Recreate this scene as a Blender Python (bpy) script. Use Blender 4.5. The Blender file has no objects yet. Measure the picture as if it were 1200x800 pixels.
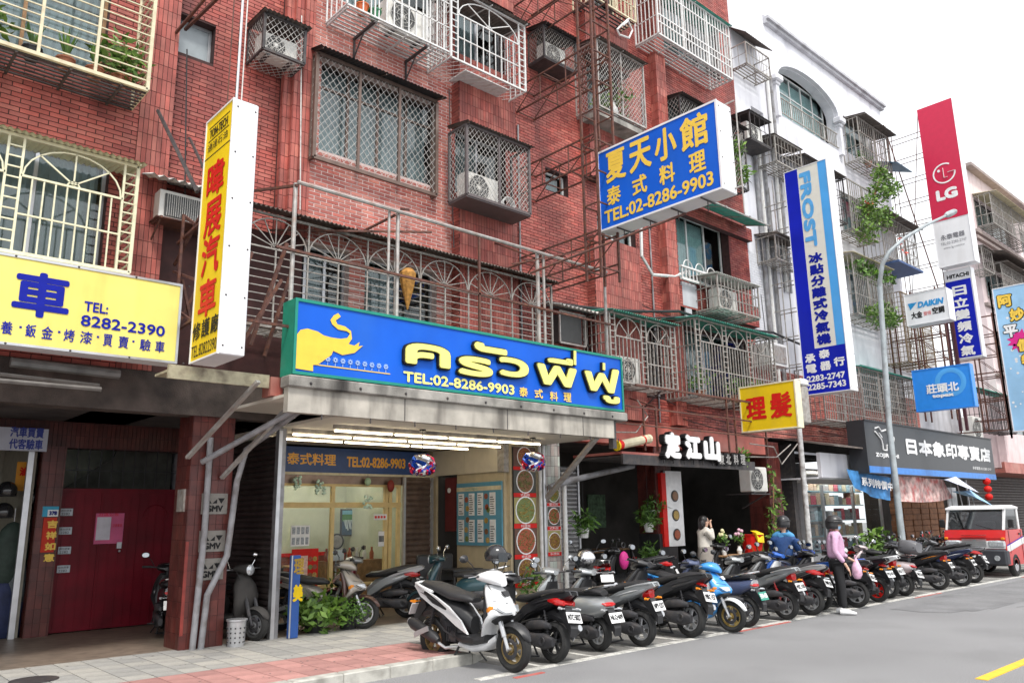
import bpy, math, random
from math import sin, cos, pi, radians, sqrt, atan2
from mathutils import Vector as V, Matrix
random.seed(7)
sc = bpy.context.scene
COL = sc.collection
# ------------------------------------------------------------------ camera
CAMH, FPX = 1.75, 930.7
yaw, pitch, roll = radians(42.366), radians(12.476), radians(-.929)
Fw = V((sin(yaw)*cos(pitch), cos(yaw)*cos(pitch), sin(pitch)))
Rt0 = V((cos(yaw), -sin(yaw), 0)); Up0 = Rt0.cross(Fw)
Rt = Rt0*cos(roll)+Up0*sin(roll); Up = Up0*cos(roll)-Rt0*sin(roll)
cam = bpy.data.cameras.new('camera'); camo = bpy.data.objects.new('camera', cam); COL.objects.link(camo)
Rm = Matrix((Rt, Up, -Fw)).transposed()
camo.matrix_world = Matrix.Translation((0, 0, CAMH)) @ Rm.to_4x4()
cam.sensor_width = 36; cam.lens = FPX/1200*36; cam.clip_start = .1; cam.clip_end = 2000
sc.camera = camo
sc.render.resolution_x, sc.render.resolution_y = 1024, 682
def ray(px, py): return Rt*(px-600) + Up*(400-py) + Fw*FPX       # 1200x800 photo pixels -> direction
def onY(px, py, Y): d = ray(px, py); t = Y/d.y; return V((d.x*t, Y, CAMH+d.z*t))
def onX(px, py, X): d = ray(px, py); t = X/d.x; return V((X, d.y*t, CAMH+d.z*t))
def onZ(px, py, Z): d = ray(px, py); t = (Z-CAMH)/d.z; return V((d.x*t, d.y*t, Z))
# ------------------------------------------------------------------ world, sun, exposure
w = bpy.data.worlds.new("World"); sc.world = w; w.use_nodes = True
nt = w.node_tree; nt.nodes.clear()
out = nt.nodes.new('ShaderNodeOutputWorld'); bg = nt.nodes.new('ShaderNodeBackground')
sky = nt.nodes.new('ShaderNodeTexSky'); sky.sky_type = 'NISHITA'; sky.sun_disc = False
SUN_EL, SUN_AZ = radians(58), radians(205)       # high, behind the camera
sky.sun_elevation = SUN_EL; sky.sun_rotation = SUN_AZ; sky.dust_density = 6; sky.ozone_density = 1; sky.air_density = 1.3
hs = nt.nodes.new('ShaderNodeHueSaturation'); hs.inputs['Saturation'].default_value = .25
mx = nt.nodes.new('ShaderNodeMix'); mx.data_type = 'RGBA'; mx.inputs[0].default_value = .8
tcw = nt.nodes.new('ShaderNodeTexCoord'); nz = nt.nodes.new('ShaderNodeTexNoise'); nz.inputs['Scale'].default_value = 1.6; nz.inputs['Detail'].default_value = 5
rp = nt.nodes.new('ShaderNodeValToRGB'); rp.color_ramp.elements[0].color = (8.6, 8.9, 9.4, 1); rp.color_ramp.elements[1].color = (10.6, 10.7, 10.8, 1)
nt.links.new(tcw.outputs['Generated'], nz.inputs['Vector']); nt.links.new(nz.outputs['Fac'], rp.inputs[0])
nt.links.new(sky.outputs[0], hs.inputs['Color']); nt.links.new(hs.outputs[0], mx.inputs[6]); nt.links.new(rp.outputs[0], mx.inputs[7])
nt.links.new(mx.outputs[2], bg.inputs[0]); bg.inputs[1].default_value = .112
nt.links.new(bg.outputs[0], out.inputs[0])
sun = bpy.data.lights.new('sun', 'SUN'); sun.energy = 2.0; sun.angle = radians(10); sun.color = (1, .96, .9)
suno = bpy.data.objects.new('sun', sun); COL.objects.link(suno)
sd = V((sin(SUN_AZ)*cos(SUN_EL), cos(SUN_AZ)*cos(SUN_EL), sin(SUN_EL)))
suno.rotation_euler = sd.to_track_quat('Z', 'Y').to_euler(); suno.location = (0, -20, 30)
sc.view_settings.view_transform = 'Standard'; sc.view_settings.look = 'None'; sc.view_settings.gamma = 1
sc.view_settings.exposure = .66
sc.cycles.max_bounces = 6; sc.cycles.diffuse_bounces = 3; sc.cycles.transparent_max_bounces = 16; sc.cycles.caustics_reflective = False; sc.cycles.caustics_refractive = False
# ------------------------------------------------------------------ materials
MAT = {}
def mat(name, col, rough=.6, metal=0, var=.12, vscale=6, bump=0, bscale=60, dirt=0, dirtcol=(.03, .025, .02), dscale=2.5, streak=False, emit=0, coat=0, tint=None, spec=.5, speck=0, sscale=250):
    """principled material with noise colour variation, fine bump, optional shaped dirt"""
    if name in MAT: return MAT[name]
    m = bpy.data.materials.new(name); m.use_nodes = True; MAT[name] = m
    n = m.node_tree; L = n.links.new; b = n.nodes['Principled BSDF']
    b.inputs['Roughness'].default_value = rough; b.inputs['Metallic'].default_value = metal
    b.inputs['Specular IOR Level'].default_value = spec
    if coat: b.inputs['Coat Weight'].default_value = coat; b.inputs['Coat Roughness'].default_value = .08
    tc = n.nodes.new('ShaderNodeTexCoord'); co = tc.outputs['Object']
    c = col
    def noise(scale, detail=4, vec=None, sz=None):
        q = n.nodes.new('ShaderNodeTexNoise'); q.inputs['Scale'].default_value = scale; q.inputs['Detail'].default_value = detail
        if sz:
            mp = n.nodes.new('ShaderNodeMapping'); mp.inputs['Scale'].default_value = sz; L(co, mp.inputs[0]); L(mp.outputs[0], q.inputs['Vector'])
        else: L(co, q.inputs['Vector'])
        return q.outputs['Fac']
    def mixc(fac, a, bb, mode='MIX'):
        q = n.nodes.new('ShaderNodeMix'); q.data_type = 'RGBA'; q.blend_type = mode
        for i, v in ((0, fac), (6, a), (7, bb)):
            if isinstance(v, (int, float)): q.inputs[i].default_value = v
            elif isinstance(v, tuple): q.inputs[i].default_value = (*v[:3], 1)
            else: L(v, q.inputs[i])
        return q.outputs[2]
    def ramp(f, lo, hi):
        q = n.nodes.new('ShaderNodeMapRange'); q.inputs[1].default_value = lo; q.inputs[2].default_value = hi; L(f, q.inputs[0]); return q.outputs[0]
    cur = col
    if var:
        lo = tuple(max(0, x*(1-var)) for x in col); hi = tuple(min(1, x*(1+var)) for x in col)
        cur = mixc(ramp(noise(vscale), .3, .7), lo, hi)
    if tint:       # per-piece tint from face attribute + object random
        at = n.nodes.new('ShaderNodeAttribute'); at.attribute_name = 'tint'
        oi = n.nodes.new('ShaderNodeObjectInfo'); ad = n.nodes.new('ShaderNodeMath'); ad.operation = 'ADD'; fr = n.nodes.new('ShaderNodeMath'); fr.operation = 'FRACT'
        L(at.outputs['Fac'], ad.inputs[0]); L(oi.outputs['Random'], ad.inputs[1]); L(ad.outputs[0], fr.inputs[0])
        rr = n.nodes.new('ShaderNodeValToRGB'); els = rr.color_ramp.elements
        els[0].color = (*tint[0], 1); els[1].color = (*tint[-1], 1)
        for i, t_ in enumerate(tint[1:-1]):
            e = els.new((i+1)/(len(tint)-1)); e.color = (*t_, 1)
        L(fr.outputs[0], rr.inputs[0]); cur = mixc(1.0, cur if not isinstance(cur, tuple) else cur, rr.outputs[0], 'MULTIPLY')
    if dirt:
        f = noise(dscale, 8, sz=(1, 1, .18) if streak else None)
        f2 = n.nodes.new('ShaderNodeMath'); f2.operation = 'MULTIPLY'; L(ramp(f, .48, .72), f2.inputs[0]); f2.inputs[1].default_value = dirt
        cur = mixc(f2.outputs[0], cur, dirtcol)
    if speck: cur = mixc(ramp(noise(sscale, 2), .35, .65), cur, tuple(min(1, x*(1+speck)) for x in col) if not dirt else tuple(x*(1-speck) for x in col), 'MIX') if 0 else mixc(speck, cur, mixc(ramp(noise(sscale, 3), .38, .62), (.35, .35, .35), (1.7, 1.7, 1.7)), 'MULTIPLY')
    if isinstance(cur, tuple): b.inputs['Base Color'].default_value = (*cur, 1)
    else: L(cur, b.inputs['Base Color'])
    if bump:
        bp = n.nodes.new('ShaderNodeBump'); bp.inputs['Strength'].default_value = bump; bp.inputs['Distance'].default_value = .02
        L(noise(bscale, 6), bp.inputs['Height']); L(bp.outputs[0], b.inputs['Normal'])
    if emit:
        b.inputs['Emission Color'].default_value = (*col, 1); b.inputs['Emission Strength'].default_value = emit
    return m
def glassmat(name, tintc=(.75, .85, .85), refl=.22, rough=.04):
    if name in MAT: return MAT[name]
    m = bpy.data.materials.new(name); m.use_nodes = True; MAT[name] = m
    n = m.node_tree; n.nodes.clear(); o = n.nodes.new('ShaderNodeOutputMaterial'); mix = n.nodes.new('ShaderNodeMixShader')
    t = n.nodes.new('ShaderNodeBsdfTransparent'); t.inputs[0].default_value = (*tintc, 1); g = n.nodes.new('ShaderNodeBsdfGlossy'); g.inputs['Roughness'].default_value = rough
    fr = n.nodes.new('ShaderNodeLayerWeight'); fr.inputs[0].default_value = .5; pw = n.nodes.new('ShaderNodeMath'); pw.operation = 'POWER'; pw.inputs[1].default_value = 4; ma = n.nodes.new('ShaderNodeMath'); ma.operation = 'MULTIPLY_ADD'; ma.use_clamp = True; ma.inputs[1].default_value = .4; ma.inputs[2].default_value = refl*.22; n.links.new(fr.outputs['Facing'], pw.inputs[0])
    n.links.new(pw.outputs[0], ma.inputs[0]); n.links.new(ma.outputs[0], mix.inputs[0]); n.links.new(t.outputs[0], mix.inputs[1]); n.links.new(g.outputs[0], mix.inputs[2]); n.links.new(mix.outputs[0], o.inputs[0])
    return m
# ------------------------------------------------------------------ mesh builder
def wloc(o):
    v = V(o.location)
    while o.parent: o = o.parent; v += V(o.location)
    return v
class B:
    def __init__(s): s.v = []; s.f = []; s.t = None; s.mi = []; s.cur = 0
    def add(s, vs, fs):
        k = len(s.v); s.v.extend([tuple(p) for p in vs]); s.f.extend([tuple(i+k for i in f) for f in fs]); s.mi.extend([s.cur]*len(fs)); return s
    def quad(s, a, b, c, d): return s.add([a, b, c, d], [(0, 1, 2, 3)])
    def box(s, x0, x1, y0, y1, z0, z1):
        if x0 > x1: x0, x1 = x1, x0
        if y0 > y1: y0, y1 = y1, y0
        if z0 > z1: z0, z1 = z1, z0
        return s.add([(x0, y0, z0), (x1, y0, z0), (x1, y1, z0), (x0, y1, z0), (x0, y0, z1), (x1, y0, z1), (x1, y1, z1), (x0, y1, z1)],
                     [(0, 3, 2, 1), (4, 5, 6, 7), (0, 1, 5, 4), (1, 2, 6, 5), (2, 3, 7, 6), (3, 0, 4, 7)])
    def bbox(s, x0, x1, y0, y1, z0, z1, b=.01):
        """box with chamfered edges (as octagonal slabs along z)"""
        pts = [(x0+b, y0), (x1-b, y0), (x1, y0+b), (x1, y1-b), (x1-b, y1), (x0+b, y1), (x0, y1-b), (x0, y0+b)]
        cxm, cym = (x0+x1)/2, (y0+y1)/2
        def ins(p): return (cxm+(p[0]-cxm)*(1-2*b/abs(x1-x0)), cym+(p[1]-cym)*(1-2*b/abs(y1-y0)))
        rings = [[(*ins(p), z0) for p in pts], [(*p, z0+b) for p in pts], [(*p, z1-b) for p in pts], [(*ins(p), z1) for p in pts]]
        return s.rings(rings)
    def obox(s, c, u, v_, w_, a, b_, h):
        """oriented box: centre c, unit axes, half sizes"""
        c = V(c); u, v_, w_ = V(u)*a, V(v_)*b_, V(w_)*h
        p = [c-u-v_-w_, c+u-v_-w_, c+u+v_-w_, c-u+v_-w_, c-u-v_+w_, c+u-v_+w_, c+u+v_+w_, c-u+v_+w_]
        return s.add(p, [(0, 3, 2, 1), (4, 5, 6, 7), (0, 1, 5, 4), (1, 2, 6, 5), (2, 3, 7, 6), (3, 0, 4, 7)])
    def bar(s, a, b, w=.01, h=None):
        """square bar from a to b"""
        a, b = V(a), V(b); d = b-a; L = d.length
        if L < 1e-6: return s
        d /= L; up = V((0, 0, 1)) if abs(d.z) < .95 else V((0, 1, 0))
        x = d.cross(up).normalized(); y = x.cross(d)
        return s.obox((a+b)/2, d, x, y, L/2, w/2, (h or w)/2)
    def tube(s, a, b, r=.02, n=6, r2=None):
        a, b = V(a), V(b); return s.path([a, b], r, n, radii=[r, r if r2 is None else r2])
    def path(s, pts, r=.02, n=6, radii=None, cap=True):
        pts = [V(p) for p in pts]; rings = []; prev = None
        for i, p in enumerate(pts):
            d = (pts[min(i+1, len(pts)-1)]-pts[max(i-1, 0)])
            if d.length < 1e-9: d = V((0, 0, 1))
            d.normalize()
            if prev is None:
                up = V((0, 0, 1)) if abs(d.z) < .9 else V((1, 0, 0)); x = d.cross(up).normalized()
            else:
                x = (prev-d*prev.dot(d))
                x = x.normalized() if x.length > 1e-6 else d.orthogonal().normalized()
            prev = x; y = d.cross(x); rr = radii[i] if radii else r
            rings.append([p+(x*cos(2*pi*k/n)+y*sin(2*pi*k/n))*rr for k in range(n)])
        return s.rings(rings, cap)
    def rings(s, R, cap=True, close=False):
        n = len(R[0]); vs = [p for r in R for p in r]; fs = []
        m = len(R)
        for i in range(m-(0 if close else 1)):
            for k in range(n):
                a, b_ = i*n+k, i*n+(k+1) % n; c, d = ((i+1) % m)*n+(k+1) % n, ((i+1) % m)*n+k
                fs.append((a, b_, c, d))
        if cap and not close: fs.append(tuple(range(n-1, -1, -1))); fs.append(tuple((m-1)*n+k for k in range(n)))
        return s.add(vs, fs)
    def lathe(s, prof, c=(0, 0, 0), axis='z', n=20, cap=True):
        """prof: list of (r, t) along the axis"""
        c = V(c); R = []
        for r, t in prof:
            ring = []
            for k in range(n):
                a = 2*pi*k/n; p, q = r*cos(a), r*sin(a)
                ring.append(c+(V((p, q, t)) if axis == 'z' else V((p, t, q)) if axis == 'y' else V((t, p, q))))
            R.append(ring)
        return s.rings(R, cap)
    def torus(s, c, R_, r, axis='y', n=28, m=8, a0=0, a1=2*pi, rz=None):
        c = V(c); rings = []; full = abs(a1-a0-2*pi) < 1e-6
        for i in range(n if full else n+1):
            a = a0+(a1-a0)*i/n; ring = []
            for k in range(m):
                t = 2*pi*k/m; rad = R_+r*cos(t); h = (rz or r)*sin(t)
                p, q = rad*cos(a), rad*sin(a)
                ring.append(c+(V((p, h, q)) if axis == 'y' else V((h, p, q)) if axis == 'x' else V((p, q, h))))
            rings.append(ring)
        return s.rings(rings, cap=not full, close=full)
    def ball(s, c, rx, ry=None, rz=None, n=12, m=8, t0=0, t1=pi):
        c = V(c); ry = ry or rx; rz = rz or rx; R = []
        for i in range(m+1):
            t = t0+(t1-t0)*i/m; rr = max(sin(t), .001)
            R.append([c+V((rx*rr*cos(2*pi*k/n), ry*rr*sin(2*pi*k/n), rz*cos(t))) for k in range(n)])
        return s.rings(R)
    def prism(s, pts, d):
        """polygon pts (3-D, planar) extruded by vector d, fan faces as ngon"""
        pts = [V(p) for p in pts]; d = V(d); n = len(pts)
        return s.add(pts+[p+d for p in pts], [tuple(range(n-1, -1, -1)), tuple(range(n, 2*n))]+[(i, (i+1) % n, n+(i+1) % n, n+i) for i in range(n)])
    def loft(s, secs, n=16, cap=True):
        """secs: (x, y, z, half width (y), half height, exponent, tilt) - cross sections normal to the x axis, tilted about y"""
        R = []
        for q in secs:
            x, y, z, a, b_ = q[:5]; e = q[5] if len(q) > 5 else 2.4; tl = q[6] if len(q) > 6 else 0
            ring = []
            for k in range(n):
                t = 2*pi*k/n; ct, st = cos(t), sin(t)
                yy = a*abs(ct)**(2/e)*(1 if ct > 0 else -1); zz = b_*abs(st)**(2/e)*(1 if st > 0 else -1)
                ring.append(V((x-zz*sin(tl), y+yy, z+zz*cos(tl))))
            R.append(ring)
        return s.rings(R, cap)
    def obj(s, name, m, parent=None, smooth=False, local=False, kind=None, angle=40):
        me = bpy.data.meshes.new(name)
        off = V((0, 0, 0)) if (local or parent is None) else wloc(parent)
        me.from_pydata([(p[0]-off.x, p[1]-off.y, p[2]-off.z) for p in s.v], [], s.f)
        ms = m if isinstance(m, (list, tuple)) else [m]
        for q in ms: me.materials.append(q)
        if len(ms) > 1: me.polygons.foreach_set('material_index', s.mi)
        if s.t:
            a = me.attributes.new('tint', 'FLOAT', 'FACE'); a.data.foreach_set('value', s.t)
        if smooth:
            me.polygons.foreach_set('use_smooth', [True]*len(me.polygons))
            try: me.set_sharp_from_angle(angle=radians(angle))
            except Exception: pass
        me.update()
        o = bpy.data.objects.new(name, me); COL.objects.link(o)
        if parent: o.parent = parent
        if kind: o['kind'] = kind
        return o
def each(b, name, m, parent, per=6, kv=8):
    '''split a builder of equal boxes into one object per box'''
    out = []
    for i in range(0, len(b.f), per):
        q = B(); k0 = (i//per)*kv; q.add(b.v[k0:k0+kv], [tuple(j-k0 for j in f) for f in b.f[i:i+per]]); out.append(q.obj(name, m, parent))
    return out
def tag(o, label=None, cat=None, group=None, kind=None):
    if label: o['label'] = label
    if cat: o['category'] = cat
    if group: o['group'] = group
    if kind: o['kind'] = kind
    return o
def T(name, label, cat, loc=(0, 0, 0), rz=0, group=None):
    o = bpy.data.objects.new(name, None); COL.objects.link(o); o.location = loc; o.rotation_euler = (0, 0, rz); o.empty_display_size = .1
    return tag(o, label, cat, group)
def struct(b, name, m, parent=None, **k): return b.obj(name, m, parent, kind='structure', **k)
KIDS = {}
def copy_tree(o, parent=None):
    c = o.copy(); COL.objects.link(c)
    if parent: c.parent = parent
    for ch in [q for q in bpy.data.objects if q.parent == o]: copy_tree(ch, c)
    return c
# ------------------------------------------------------------------ lettering
_tc = {}
def glyphs(s, ext=0):
    k = (s, ext)
    if k in _tc: return _tc[k]
    c = bpy.data.curves.new('lettering', 'FONT'); c.body = s; c.size = 1; c.resolution_u = 3; c.extrude = ext
    o = bpy.data.objects.new('lettering', c); COL.objects.link(o)
    bpy.context.view_layer.update()
    m = bpy.data.meshes.new_from_object(o.evaluated_get(bpy.context.evaluated_depsgraph_get()))
    vs = [tuple(v.co) for v in m.vertices]; fs = [tuple(p.vertices) for p in m.polygons]
    bpy.data.objects.remove(o); bpy.data.curves.remove(c); bpy.data.meshes.remove(m)
    xs = [v[0] for v in vs]; ys = [v[1] for v in vs]
    _tc[k] = (vs, fs, min(xs), max(xs), min(ys), max(ys)); return _tc[k]
def text(s, o, u, v_, w_, h, m, parent=None, bold=0, depth=.004, ext=0, name='lettering', out=None):
    """lettering filling the rectangle with lower-left corner o, unit right u, unit up v_, width w_, height h"""
    o, u, v_ = V(o), V(u), V(v_); n = u.cross(v_)
    vs, fs, x0, x1, y0, y1 = glyphs(s)
    sx, sy = (w_-2*bold)/(x1-x0), (h-2*bold)/(y1-y0); b = out or B()
    offs = [(0, 0)] if not bold else [(0, 0), (bold, 0), (-bold, 0), (0, bold), (0, -bold), (bold*.7, bold*.7), (-bold*.7, -bold*.7), (bold*.7, -bold*.7), (-bold*.7, bold*.7)]
    if bold and bold < .008: offs = offs[:5]
    for i, (dx, dy) in enumerate(offs):
        P = [o+u*((x-x0)*sx+bold+dx)+v_*((y-y0)*sy+bold+dy)+n*(depth+.0004*i) for x, y, z in vs]
        b.add(P, fs)
    if ext:          # raised letter: give the outline sides by stacking the face back to the board
        ed = {}
        for f in fs:
            for a_, c_ in zip(f, f[1:]+f[:1]): ed[(a_, c_)] = 1
        side = [e for e in ed if (e[1], e[0]) not in ed]
        for dx, dy in offs:
            P = []; F = []
            for a_, c_ in side:
                q = [o+u*((vs[i][0]-x0)*sx+bold+dx)+v_*((vs[i][1]-y0)*sy+bold+dy)+n*depth for i in (a_, c_)]
                k = len(P); P += [q[0], q[1], q[1]-n*ext, q[0]-n*ext]; F.append((k, k+1, k+2, k+3))
            b.add(P, F)
    if out: return out
    return b.obj(name, m, parent)
UX, UY, UZ = V((1, 0, 0)), V((0, 1, 0)), V((0, 0, 1))
# ------------------------------------------------------------------ palette
RT = [(1, 1, 1), (.72, .6, .6), (1.2, 1.05, 1.0), (.85, .9, .9), (1.1, 1.3, 1.25), (.9, .8, .8), (1.3, 1.5, 1.4)]
mBrick = mat('red_brick_tile', (.38, .098, .08), .5, var=.28, vscale=2.2, bump=.15, bscale=90, dirt=.85, dirtcol=(.13, .035, .032), dscale=1.3, streak=True, tint=RT, spec=.35)
mBrickP = mat('pale_brick_tile', (.43, .135, .11), .5, var=.22, vscale=3, bump=.15, bscale=90, dirt=.7, dirtcol=(.52, .27, .22), dscale=1.4, tint=RT, spec=.35)
mGrout = mat('dark_grout', (.055, .025, .024), .9, var=.3, vscale=9)
mGroutW = mat('pale_grout', (.62, .48, .45), .9, var=.2, vscale=9)
mTileV = mat('red_vertical_tile', (.38, .11, .09), .5, var=.28, vscale=3, dirt=.7, dirtcol=(.13, .035, .03), dscale=1.6, streak=True, tint=RT, spec=.35)
mWhiteWall = mat('white_painted_wall', (.74, .74, .78), .75, var=.07, vscale=1.5, bump=.1, bscale=30, dirt=.75, dirtcol=(.4, .4, .45), dscale=1.6, streak=True)
mGreyWall = mat('grey_wall', (.5, .5, .53), .8, var=.15, vscale=2, dirt=.5, dirtcol=(.25, .24, .25), streak=True)
mPinkWall = mat('pale_pink_wall', (.72, .6, .6), .8, var=.1, vscale=2, dirt=.4, dirtcol=(.4, .3, .3), streak=True)
mConc = mat('weathered_concrete', (.3, .285, .26), .85, var=.35, vscale=4, bump=.3, dirt=1, dirtcol=(.03, .027, .025), dscale=2.2, streak=True)
mCream = mat('cream_paint', (.64, .58, .4), .5, var=.1, vscale=8, dirt=.35, dirtcol=(.35, .22, .12), dscale=9)
mWhiteP = mat('white_paint', (.7, .7, .69), .45, var=.1, vscale=8, dirt=.5, dirtcol=(.3, .25, .2), dscale=8)
mWhiteS = mat('white_sign_panel', (.8, .8, .82), .35, var=.04, vscale=3, dirt=.22, dirtcol=(.45, .42, .4), dscale=3, streak=True)
mRust = mat('rusty_steel', (.11, .05, .04), .7, metal=.2, var=.4, vscale=14, dirt=.7, dirtcol=(.2, .07, .03), dscale=12)
mSteel = mat('galvanised_steel', (.42, .4, .38), .5, metal=.4, var=.25, vscale=14, dirt=.6, dirtcol=(.22, .1, .05), dscale=7)
mBrown = mat('brown_anodised_frame', (.16, .11, .09), .4, metal=.3, var=.2)
mDark = mat('dark_painted_steel', (.045, .04, .042), .55, var=.3, vscale=12, dirt=.4, dirtcol=(.13, .1, .08), dscale=9)
mAlu = mat('aluminium', (.55, .56, .58), .35, metal=.7, var=.1)
mWire = mat('pale_wire', (.55, .53, .5), .5, metal=.2, var=.2, vscale=20)
mGreyBar = mat('grey_painted_bar', (.33, .31, .285), .5, metal=.2, var=.3, vscale=12, dirt=.5, dirtcol=(.18, .1, .06), dscale=10)
mCorr = mat('corrugated_dark', (.12, .1, .09), .7, var=.35, vscale=8, dirt=.6, dirtcol=(.25, .2, .17), dscale=5)
mCorrW = mat('corrugated_white', (.7, .69, .66), .6, var=.15, vscale=8, dirt=.5, dirtcol=(.3, .25, .2), dscale=5)
mGreenP = mat('green_plastic_awning', (.08, .4, .32), .4, var=.25, vscale=7, dirt=.4, dirtcol=(.3, .35, .3), dscale=5)
mGreenF = mat('green_sign_frame', (.02, .3, .2), .4, var=.12, dirt=.3, dirtcol=(.15, .2, .15))
mGlass = glassmat('window_glass', (.8, .86, .86), .3)
mGlassC = glassmat('shop_glass', (.95, .97, .96), .12)
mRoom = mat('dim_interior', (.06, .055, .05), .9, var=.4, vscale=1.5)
mCurt = mat('pale_curtain', (.36, .39, .41), .9, var=.12, vscale=5)
mCurtG = mat('teal_curtain', (.5, .66, .66), .9, var=.12, vscale=5)
mACb = mat('ac_casing', (.72, .71, .67), .5, var=.08, dirt=.35, dirtcol=(.35, .28, .2), dscale=6)
mACd = mat('ac_dark', (.07, .07, .07), .6)
mBlack = mat('black_plastic', (.022, .022, .024), .45, var=.2, vscale=10)
mRubber = mat('tyre_rubber', (.02, .02, .02), .85, var=.2, bump=.2)
mBlue = mat('blue_sign_face', (.004, .105, .6), .55, var=.12, vscale=1.2, dirt=.3, dirtcol=(.03, .16, .58), dscale=1.5, streak=True, spec=.25)
mBlueD = mat('deep_blue_sign_face', (.003, .012, .42), .55, var=.12, vscale=1.2, spec=.25, dirt=.25, dirtcol=(.02, .04, .38), dscale=2, streak=True)
mSkyB = mat('sky_blue_sign_face', (.08, .36, .78), .55, var=.08, vscale=2, spec=.25, dirt=.2, dirtcol=(.2, .4, .6), dscale=2, streak=True)
mYel = mat('yellow_sign_face', (.84, .74, .2), .55, var=.08, vscale=2, dirt=.35, dirtcol=(.6, .42, .1), dscale=3.5, streak=True, spec=.25)
mYelS = mat('strong_yellow_face', (.8, .56, .01), .55, var=.08, vscale=2, dirt=.3, dirtcol=(.55, .38, .05), dscale=3, streak=True, spec=.25)
mGold = mat('golden_lettering', (.86, .58, .08), .4, var=.05)
mLemon = mat('lemon_letter_face', (.9, .85, .22), .35, var=.04)
mNavyT = mat('navy_lettering', (.005, .01, .18), .6, spec=.2)
mInk = mat('black_ink', (.012, .012, .013), .6, spec=.25)
mRedT = mat('red_lettering', (.62, .015, .01), .55, spec=.25)
mWhT = mat('white_lettering', (.82, .82, .82), .4)
mTube = mat('lit_fluorescent_tube', (1, .86, .6), .4, var=0, emit=6)
mTubeW = mat('lit_white_tube', (1, .97, .92), .4, var=0, emit=7)
mLeaf = mat('leaf_green', (.07, .15, .03), .5, var=.35, vscale=5, tint=[(1, 1, 1), (1.6, 1.5, 1.1), (.6, .7, .6), (2.0, 1.9, 1.0)])
mLeafY = mat('fresh_leaf_green', (.1, .19, .035), .5, var=.35, vscale=5, tint=[(1, 1, 1), (1.5, 1.4, 1.1), (.5, .6, .5), (1.8, 1.6, 1.2)])
mPot = mat('terracotta_pot', (.35, .13, .07), .8, var=.2)
mPotW = mat('white_pot', (.72, .72, .7), .6)
mWood = mat('worn_wood', (.3, .17, .08), .7, var=.3, vscale=12)
# ------------------------------------------------------------------ wall builders
def rects(x0, x1, z0, z1, holes):
    """split a rectangle around rectangular holes"""
    xs = sorted({x0, x1, *[h[0] for h in holes], *[h[1] for h in holes]}); zs = sorted({z0, z1, *[h[2] for h in holes], *[h[3] for h in holes]})
    xs = [x for x in xs if x0 <= x <= x1]; zs = [z for z in zs if z0 <= z <= z1]; R = []
    for zi in range(len(zs)-1):
        run = None
        for xi in range(len(xs)-1):
            cx, cz = (xs[xi]+xs[xi+1])/2, (zs[zi]+zs[zi+1])/2
            inh = any(h[0] < cx < h[1] and h[2] < cz < h[3] for h in holes)
            if inh:
                if run: R.append(run); run = None
            else:
                run = (run[0], xs[xi+1], zs[zi], zs[zi+1]) if run else (xs[xi], xs[xi+1], zs[zi], zs[zi+1])
        if run: R.append(run)
    return R
def wall_shell(b, x0, x1, z0, z1, Y, holes, th=.2):
    for r in rects(x0, x1, z0, z1, holes): b.box(r[0], r[1], Y, Y+th, r[2], r[3])
ALLBR = []     # (distance, object spec) so the nearest 300 become objects
def face_bricks(b, o, u, v_, W, H, pw, ph, gap, proud, holes=(), bond=True, pick=None, jit=.004):
    """running-bond pieces on the plane o + u*a + v_*c (0<a<W, 0<c<H), proud of it; holes in (a0,a1,c0,c1)"""
    o, u, v_ = V(o), V(u), V(v_); n = u.cross(v_); rows = int(math.ceil(H/ph)); cols = int(math.ceil(W/pw))+1
    if b.t is None: b.t = []
    for r in range(rows):
        c0, c1 = r*ph+gap/2, min((r+1)*ph-gap/2, H)
        if c1-c0 < .01: continue
        segs = [(0, W)]
        for h in holes:
            if h[2] < c1 and h[3] > c0:
                ns = []
                for a, e in segs:
                    if h[1] <= a or h[0] >= e: ns.append((a, e)); continue
                    if h[0] > a: ns.append((a, h[0]))
                    if h[1] < e: ns.append((h[1], e))
                segs = ns
        off = (-pw/2 if bond and r % 2 else 0)
        for c in range(cols+1):
            a0, a1 = off+c*pw+gap/2, off+(c+1)*pw-gap/2
            for sa, se in segs:
                p0, p1 = max(a0, sa), min(a1, se)
                if p1-p0 < .012: continue
                pr = proud+random.uniform(-jit, jit)*.5
                P = [o+u*p0+v_*c0, o+u*p1+v_*c0, o+u*p1+v_*c1, o+u*p0+v_*c1]
                Q = [p+n*pr for p in P]; tv = random.random()
                if pick is not None and pick(P[0]): pick.items.append((P, Q, tv)); continue
                b.add(P+Q, [(4, 5, 6, 7), (0, 1, 5, 4), (1, 2, 6, 5), (2, 3, 7, 6), (3, 0, 4, 7)]); b.t.extend([tv]*5)
    return b
class Pick:
    """collects the pieces that show largest; they become objects of their own"""
    def __init__(s, test): s.test = test; s.items = []
    def __call__(s, p): return s.test(p)
    def emit(s, name, m, parent, limit=300):
        off = wloc(parent); rest = B(); rest.t = []; cache = {}
        FS = [(4, 5, 6, 7), (0, 1, 5, 4), (1, 2, 6, 5), (2, 3, 7, 6), (3, 0, 4, 7)]
        its = sorted(s.items, key=lambda q: (q[0][0]-V((0, 0, CAMH))).length)
        for i, (P, Q, tv) in enumerate(its):
            if i < limit:
                c = P[0]; key = tuple(round(x, 3) for q in (P[2]-c, Q[2]-c) for x in q)
                key = key[:3]
                if key not in cache:
                    me = bpy.data.meshes.new(name); me.from_pydata([tuple(q-c) for q in P+Q], [], FS); me.materials.append(m); cache[key] = me
                o = bpy.data.objects.new(name, cache[key]); COL.objects.link(o); o.parent = parent; o.location = c-off
            else: rest.add(P+Q, FS); rest.t.extend([tv]*5)
        return rest
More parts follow.
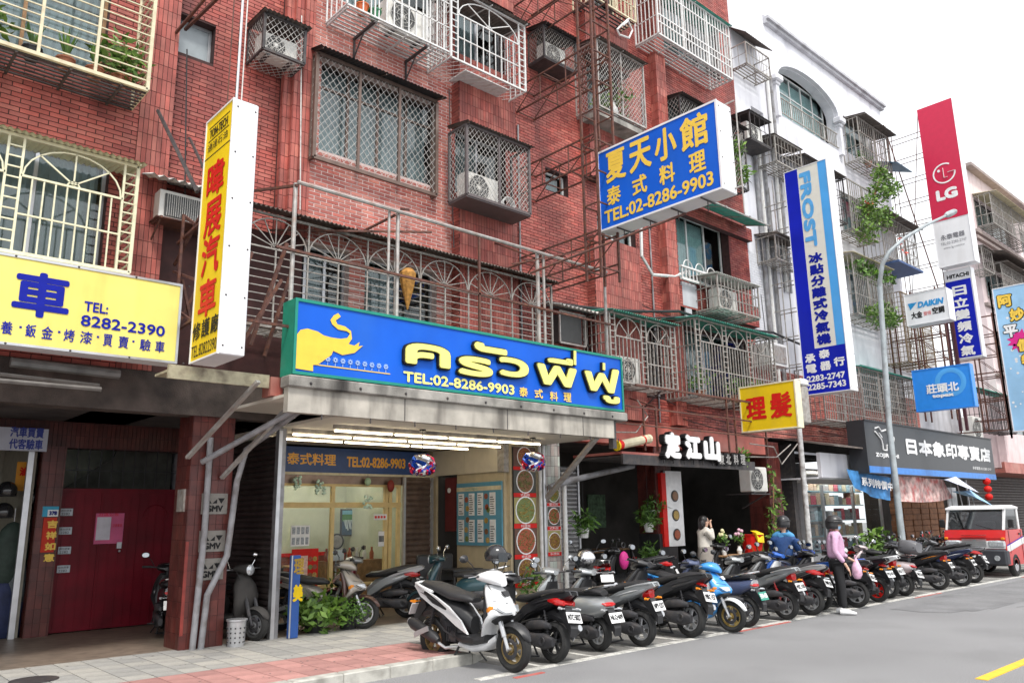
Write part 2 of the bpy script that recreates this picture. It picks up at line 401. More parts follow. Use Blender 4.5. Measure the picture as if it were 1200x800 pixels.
# ------------------------------------------------------------------ grilles and cages
def g_frame(b, o, u, v_, W, H, t=.035, d=.035):
    o, u, v_ = V(o), V(u), V(v_)
    for a, c in (((0, 0), (W, 0)), ((0, H), (W, H)), ((0, 0), (0, H)), ((W, 0), (W, H))):
        b.bar(o+u*a[0]+v_*a[1], o+u*c[0]+v_*c[1], t, d)
def g_bars(b, o, u, v_, W, H, step, t=.012, vert=True):
    o, u, v_ = V(o), V(u), V(v_); L = W if vert else H; n = max(1, round(L/step))
    for i in range(1, n):
        k = L*i/n
        if vert: b.bar(o+u*k, o+u*k+v_*H, t)
        else: b.bar(o+v_*k, o+v_*k+u*W, t)
def g_diam(b, o, u, v_, W, H, step=.11, t=.0058):
    o, u, v_ = V(o), V(u), V(v_); n = u.cross(v_); sl = 1.25
    for sgn in (1, -1):
        k = -H/sl if sgn > 0 else 0
        e = W if sgn > 0 else W+H/sl
        while k < e:
            # line a = k + sgn*c/sl
            pts = []
            c0, c1 = 0, H; a0, a1 = k, k+sgn*H/sl
            if sgn > 0:
                if a0 < 0: c0 = -a0*sl; a0 = 0
                if a1 > W: c1 = H-(a1-W)*sl; a1 = W
            else:
                if a0 > W: c0 = (a0-W)*sl; a0 = W
                if a1 < 0: c1 = H+a1*sl; a1 = 0
            if c1-c0 > .01:
                A, C = o+u*a0+v_*c0, o+u*a1+v_*c1; dd = n*.004*sgn
                b.bar(A+dd, C+dd, t)
            k += step
def g_fan(b, o, u, v_, W, H, t=.012, spokes=4, arch_t=.018):
    """arched fan: springs at the bottom of the rectangle"""
    o, u, v_ = V(o), V(u), V(v_); c = o+u*(W/2); N = 12; pts = [c+u*(W/2*cos(pi*i/N))+v_*(H*sin(pi*i/N)) for i in range(N+1)]
    for i in range(N): b.bar(pts[i], pts[i+1], arch_t)
    for i in range(1, spokes):
        a = pi*i/spokes; b.bar(c+v_*.03, c+u*(W/2*cos(a))+v_*(H*sin(a)), t)
    for i in range(6): 
        a0, a1 = pi*i/6, pi*(i+1)/6; b.bar(c+u*(.07*cos(a0))+v_*(.07*sin(a0)), c+u*(.07*cos(a1))+v_*(.07*sin(a1)), t)
def corr(b, x0, x1, ya, za, yb, zb, pitch=.09, amp=.018, axis='x', th=0):
    """corrugated sheet, ridges run from (ya,za) to (yb,zb)"""
    n = int((x1-x0)/pitch*4); P = []
    for i in range(n+1):
        x = x0+(x1-x0)*i/n; dz = amp*sin(i*pi/2)
        P.append(((x, ya, za+dz), (x, yb, zb+dz)))
    vs = [q for p in P for q in p]; fs = [(2*i, 2*i+2, 2*i+3, 2*i+1) for i in range(n)]
    b.add(vs, fs)
    vs = [(q[0], q[1], q[2]-.012) for q in vs]; b.add(vs, [f[::-1] for f in fs])
    return b
def leaves(b, c, r, n, size=.06, flat=1.0, droop=0, long=1.6):
    if b.t is None: b.t = []
    c = V(c)
    for i in range(n):
        d = V((random.gauss(0, 1), random.gauss(0, 1), random.gauss(0, 1)*flat)); d = d.normalized()*r*random.random()**.45; d.z *= flat
        p = c+d; q = V((random.uniform(-1, 1), random.uniform(-1, 1), random.uniform(-.6, .9)-droop)).normalized(); s_ = size*random.uniform(.6, 1.3)
        x = q.cross(V((random.uniform(-1, 1), random.uniform(-1, 1), random.uniform(-1, 1)))).normalized()
        t_ = random.random()
        b.add([p, p+q*s_*long*.5+x*s_*.4, p+q*s_*long, p+q*s_*long*.5-x*s_*.4], [(0, 1, 2, 3)]); b.t.append(t_)
def potted(x, y, z, label, h=.35, r=.16, mp=None, ml=None, long=1.6, size=.07, cat='potted plant', n=70, blade=False, group=None):
    t = T('potted_plant', label, cat, (x, y, z), group=group)
    ph = r*1.0
    B().lathe([(r*.5, 0), (r*.72, ph), (r*.8, ph), (r*.8, ph+.02), (r*.66, ph+.02), (r*.62, ph-.03)], (x, y, z), n=12).obj('pot', mp or mPot, t)
    b = B()
    if blade:
        b.t = []
        for i in range(n//4):
            a = random.uniform(0, 2*pi); L = h*random.uniform(.6, 1.1); base = V((x, y, z+ph)); tip = base+V((cos(a)*L*.35, sin(a)*L*.35, L)); sd_ = V((-sin(a), cos(a), 0))*.02
            mid = (base+tip)/2+V((0, 0, L*.05)); b.add([base-sd_*.6, base+sd_*.6, mid+sd_, tip, mid-sd_], [(0, 1, 2, 3, 4)]); b.t.append(random.random())
    else: leaves(b, (x, y, z+ph+h*.45), h*.55, n, size, long=long)
    b.obj('foliage', ml or mLeaf, t)
    return t
def ac_unit(x, y, z, label, w=.8, h=.55, d=.3, facing=-1, axis='y', group=None, cover=None):
    """split air conditioner outdoor unit; front (fan) towards -y or -x"""
    t = T('air_conditioner', label, 'air conditioner', (x, y, z), group=group)
    if axis == 'x':
        t.rotation_euler = (0, 0, -pi/2)
    B().bbox(-w/2, w/2, -d/2, d/2, .03, h, .02).obj('casing', mACb, t, local=True)
    cxx = -w*.14; rr = h*.41; cz = h*.52
    b = B(); b.lathe([(rr, 0), (rr*.98, .012), (rr*.02, .012)], (cxx, -d/2-.014, cz), 'y', 24).obj('fan_opening', mACd, t, local=True)
    b = B()
    for k in range(4): b.torus((cxx, -d/2-.022, cz), rr*(k+1)/4, .004, 'y', 24, 4)
    for k in range(8): b.bar((cxx, -d/2-.022, cz), (cxx+rr*cos(pi*k/4), -d/2-.022, cz+rr*sin(pi*k/4)), .006)
    b.obj('fan_grille', mACb, t, local=True)
    B().lathe([(.03, 0), (.05, .02), (.05, .03)], (cxx, -d/2-.03, cz), 'y', 12).obj('hub', mACb, t, local=True)
    b = B()
    for s_ in (-1, 1): b.box(s_*w*.32-.03, s_*w*.32+.03, -d/2, d/2, 0, .03)
    b.obj('foot', mDark, t, local=True)
    return t
def cage(label, x0, x1, Yf, Yb, z0, z1, m=None, front='diam', side=None, roof=None, roof_over=.12, roof_drop=.12, floor='slats', posts=2, step=.11, left=True, right=True, fm=None, t=.035, bar=.012, door=False, arches=3, group=None, name='window_cage', mesh_m=None, mid=None):
    m = m or mBrown; mm = mesh_m or m
    T_ = T(name, label, 'window cage', (x0, Yf, z0), group=group); W, H, D = x1-x0, z1-z0, Yb-Yf
    b = B()
    g_frame(b, (x0, Yf, z0), UX, UZ, W, H, t, t)
    for i in range(1, posts):
        b.bar((x0+W*i/posts, Yf, z0), (x0+W*i/posts, Yf, z1), t*.8)
    for x in (x0, x1):
        for z in (z0, z1): b.bar((x, Yf, z), (x, Yb, z), t*.8)
        b.bar((x, Yb-.02, z0), (x, Yb-.02, z1), t*.8)
    b.obj('frame', fm or m, T_)
    def fill(o, u, W_, st, nm, isfront=False):
        b = B(); o = V(o)
        if st == 'diam': g_diam(b, o, u, UZ, W_, H, step)
        elif st == 'diams': g_diam(b, o, u, UZ, W_, H, step*.62, .006)
        elif st == 'vert': g_bars(b, o, u, UZ, W_, H, step, bar); g_bars(b, o, u, UZ, W_, H, H/3, bar, False)
        elif st == 'hor': g_bars(b, o, u, UZ, W_, H, step, bar, False)
        elif st == 'grid': g_bars(b, o, u, UZ, W_, H, step, bar); g_bars(b, o, u, UZ, W_, H, step*1.6, bar, False)
        elif st == 'arch':
            n = arches; lad = .16; pw = (W_-lad)/n; ah = min(pw*.42, H*.3)
            q = o+u*(W_-lad); g_bars(b, q, u, UZ, lad, H, .13, bar, False); b.bar(q, q+UZ*H, bar*1.5)
            for i in range(n):
                a0 = pw*i
                g_bars(b, o+u*a0, u, UZ, lad, H, .13, bar, False); b.bar(o+u*(a0+lad), o+u*(a0+lad)+UZ*H, bar*1.5); b.bar(o+u*a0, o+u*a0+UZ*H, bar*1.5)
                q = o+u*(a0+lad); wq = pw-lad; hz = H-ah*1.12
                g_bars(b, q, u, UZ, wq, hz, step, bar); b.bar(q+UZ*hz, q+u*wq+UZ*hz, bar*1.5); b.bar(q+UZ*hz*.5, q+u*wq+UZ*hz*.5, bar*1.2)
                g_fan(b, q+UZ*hz+u*.02, u, UZ, wq-.04, ah, bar)
        elif st == 'archh':
            n = arches; pw = W_/n; ah = min(pw*.45, H*.3); hz = H-ah*1.1
            for i in range(n):
                q = o+u*(pw*i); b.bar(q, q+UZ*H, bar*1.6); b.bar(q+UZ*hz, q+u*pw+UZ*hz, bar*1.6)
                g_bars(b, q, u, UZ, pw, hz, step, bar, False); b.bar(q+u*pw*.5, q+u*pw*.5+UZ*hz, bar*1.6); g_fan(b, q+UZ*hz, u, UZ, pw-.02, ah, bar, 8)
        elif st == 'balus':      # two-tier balustrade with rings
            g_bars(b, o, u, UZ, W_, H, step, bar*1.3)
            for k in (.22, .35, .8): b.bar(o+UZ*H*k, o+u*W_+UZ*H*k, bar*1.6)
        if b.v: b.obj(nm, mm, T_)
    fill((x0, Yf, z0), UX, W, front, 'front_grille')
    if left: fill((x0, Yb, z0), -UY, D, side or front, 'side_grille')
    if right: fill((x1, Yf, z0), UY, D, side or front, 'side_grille')
    if floor == 'slats':
        m = mDark if m is mCream else m
        b = B(); n = max(3, int(D/.09))
        for i in range(n): y = Yf+D*(i+.5)/n; b.box(x0, x1, y-.018, y+.018, z0-.035, z0-.02)
        for i in range(int(W/.6)+1): x = x0+min(W-.02, .02+i*.6); b.box(x-.015, x+.015, Yf, Yb, z0-.06, z0-.036)
        b.obj('floor_rack', m, T_)
    elif floor == 'solid': B().box(x0-.01, x1+.01, Yf-.01, Yb, z0-.05, z0-.02).obj('floor_panel', fm or m, T_)
    elif floor == 'mesh':
        b = B(); g_diam(b, (x0, Yf, z0-.03), UX, UY, W, D, step); b.obj('floor_mesh', mm, T_)
    if roof:
        b = B(); rm = roof
        corr(b, x0-.06, x1+.08, Yf-roof_over, z1+.03, Yb, z1+.03+roof_drop, .075, .012); b.obj('awning', rm, T_)
        b = B()
        for x in (x0, (x0+x1)/2, x1): b.bar((x, Yf-roof_over+.02, z1-.0), (x, Yb, z1+roof_drop), .02)
        each(b, 'awning_bracket', m, T_)
    return T_
def window(parent, x0, x1, Y, z0, z1, n=2, fm=None, curt=None, cover=1.0, depth=.14, pane=None, transom=0, name='window'):
    """sliding window set back in its opening: frame > pane; curtain behind"""
    b = B(); yy = Y+depth; W = x1-x0; t = .045
    for (a, c) in ((x0, x0+t), (x1-t, x1)): b.box(a, c, yy, yy+.05, z0, z1)
    b.box(x0+t, x1-t, yy, yy+.05, z0, z0+t); b.box(x0+t, x1-t, yy, yy+.05, z1-t, z1)
    zt = z1-t-transom
    if transom: b.box(x0+t, x1-t, yy, yy+.05, zt-.02, zt+.02)
    for i in range(1, n): x = x0+W*i/n; b.box(x-.022, x+.022, yy+.002, yy+.048, z0+t, z1-t)
    fr = b.obj(name, fm or mBrown, parent)
    for i in range(n):
        a, c = x0+W*i/n+.03, x0+W*(i+1)/n-.03
        B().box(a, c, yy+.02, yy+.026, z0+t+.002, z1-t-.002).obj('pane', pane or mGlass, fr)
    if curt:
        b = B(); k = int(W*cover/.05); cx0 = x0+t if cover > 0 else x1-t
        for i in range(abs(k)):
            xa, xb = x0+t+i*.05, x0+t+(i+1)*.05
            if xb > x1-t: break
            d0, d1 = .03*((i) % 2), .03*((i+1) % 2)
            b.quad((xa, yy+.14+d0, z0+t), (xb, yy+.14+d1, z0+t), (xb, yy+.14+d1, z1-t), (xa, yy+.14+d0, z1-t))
        b.obj('curtain', curt, fr)
    return fr
# ------------------------------------------------------------------ ground
mAsph = mat('asphalt', (.245, .245, .25), .85, var=.14, vscale=.7, bump=.6, bscale=140, dirt=.5, dirtcol=(.14, .14, .145), dscale=.35, speck=.55, sscale=110)
mAsphB = mat('parking_strip_concrete', (.2, .195, .185), .85, var=.2, vscale=2, bump=.3, bscale=120, dirt=.7, dirtcol=(.06, .055, .05), dscale=1.5, speck=.4, sscale=110)
mLine = mat('worn_white_paint', (.6, .59, .55), .7, var=.15, vscale=20, dirt=.9, dirtcol=(.22, .21, .2), dscale=6, speck=.3, sscale=90)
mLineY = mat('yellow_road_paint', (.8, .48, .03), .7, var=.1, dirt=.3, dirtcol=(.3, .2, .08), dscale=5)
mLineR = mat('red_road_paint', (.5, .12, .1), .7, var=.2, dirt=.7, dirtcol=(.18, .15, .15), dscale=6)
mTileG = mat('grey_paving_tile', (.33, .32, .3), .8, var=.14, vscale=5, bump=.2, bscale=80, dirt=.6, dirtcol=(.12, .11, .1), dscale=2, speck=.3, tint=[(1, 1, 1), (1.18, 1.16, 1.12), (.84, .85, .86), (1.05, 1.05, 1.05)])
mTileP = mat('pink_paving_tile', (.4, .205, .185), .8, var=.14, vscale=5, bump=.2, bscale=80, dirt=.75, dirtcol=(.15, .1, .095), dscale=1.6, speck=.3, tint=[(1, 1, 1), (1.2, 1.2, 1.2), (.85, .85, .86), (1.05, 1.05, 1.05)])
mKerb = mat('kerb_concrete', (.45, .44, .4), .85, var=.2, vscale=6, bump=.3, dirt=.6, dirtcol=(.15, .14, .12), dscale=5)
mFloor = mat('arcade_floor_terrazzo', (.2, .155, .12), .45, var=.25, vscale=7, bump=.08, bscale=40, dirt=.5, dirtcol=(.07, .06, .05), dscale=2)
struct(B().box(-60, 400, -60, 8.0, -.3, 0).box(-60, 400, 8.0, 60, -.3, -.002), 'road', mAsph)
struct(B().box(6.75, 60, 7.34, 9.3, -.001, .004), 'parking_strip', mAsphB)
b = B(); b.box(6.0, 60, 7.18, 7.3, 0, .008)
for i in range(40): x = 7.0+i*.92; b.box(x, x+.07, 7.3, 9.0, .004, .01)
struct(b, 'parking_line', mLine)
b = B(); b.box(11.1, 12.6, 7.12, 7.17, 0, .009); b.box(6.35, 6.8, 6.98, 7.04, 0, .008); b.box(17.6, 19.0, 7.1, 7.14, 0, .008); b.box(24.5, 34, 7.08, 7.14, 0, .008)
struct(b, 'red_kerb_line', mLineR)
p = onZ(1150, 796, 0)
b = B(); b.box(p.x-.0, p.x+3.0, p.y-.06, p.y+.06, 0, .008)
for i in range(1, 12): b.box(p.x+i*6, p.x+i*6+3, p.y-.06, p.y+.06, 0, .008)
struct(b, 'yellow_centre_line', mLineY)
# a darker patch of repaired asphalt and a manhole
mPatch = mat('worn_asphalt_patch', (.205, .205, .21), .85, var=.16, vscale=1.2, bump=.6, bscale=150, dirt=.4, dirtcol=(.08, .08, .085), dscale=.9, speck=.55, sscale=110)
random.seed(21)
def blob(x0, x1, y0, y1, z, n=40):
    P = []
    for i in range(n):
        a = 2*pi*i/n; e = .35; r_ = 1+random.uniform(-.05, .05); P.append(((x0+x1)/2+(x1-x0)/2*abs(cos(a))**e*(1 if cos(a) > 0 else -1)*r_, (y0+y1)/2+(y1-y0)/2*abs(sin(a))**e*(1 if sin(a) > 0 else -1)*r_, z))
    return P
b = B()
for q_ in ((15.5, 30, 5.3, 6.9, .004),): P = blob(*q_); b.add(P, [tuple(range(len(P)))])
struct(b, 'asphalt_patch', mPatch)
b = B(); rc = random.Random(4)
for (x, y, L, a) in ((17, 5.1, 9, .03),):
    p_ = V((x, y, .005)); w0 = .006
    for i in range(int(L/.12)):
        a += rc.uniform(-.2, .2); a *= .8; q_ = p_+V((cos(a), sin(a), 0))*.12; nn = V((-sin(a), cos(a), 0))*w0; b.quad(p_-nn, q_-nn, q_+nn, p_+nn); p_ = q_
struct(b, 'crack', mat('crack_tar', (.05, .05, .05), .9))  # thin dark line of crack sealing laid on the asphalt
# pavement of separate tiles on a slab
pav = struct(B().box(-20, 6.6, 8.22, 14.2, -.1, .1).box(6.6, 60, 9.42, 14.2, -.1, .1), 'pavement', mat('pavement_bedding', (.09, .085, .08), .9))
def tiles(y0, y1, x0, x1, m, pk):
    b = B(); b.t = []
    n = round((y1-y0)/.3)
    face_bricks(b, (x0, y0, .1), UX, UY, x1-x0, y1-y0, .3, (y1-y0)/n, .01, .02, bond=False, pick=pk, jit=.004)
    return b
pkG = Pick(lambda p: 1.5 < p.x < 10.5 and p.y < 11.2); pkP = Pick(lambda p: 1.5 < p.x < 7)
for n_, bb, pk, m in (('grey', tiles(9.42, 11.22, -6, 24, mTileG, pkG), pkG, mTileG), ('pink', tiles(8.22, 9.42, -6, 6.6, mTileP, pkP), pkP, mTileP)):
    pk.emit('paving_tile', m, pav, 400)
    bb.obj('paving_tile', m, pav, kind='stuff')
    r_ = pk.emit('paving_tile', m, pav, 0) if 0 else None
b = B()
x = -6
while x < 6.5: b.bbox(x+.004, min(x+.6, 6.6), 8.05, 8.22, -.05, .125, .012); x += .6
struct(b, 'kerb', mKerb)
b = B(); b.rings([[(6.6, 8.05, -.02), (6.6, 8.05, .125), (6.6, 9.42, .125), (6.6, 9.42, -.02)], [(7.0, 8.25, -.02), (7.0, 8.25, .02), (7.0, 9.3, .03), (7.0, 9.3, -.02)]]); struct(b, 'kerb_ramp', mKerb)
b = B(); x = 7.0
while x < 60: b.bbox(x+.004, x+.6, 9.27, 9.42, -.05, .125, .012); x += .6
struct(b, 'kerb', mKerb)
struct(B().box(-6, 5.4, 11.22, 14.25, .1, .122).box(5.4, 24, 11.22, 14, .1, .121).box(24, 60, 11.1, 14, .1, .122), 'arcade_floor', mFloor)
tag(B().lathe([(.24, 0), (.24, .006), (.22, .008), (.02, .008)], (2.3, 10.25, .122), n=20).obj('manhole_cover', mDark), 'round dark iron manhole cover set in the grey paving at far left', 'manhole cover')
tag(B().bbox(17.3, 17.75, 7.6, 7.95, 0, .1, .04).obj('concrete_block', mKerb), 'low white concrete block on the parking line beside the scooters', 'concrete block')
# far side of the street and ground to the horizon are the same road sheet; low buildings behind the camera are not seen
# ------------------------------------------------------------------ red tiled apartment building
red = T('apartment_building', 'red tiled apartment building with barred windows over the restaurant arcade', 'building', (0, 11.1, 0))
ZB = 3.75; ZT = 18.3; YF = 11.1
def brickwall(name, x0, x1, z0, z1, Y, holes=(), grout=None, m=None, pick=None, pw=.225, ph=.066, parent=red, th=.22, gap=.012, proud=.009):
    g = B(); wall_shell(g, x0, x1, z0, z1, Y, holes, th); wo = g.obj(name, grout or mGrout, parent)
    hs_ = [(h[0]-x0, h[1]-x0, h[2]-z0, h[3]-z0) for h in holes]
    b = B(); face_bricks(b, (x0, Y, z0), UX, UZ, x1-x0, z1-z0, pw, ph, gap, proud, hs_, pick=pick)
    if pick: pick.emit('brick', m or mBrick, wo, pick.n); 
    if pick: 
        its = sorted(pick.items, key=lambda q: (q[0][0]-V((0, 0, CAMH))).length)[pick.n:]
        for P, Q, tv in its: b.add(P+Q, [(4, 5, 6, 7), (0, 1, 5, 4), (1, 2, 6, 5), (2, 3, 7, 6), (3, 0, 4, 7)]); b.t.extend([tv]*5)
    b.obj('brick', m or mBrick, wo, kind='stuff')
    return wo
def vtiles(name, x0, x1, z0, z1, Y, parent=red, side=0, m=None):
    """band of upright tiles; side: depth of the left return face"""
    wo = B().box(x0, x1, Y, Y+.25, z0, z1).obj(name, mGrout, parent)
    b = B(); face_bricks(b, (x0, Y, z0), UX, UZ, x1-x0, z1-z0, .066, .225, .008, .007, bond=False)
    if side: face_bricks(b, (x0, Y+side, z0), -UY, UZ, side, z1-z0, .066, .225, .008, .007, bond=False)
    b.obj('tile', m or mTileV, wo, kind='stuff'); return wo
def hole(px0, py0, px1, py1, Y=YF):
    a, c = onY(px0, py0, Y), onY(px1, py1, Y); return (a.x, c.x, min(a.z, c.z), max(a.z, c.z))
# unit A
hA1 = (-.4, 2.55, 7.75, 9.6); hA2 = (-.6, 2.75, 4.75, 6.6)
pk = Pick(lambda p: .4 < p.x < 3.05 and 6.4 < p.z < 8.0); pk.n = 140
brickwall('wall', -4, 3.05, ZB, ZT, YF, [hA1, hA2, (-3.5, -1.2, 7.75, 9.6), (-3.5, -1.2, 4.75, 6.6)], mGrout, mBrick, pk)
vtiles('pilaster', 3.05, 3.5, ZB, ZT, YF-.02)
window(red, hA1[0], hA1[1], YF, hA1[2], hA1[3], 3, mWood, mCurt, 1, transom=.5)
window(red, hA2[0], hA2[1], YF, hA2[2], hA2[3], 4, mAlu, mCurt, 1)
# recessed stair strip
hs1 = (3.55, 4.14, 8.75, 9.4)
pk = Pick(lambda p: 3.5 < p.x < 5.2 and 6.3 < p.z < 9.6); pk.n = 90
brickwall('wall', 3.5, 5.25, ZB, ZT, YF+.28, [hs1, (3.7, 4.3, 11.8, 12.5)], mGrout, mBrick, pk)
window(red, *hs1[:2], YF+.28, *hs1[2:], 1, mAlu, None, depth=.16, pane=mat('frosted_pane', (.32, .36, .38), .3, var=.1))
for i, (xa, xb, yy) in enumerate(((5.25, 5.38, .12), (5.38, 5.52, .03), (5.52, 5.7, -.02))):
    vtiles('pilaster', xa, xb, ZB+2.4, ZT, YF+yy, side=.1)
# unit B
hB = (5.85, 8.3, 7.75, 9.45); hB2 = (5.9, 8.3, 10.7, 12.6)
hB1 = [(5.3, 6.5, 4.5, 6.1), (6.8, 8.3, 4.5, 6.1)]
pk = Pick(lambda p: 5.7 < p.x < 8.5 and 6.3 < p.z < 7.6); pk.n = 70
brickwall('wall', 5.7, 8.64, ZB, ZT, YF, [hB, hB2, *hB1], mGroutW, mBrickP, pk, gap=.017, proud=.005)
window(red, *hB[:2], YF, *hB[2:], 4, mBrown, mCurt, .95, transom=.42)
window(red, *hB2[:2], YF, *hB2[2:], 3, mBrown, mCurt, .5)
for h in hB1: window(red, max(h[0], 5.75), h[1], YF, h[2], h[3], 2, mAlu, mCurt, .5)
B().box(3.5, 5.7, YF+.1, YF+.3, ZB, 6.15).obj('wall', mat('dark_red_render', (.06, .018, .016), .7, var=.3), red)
# box bays with upright tiles
for (xa, xb) in ((8.64, 10.1), (12.35, 13.9)):
    h = (xa+.25, xb-.2)
    for z0, z1 in ((ZB, 7.72), (9.1, 10.55), (12.1, 13.5), (15, ZT)):
        w_ = B().box(xa, xb, YF-.24, YF+.1, z0, z1).obj('bay', mGrout, red)
        b = B(); face_bricks(b, (xa, YF-.24, z0), UX, UZ, xb-xa, z1-z0, .066, .225, .007, .007, bond=False)
        face_bricks(b, (xa, YF, z0), -UY, UZ, .24, z1-z0, .225, .066, .01, .006); b.obj('tile', mTileV, w_, kind='stuff')
# unit C
hs3 = (11.15, 11.85, 8.52, 9.0); hw = (12.75, 14.1, 7.6, 8.4)
hC = [hs3, (12.6, 13.7, 7.72, 9.1), (8.72, 10.02, 7.72, 9.1), (8.72, 10.02, 10.55, 12.1), (12.6, 13.7, 10.55, 12.1), (12.6, 13.7, 13.5, 15), (11.0, 11.7, 11.2, 12.1), (12.2, 14.9, 4.4, 6.1), (8.9, 10.2, 4.5, 6.1)]
hC = [h for h in hC]; hC[1] = (12.55, 13.9, 7.4, 8.6) if 0 else hw
brickwall('wall', 8.64, 15.0, ZB, ZT, YF, hC, mGrout, mBrick)
window(red, *hs3[:2], YF, *hs3[2:], 1, mWhiteP, mCurt, 1); window(red, *hw[:2], YF, *hw[2:], 2, mWhiteP, mCurt, 1)
for h in hC[2:]: window(red, *h[:2], YF, *h[2:], 2, mAlu, mCurt, .6)
vtiles('pilaster', 15.0, 15.4, ZB, ZT, YF-.22, side=.22)
# unit D
hD3 = hole(800, 255, 868, 322); hD3 = (15.75, 18.1, 7.45, 9.3); hD4 = (15.7, 18.4, 10.6, 12.4); hD5 = (15.7, 18.4, 13.8, 15.4); hD2 = (15.8, 18.6, 4.4, 6.2)
brickwall('wall', 15.4, 19.05, ZB, ZT, YF, [hD3, hD4, hD5, hD2], mGrout, mBrick)
window(red, *hD3[:2], YF, *hD3[2:], 3, mWhiteP, mCurtG, .7, depth=.25)
for h in (hD4, hD5, hD2): window(red, *h[:2], YF, *h[2:], 3, mAlu, mCurt, .5)
for z in (7.2, 9.45, 12.55):    # projecting bands
    wo = B().box(15.4, 19.05, YF-.16, YF, z-.35 if z > 7.3 else z-.55, z).obj('band', mGrout, red)
    b = B(); zz = z-.35 if z > 7.3 else z-.55
    face_bricks(b, (15.4, YF-.16, zz), UX, UZ, 3.65, z-zz, .225, .066, .012, .006); b.obj('brick', mBrick, wo, kind='stuff')
# body of the building behind the facade, roof, floors, arcade beam
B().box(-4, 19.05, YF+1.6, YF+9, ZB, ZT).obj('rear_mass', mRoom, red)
B().box(-4, 19.05, YF+.02, YF+1.6, ZT-.15, ZT).box(-4, 19.05, YF+.24, YF+1.6, ZB+.01, ZB+.12).obj('slab', mConc, red)
b = B(); 
for z in (6.9, 9.9, 12.95): b.box(-4, 19.0, YF+.52, YF+1.6, z, z+.12)
for x in (3.3, 5.45, 8.6, 12.1, 15.2): b.box(x, x+.1, YF+.52, YF+1.6, ZB+.2, ZT-.2)
b.obj('partition', mRoom, red)
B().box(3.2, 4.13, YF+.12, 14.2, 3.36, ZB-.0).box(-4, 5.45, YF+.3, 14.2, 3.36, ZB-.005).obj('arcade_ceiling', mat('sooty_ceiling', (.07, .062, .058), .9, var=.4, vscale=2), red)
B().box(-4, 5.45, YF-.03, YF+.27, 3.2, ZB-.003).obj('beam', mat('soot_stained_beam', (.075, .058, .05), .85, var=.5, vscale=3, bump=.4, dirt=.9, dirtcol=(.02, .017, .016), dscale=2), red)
# columns of the arcade
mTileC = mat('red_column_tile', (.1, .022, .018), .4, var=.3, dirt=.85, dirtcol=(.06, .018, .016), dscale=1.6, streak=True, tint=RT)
def column(x0, x1, y0, y1, z1=3.3, m=mTileC, parent=red, z0=.12):
    wo = B().box(x0, x1, y0, y1, z0, z1).obj('column', mGrout, parent); b = B()
    face_bricks(b, (x0, y0, z0), UX, UZ, x1-x0, z1-z0, .098, .2, .006, .006, bond=False)
    face_bricks(b, (x0, y1, z0), -UY, UZ, y1-y0, z1-z0, .098, .2, .006, .006, bond=False)
    b.obj('tile', m, wo, kind='stuff'); return wo
column(4.13, 4.72, 11.1, 11.62); B().box(4.128, 4.17, 11.086, 11.094, .3, 1.5).obj('bright_patch', mat('bright_red_stripe', (.22, .03, .022), .5, var=.3, dirt=.8, dirtcol=(.12, .03, .02), dscale=6, streak=True), red)  # narrow strip of brighter red down the column's front left corner
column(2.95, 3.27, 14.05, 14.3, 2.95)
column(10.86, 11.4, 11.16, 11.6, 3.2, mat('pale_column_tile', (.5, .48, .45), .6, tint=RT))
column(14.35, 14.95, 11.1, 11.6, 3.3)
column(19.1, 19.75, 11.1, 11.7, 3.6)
# rear wall of the arcade, upright tiles over the gate
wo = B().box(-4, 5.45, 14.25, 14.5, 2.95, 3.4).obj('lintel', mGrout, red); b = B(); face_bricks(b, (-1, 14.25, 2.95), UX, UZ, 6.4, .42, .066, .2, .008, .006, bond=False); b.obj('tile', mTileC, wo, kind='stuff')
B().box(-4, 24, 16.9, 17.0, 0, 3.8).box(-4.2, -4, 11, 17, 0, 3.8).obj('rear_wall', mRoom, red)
B().box(5.36, 5.44, 13.3, 16.9, .12, 3.36).obj('party_wall', mGreyWall, red); B().box(3.0, 3.06, 14.5, 16.9, .12, 3.4).obj('party_wall', mGreyWall, red)
# red iron gate with number plate etc.
mGate = mat('crimson_gate_paint', (.15, .003, .012), .5, var=.2, vscale=3, dirt=.6, dirtcol=(.06, .003, .007), dscale=2, spec=.3)
gate = T('iron_gate', 'wide crimson iron gate with mail slot in the arcade at left', 'gate', (3.3, 14.2, .12))
for xa, xb in ((3.3, 3.88), (3.885, 4.47), (4.475, 5.06)): B().box(xa, xb, 14.2, 14.24, .14, 2.25).obj('gate_leaf', mGate, gate)
b = B()
for x in [3.36+i*.14 for i in range(13)]: b.box(x-.008, x+.008, 14.19, 14.2, .2, 2.2)
b.box(3.28, 5.08, 14.18, 14.26, 2.25, 2.31); b.torus((4.75, 14.19, 1.85), .2, .008, 'y', 20, 4, 0, pi)
b.obj('ribs', mGate, gate)
B().box(4.17, 4.24, 14.165, 14.2, 1.36, 1.46).ball((4.21, 14.15, 1.32), .02).obj('lock', mAlu, gate)
tag(text('公告', (3.86, 14.185, 1.9), UX, UZ, .4, .07, mRedT, None), 'red heading line above the pink notice on the gate', 'notice') if 0 else None
t = T('notice', 'pink and white paper notice taped on the crimson gate', 'notice', (3.8, 14.18, 1.45))
B().box(3.82, 4.25, 14.178, 14.188, 1.44, 1.92).obj('sheet', mat('pink_paper', (.6, .12, .25), .8), t)
B().box(3.84, 4.05, 14.17, 14.178, 1.5, 1.86).obj('sheet', mat('white_paper', (.62, .6, .66), .8), t)
text('社區公告', (3.86, 14.176, 1.875), UX, UZ, .3, .05, mRedT, t)
text('注意事項', (4.08, 14.176, 1.7), UX, UZ, .14, .05, mRedT, t)
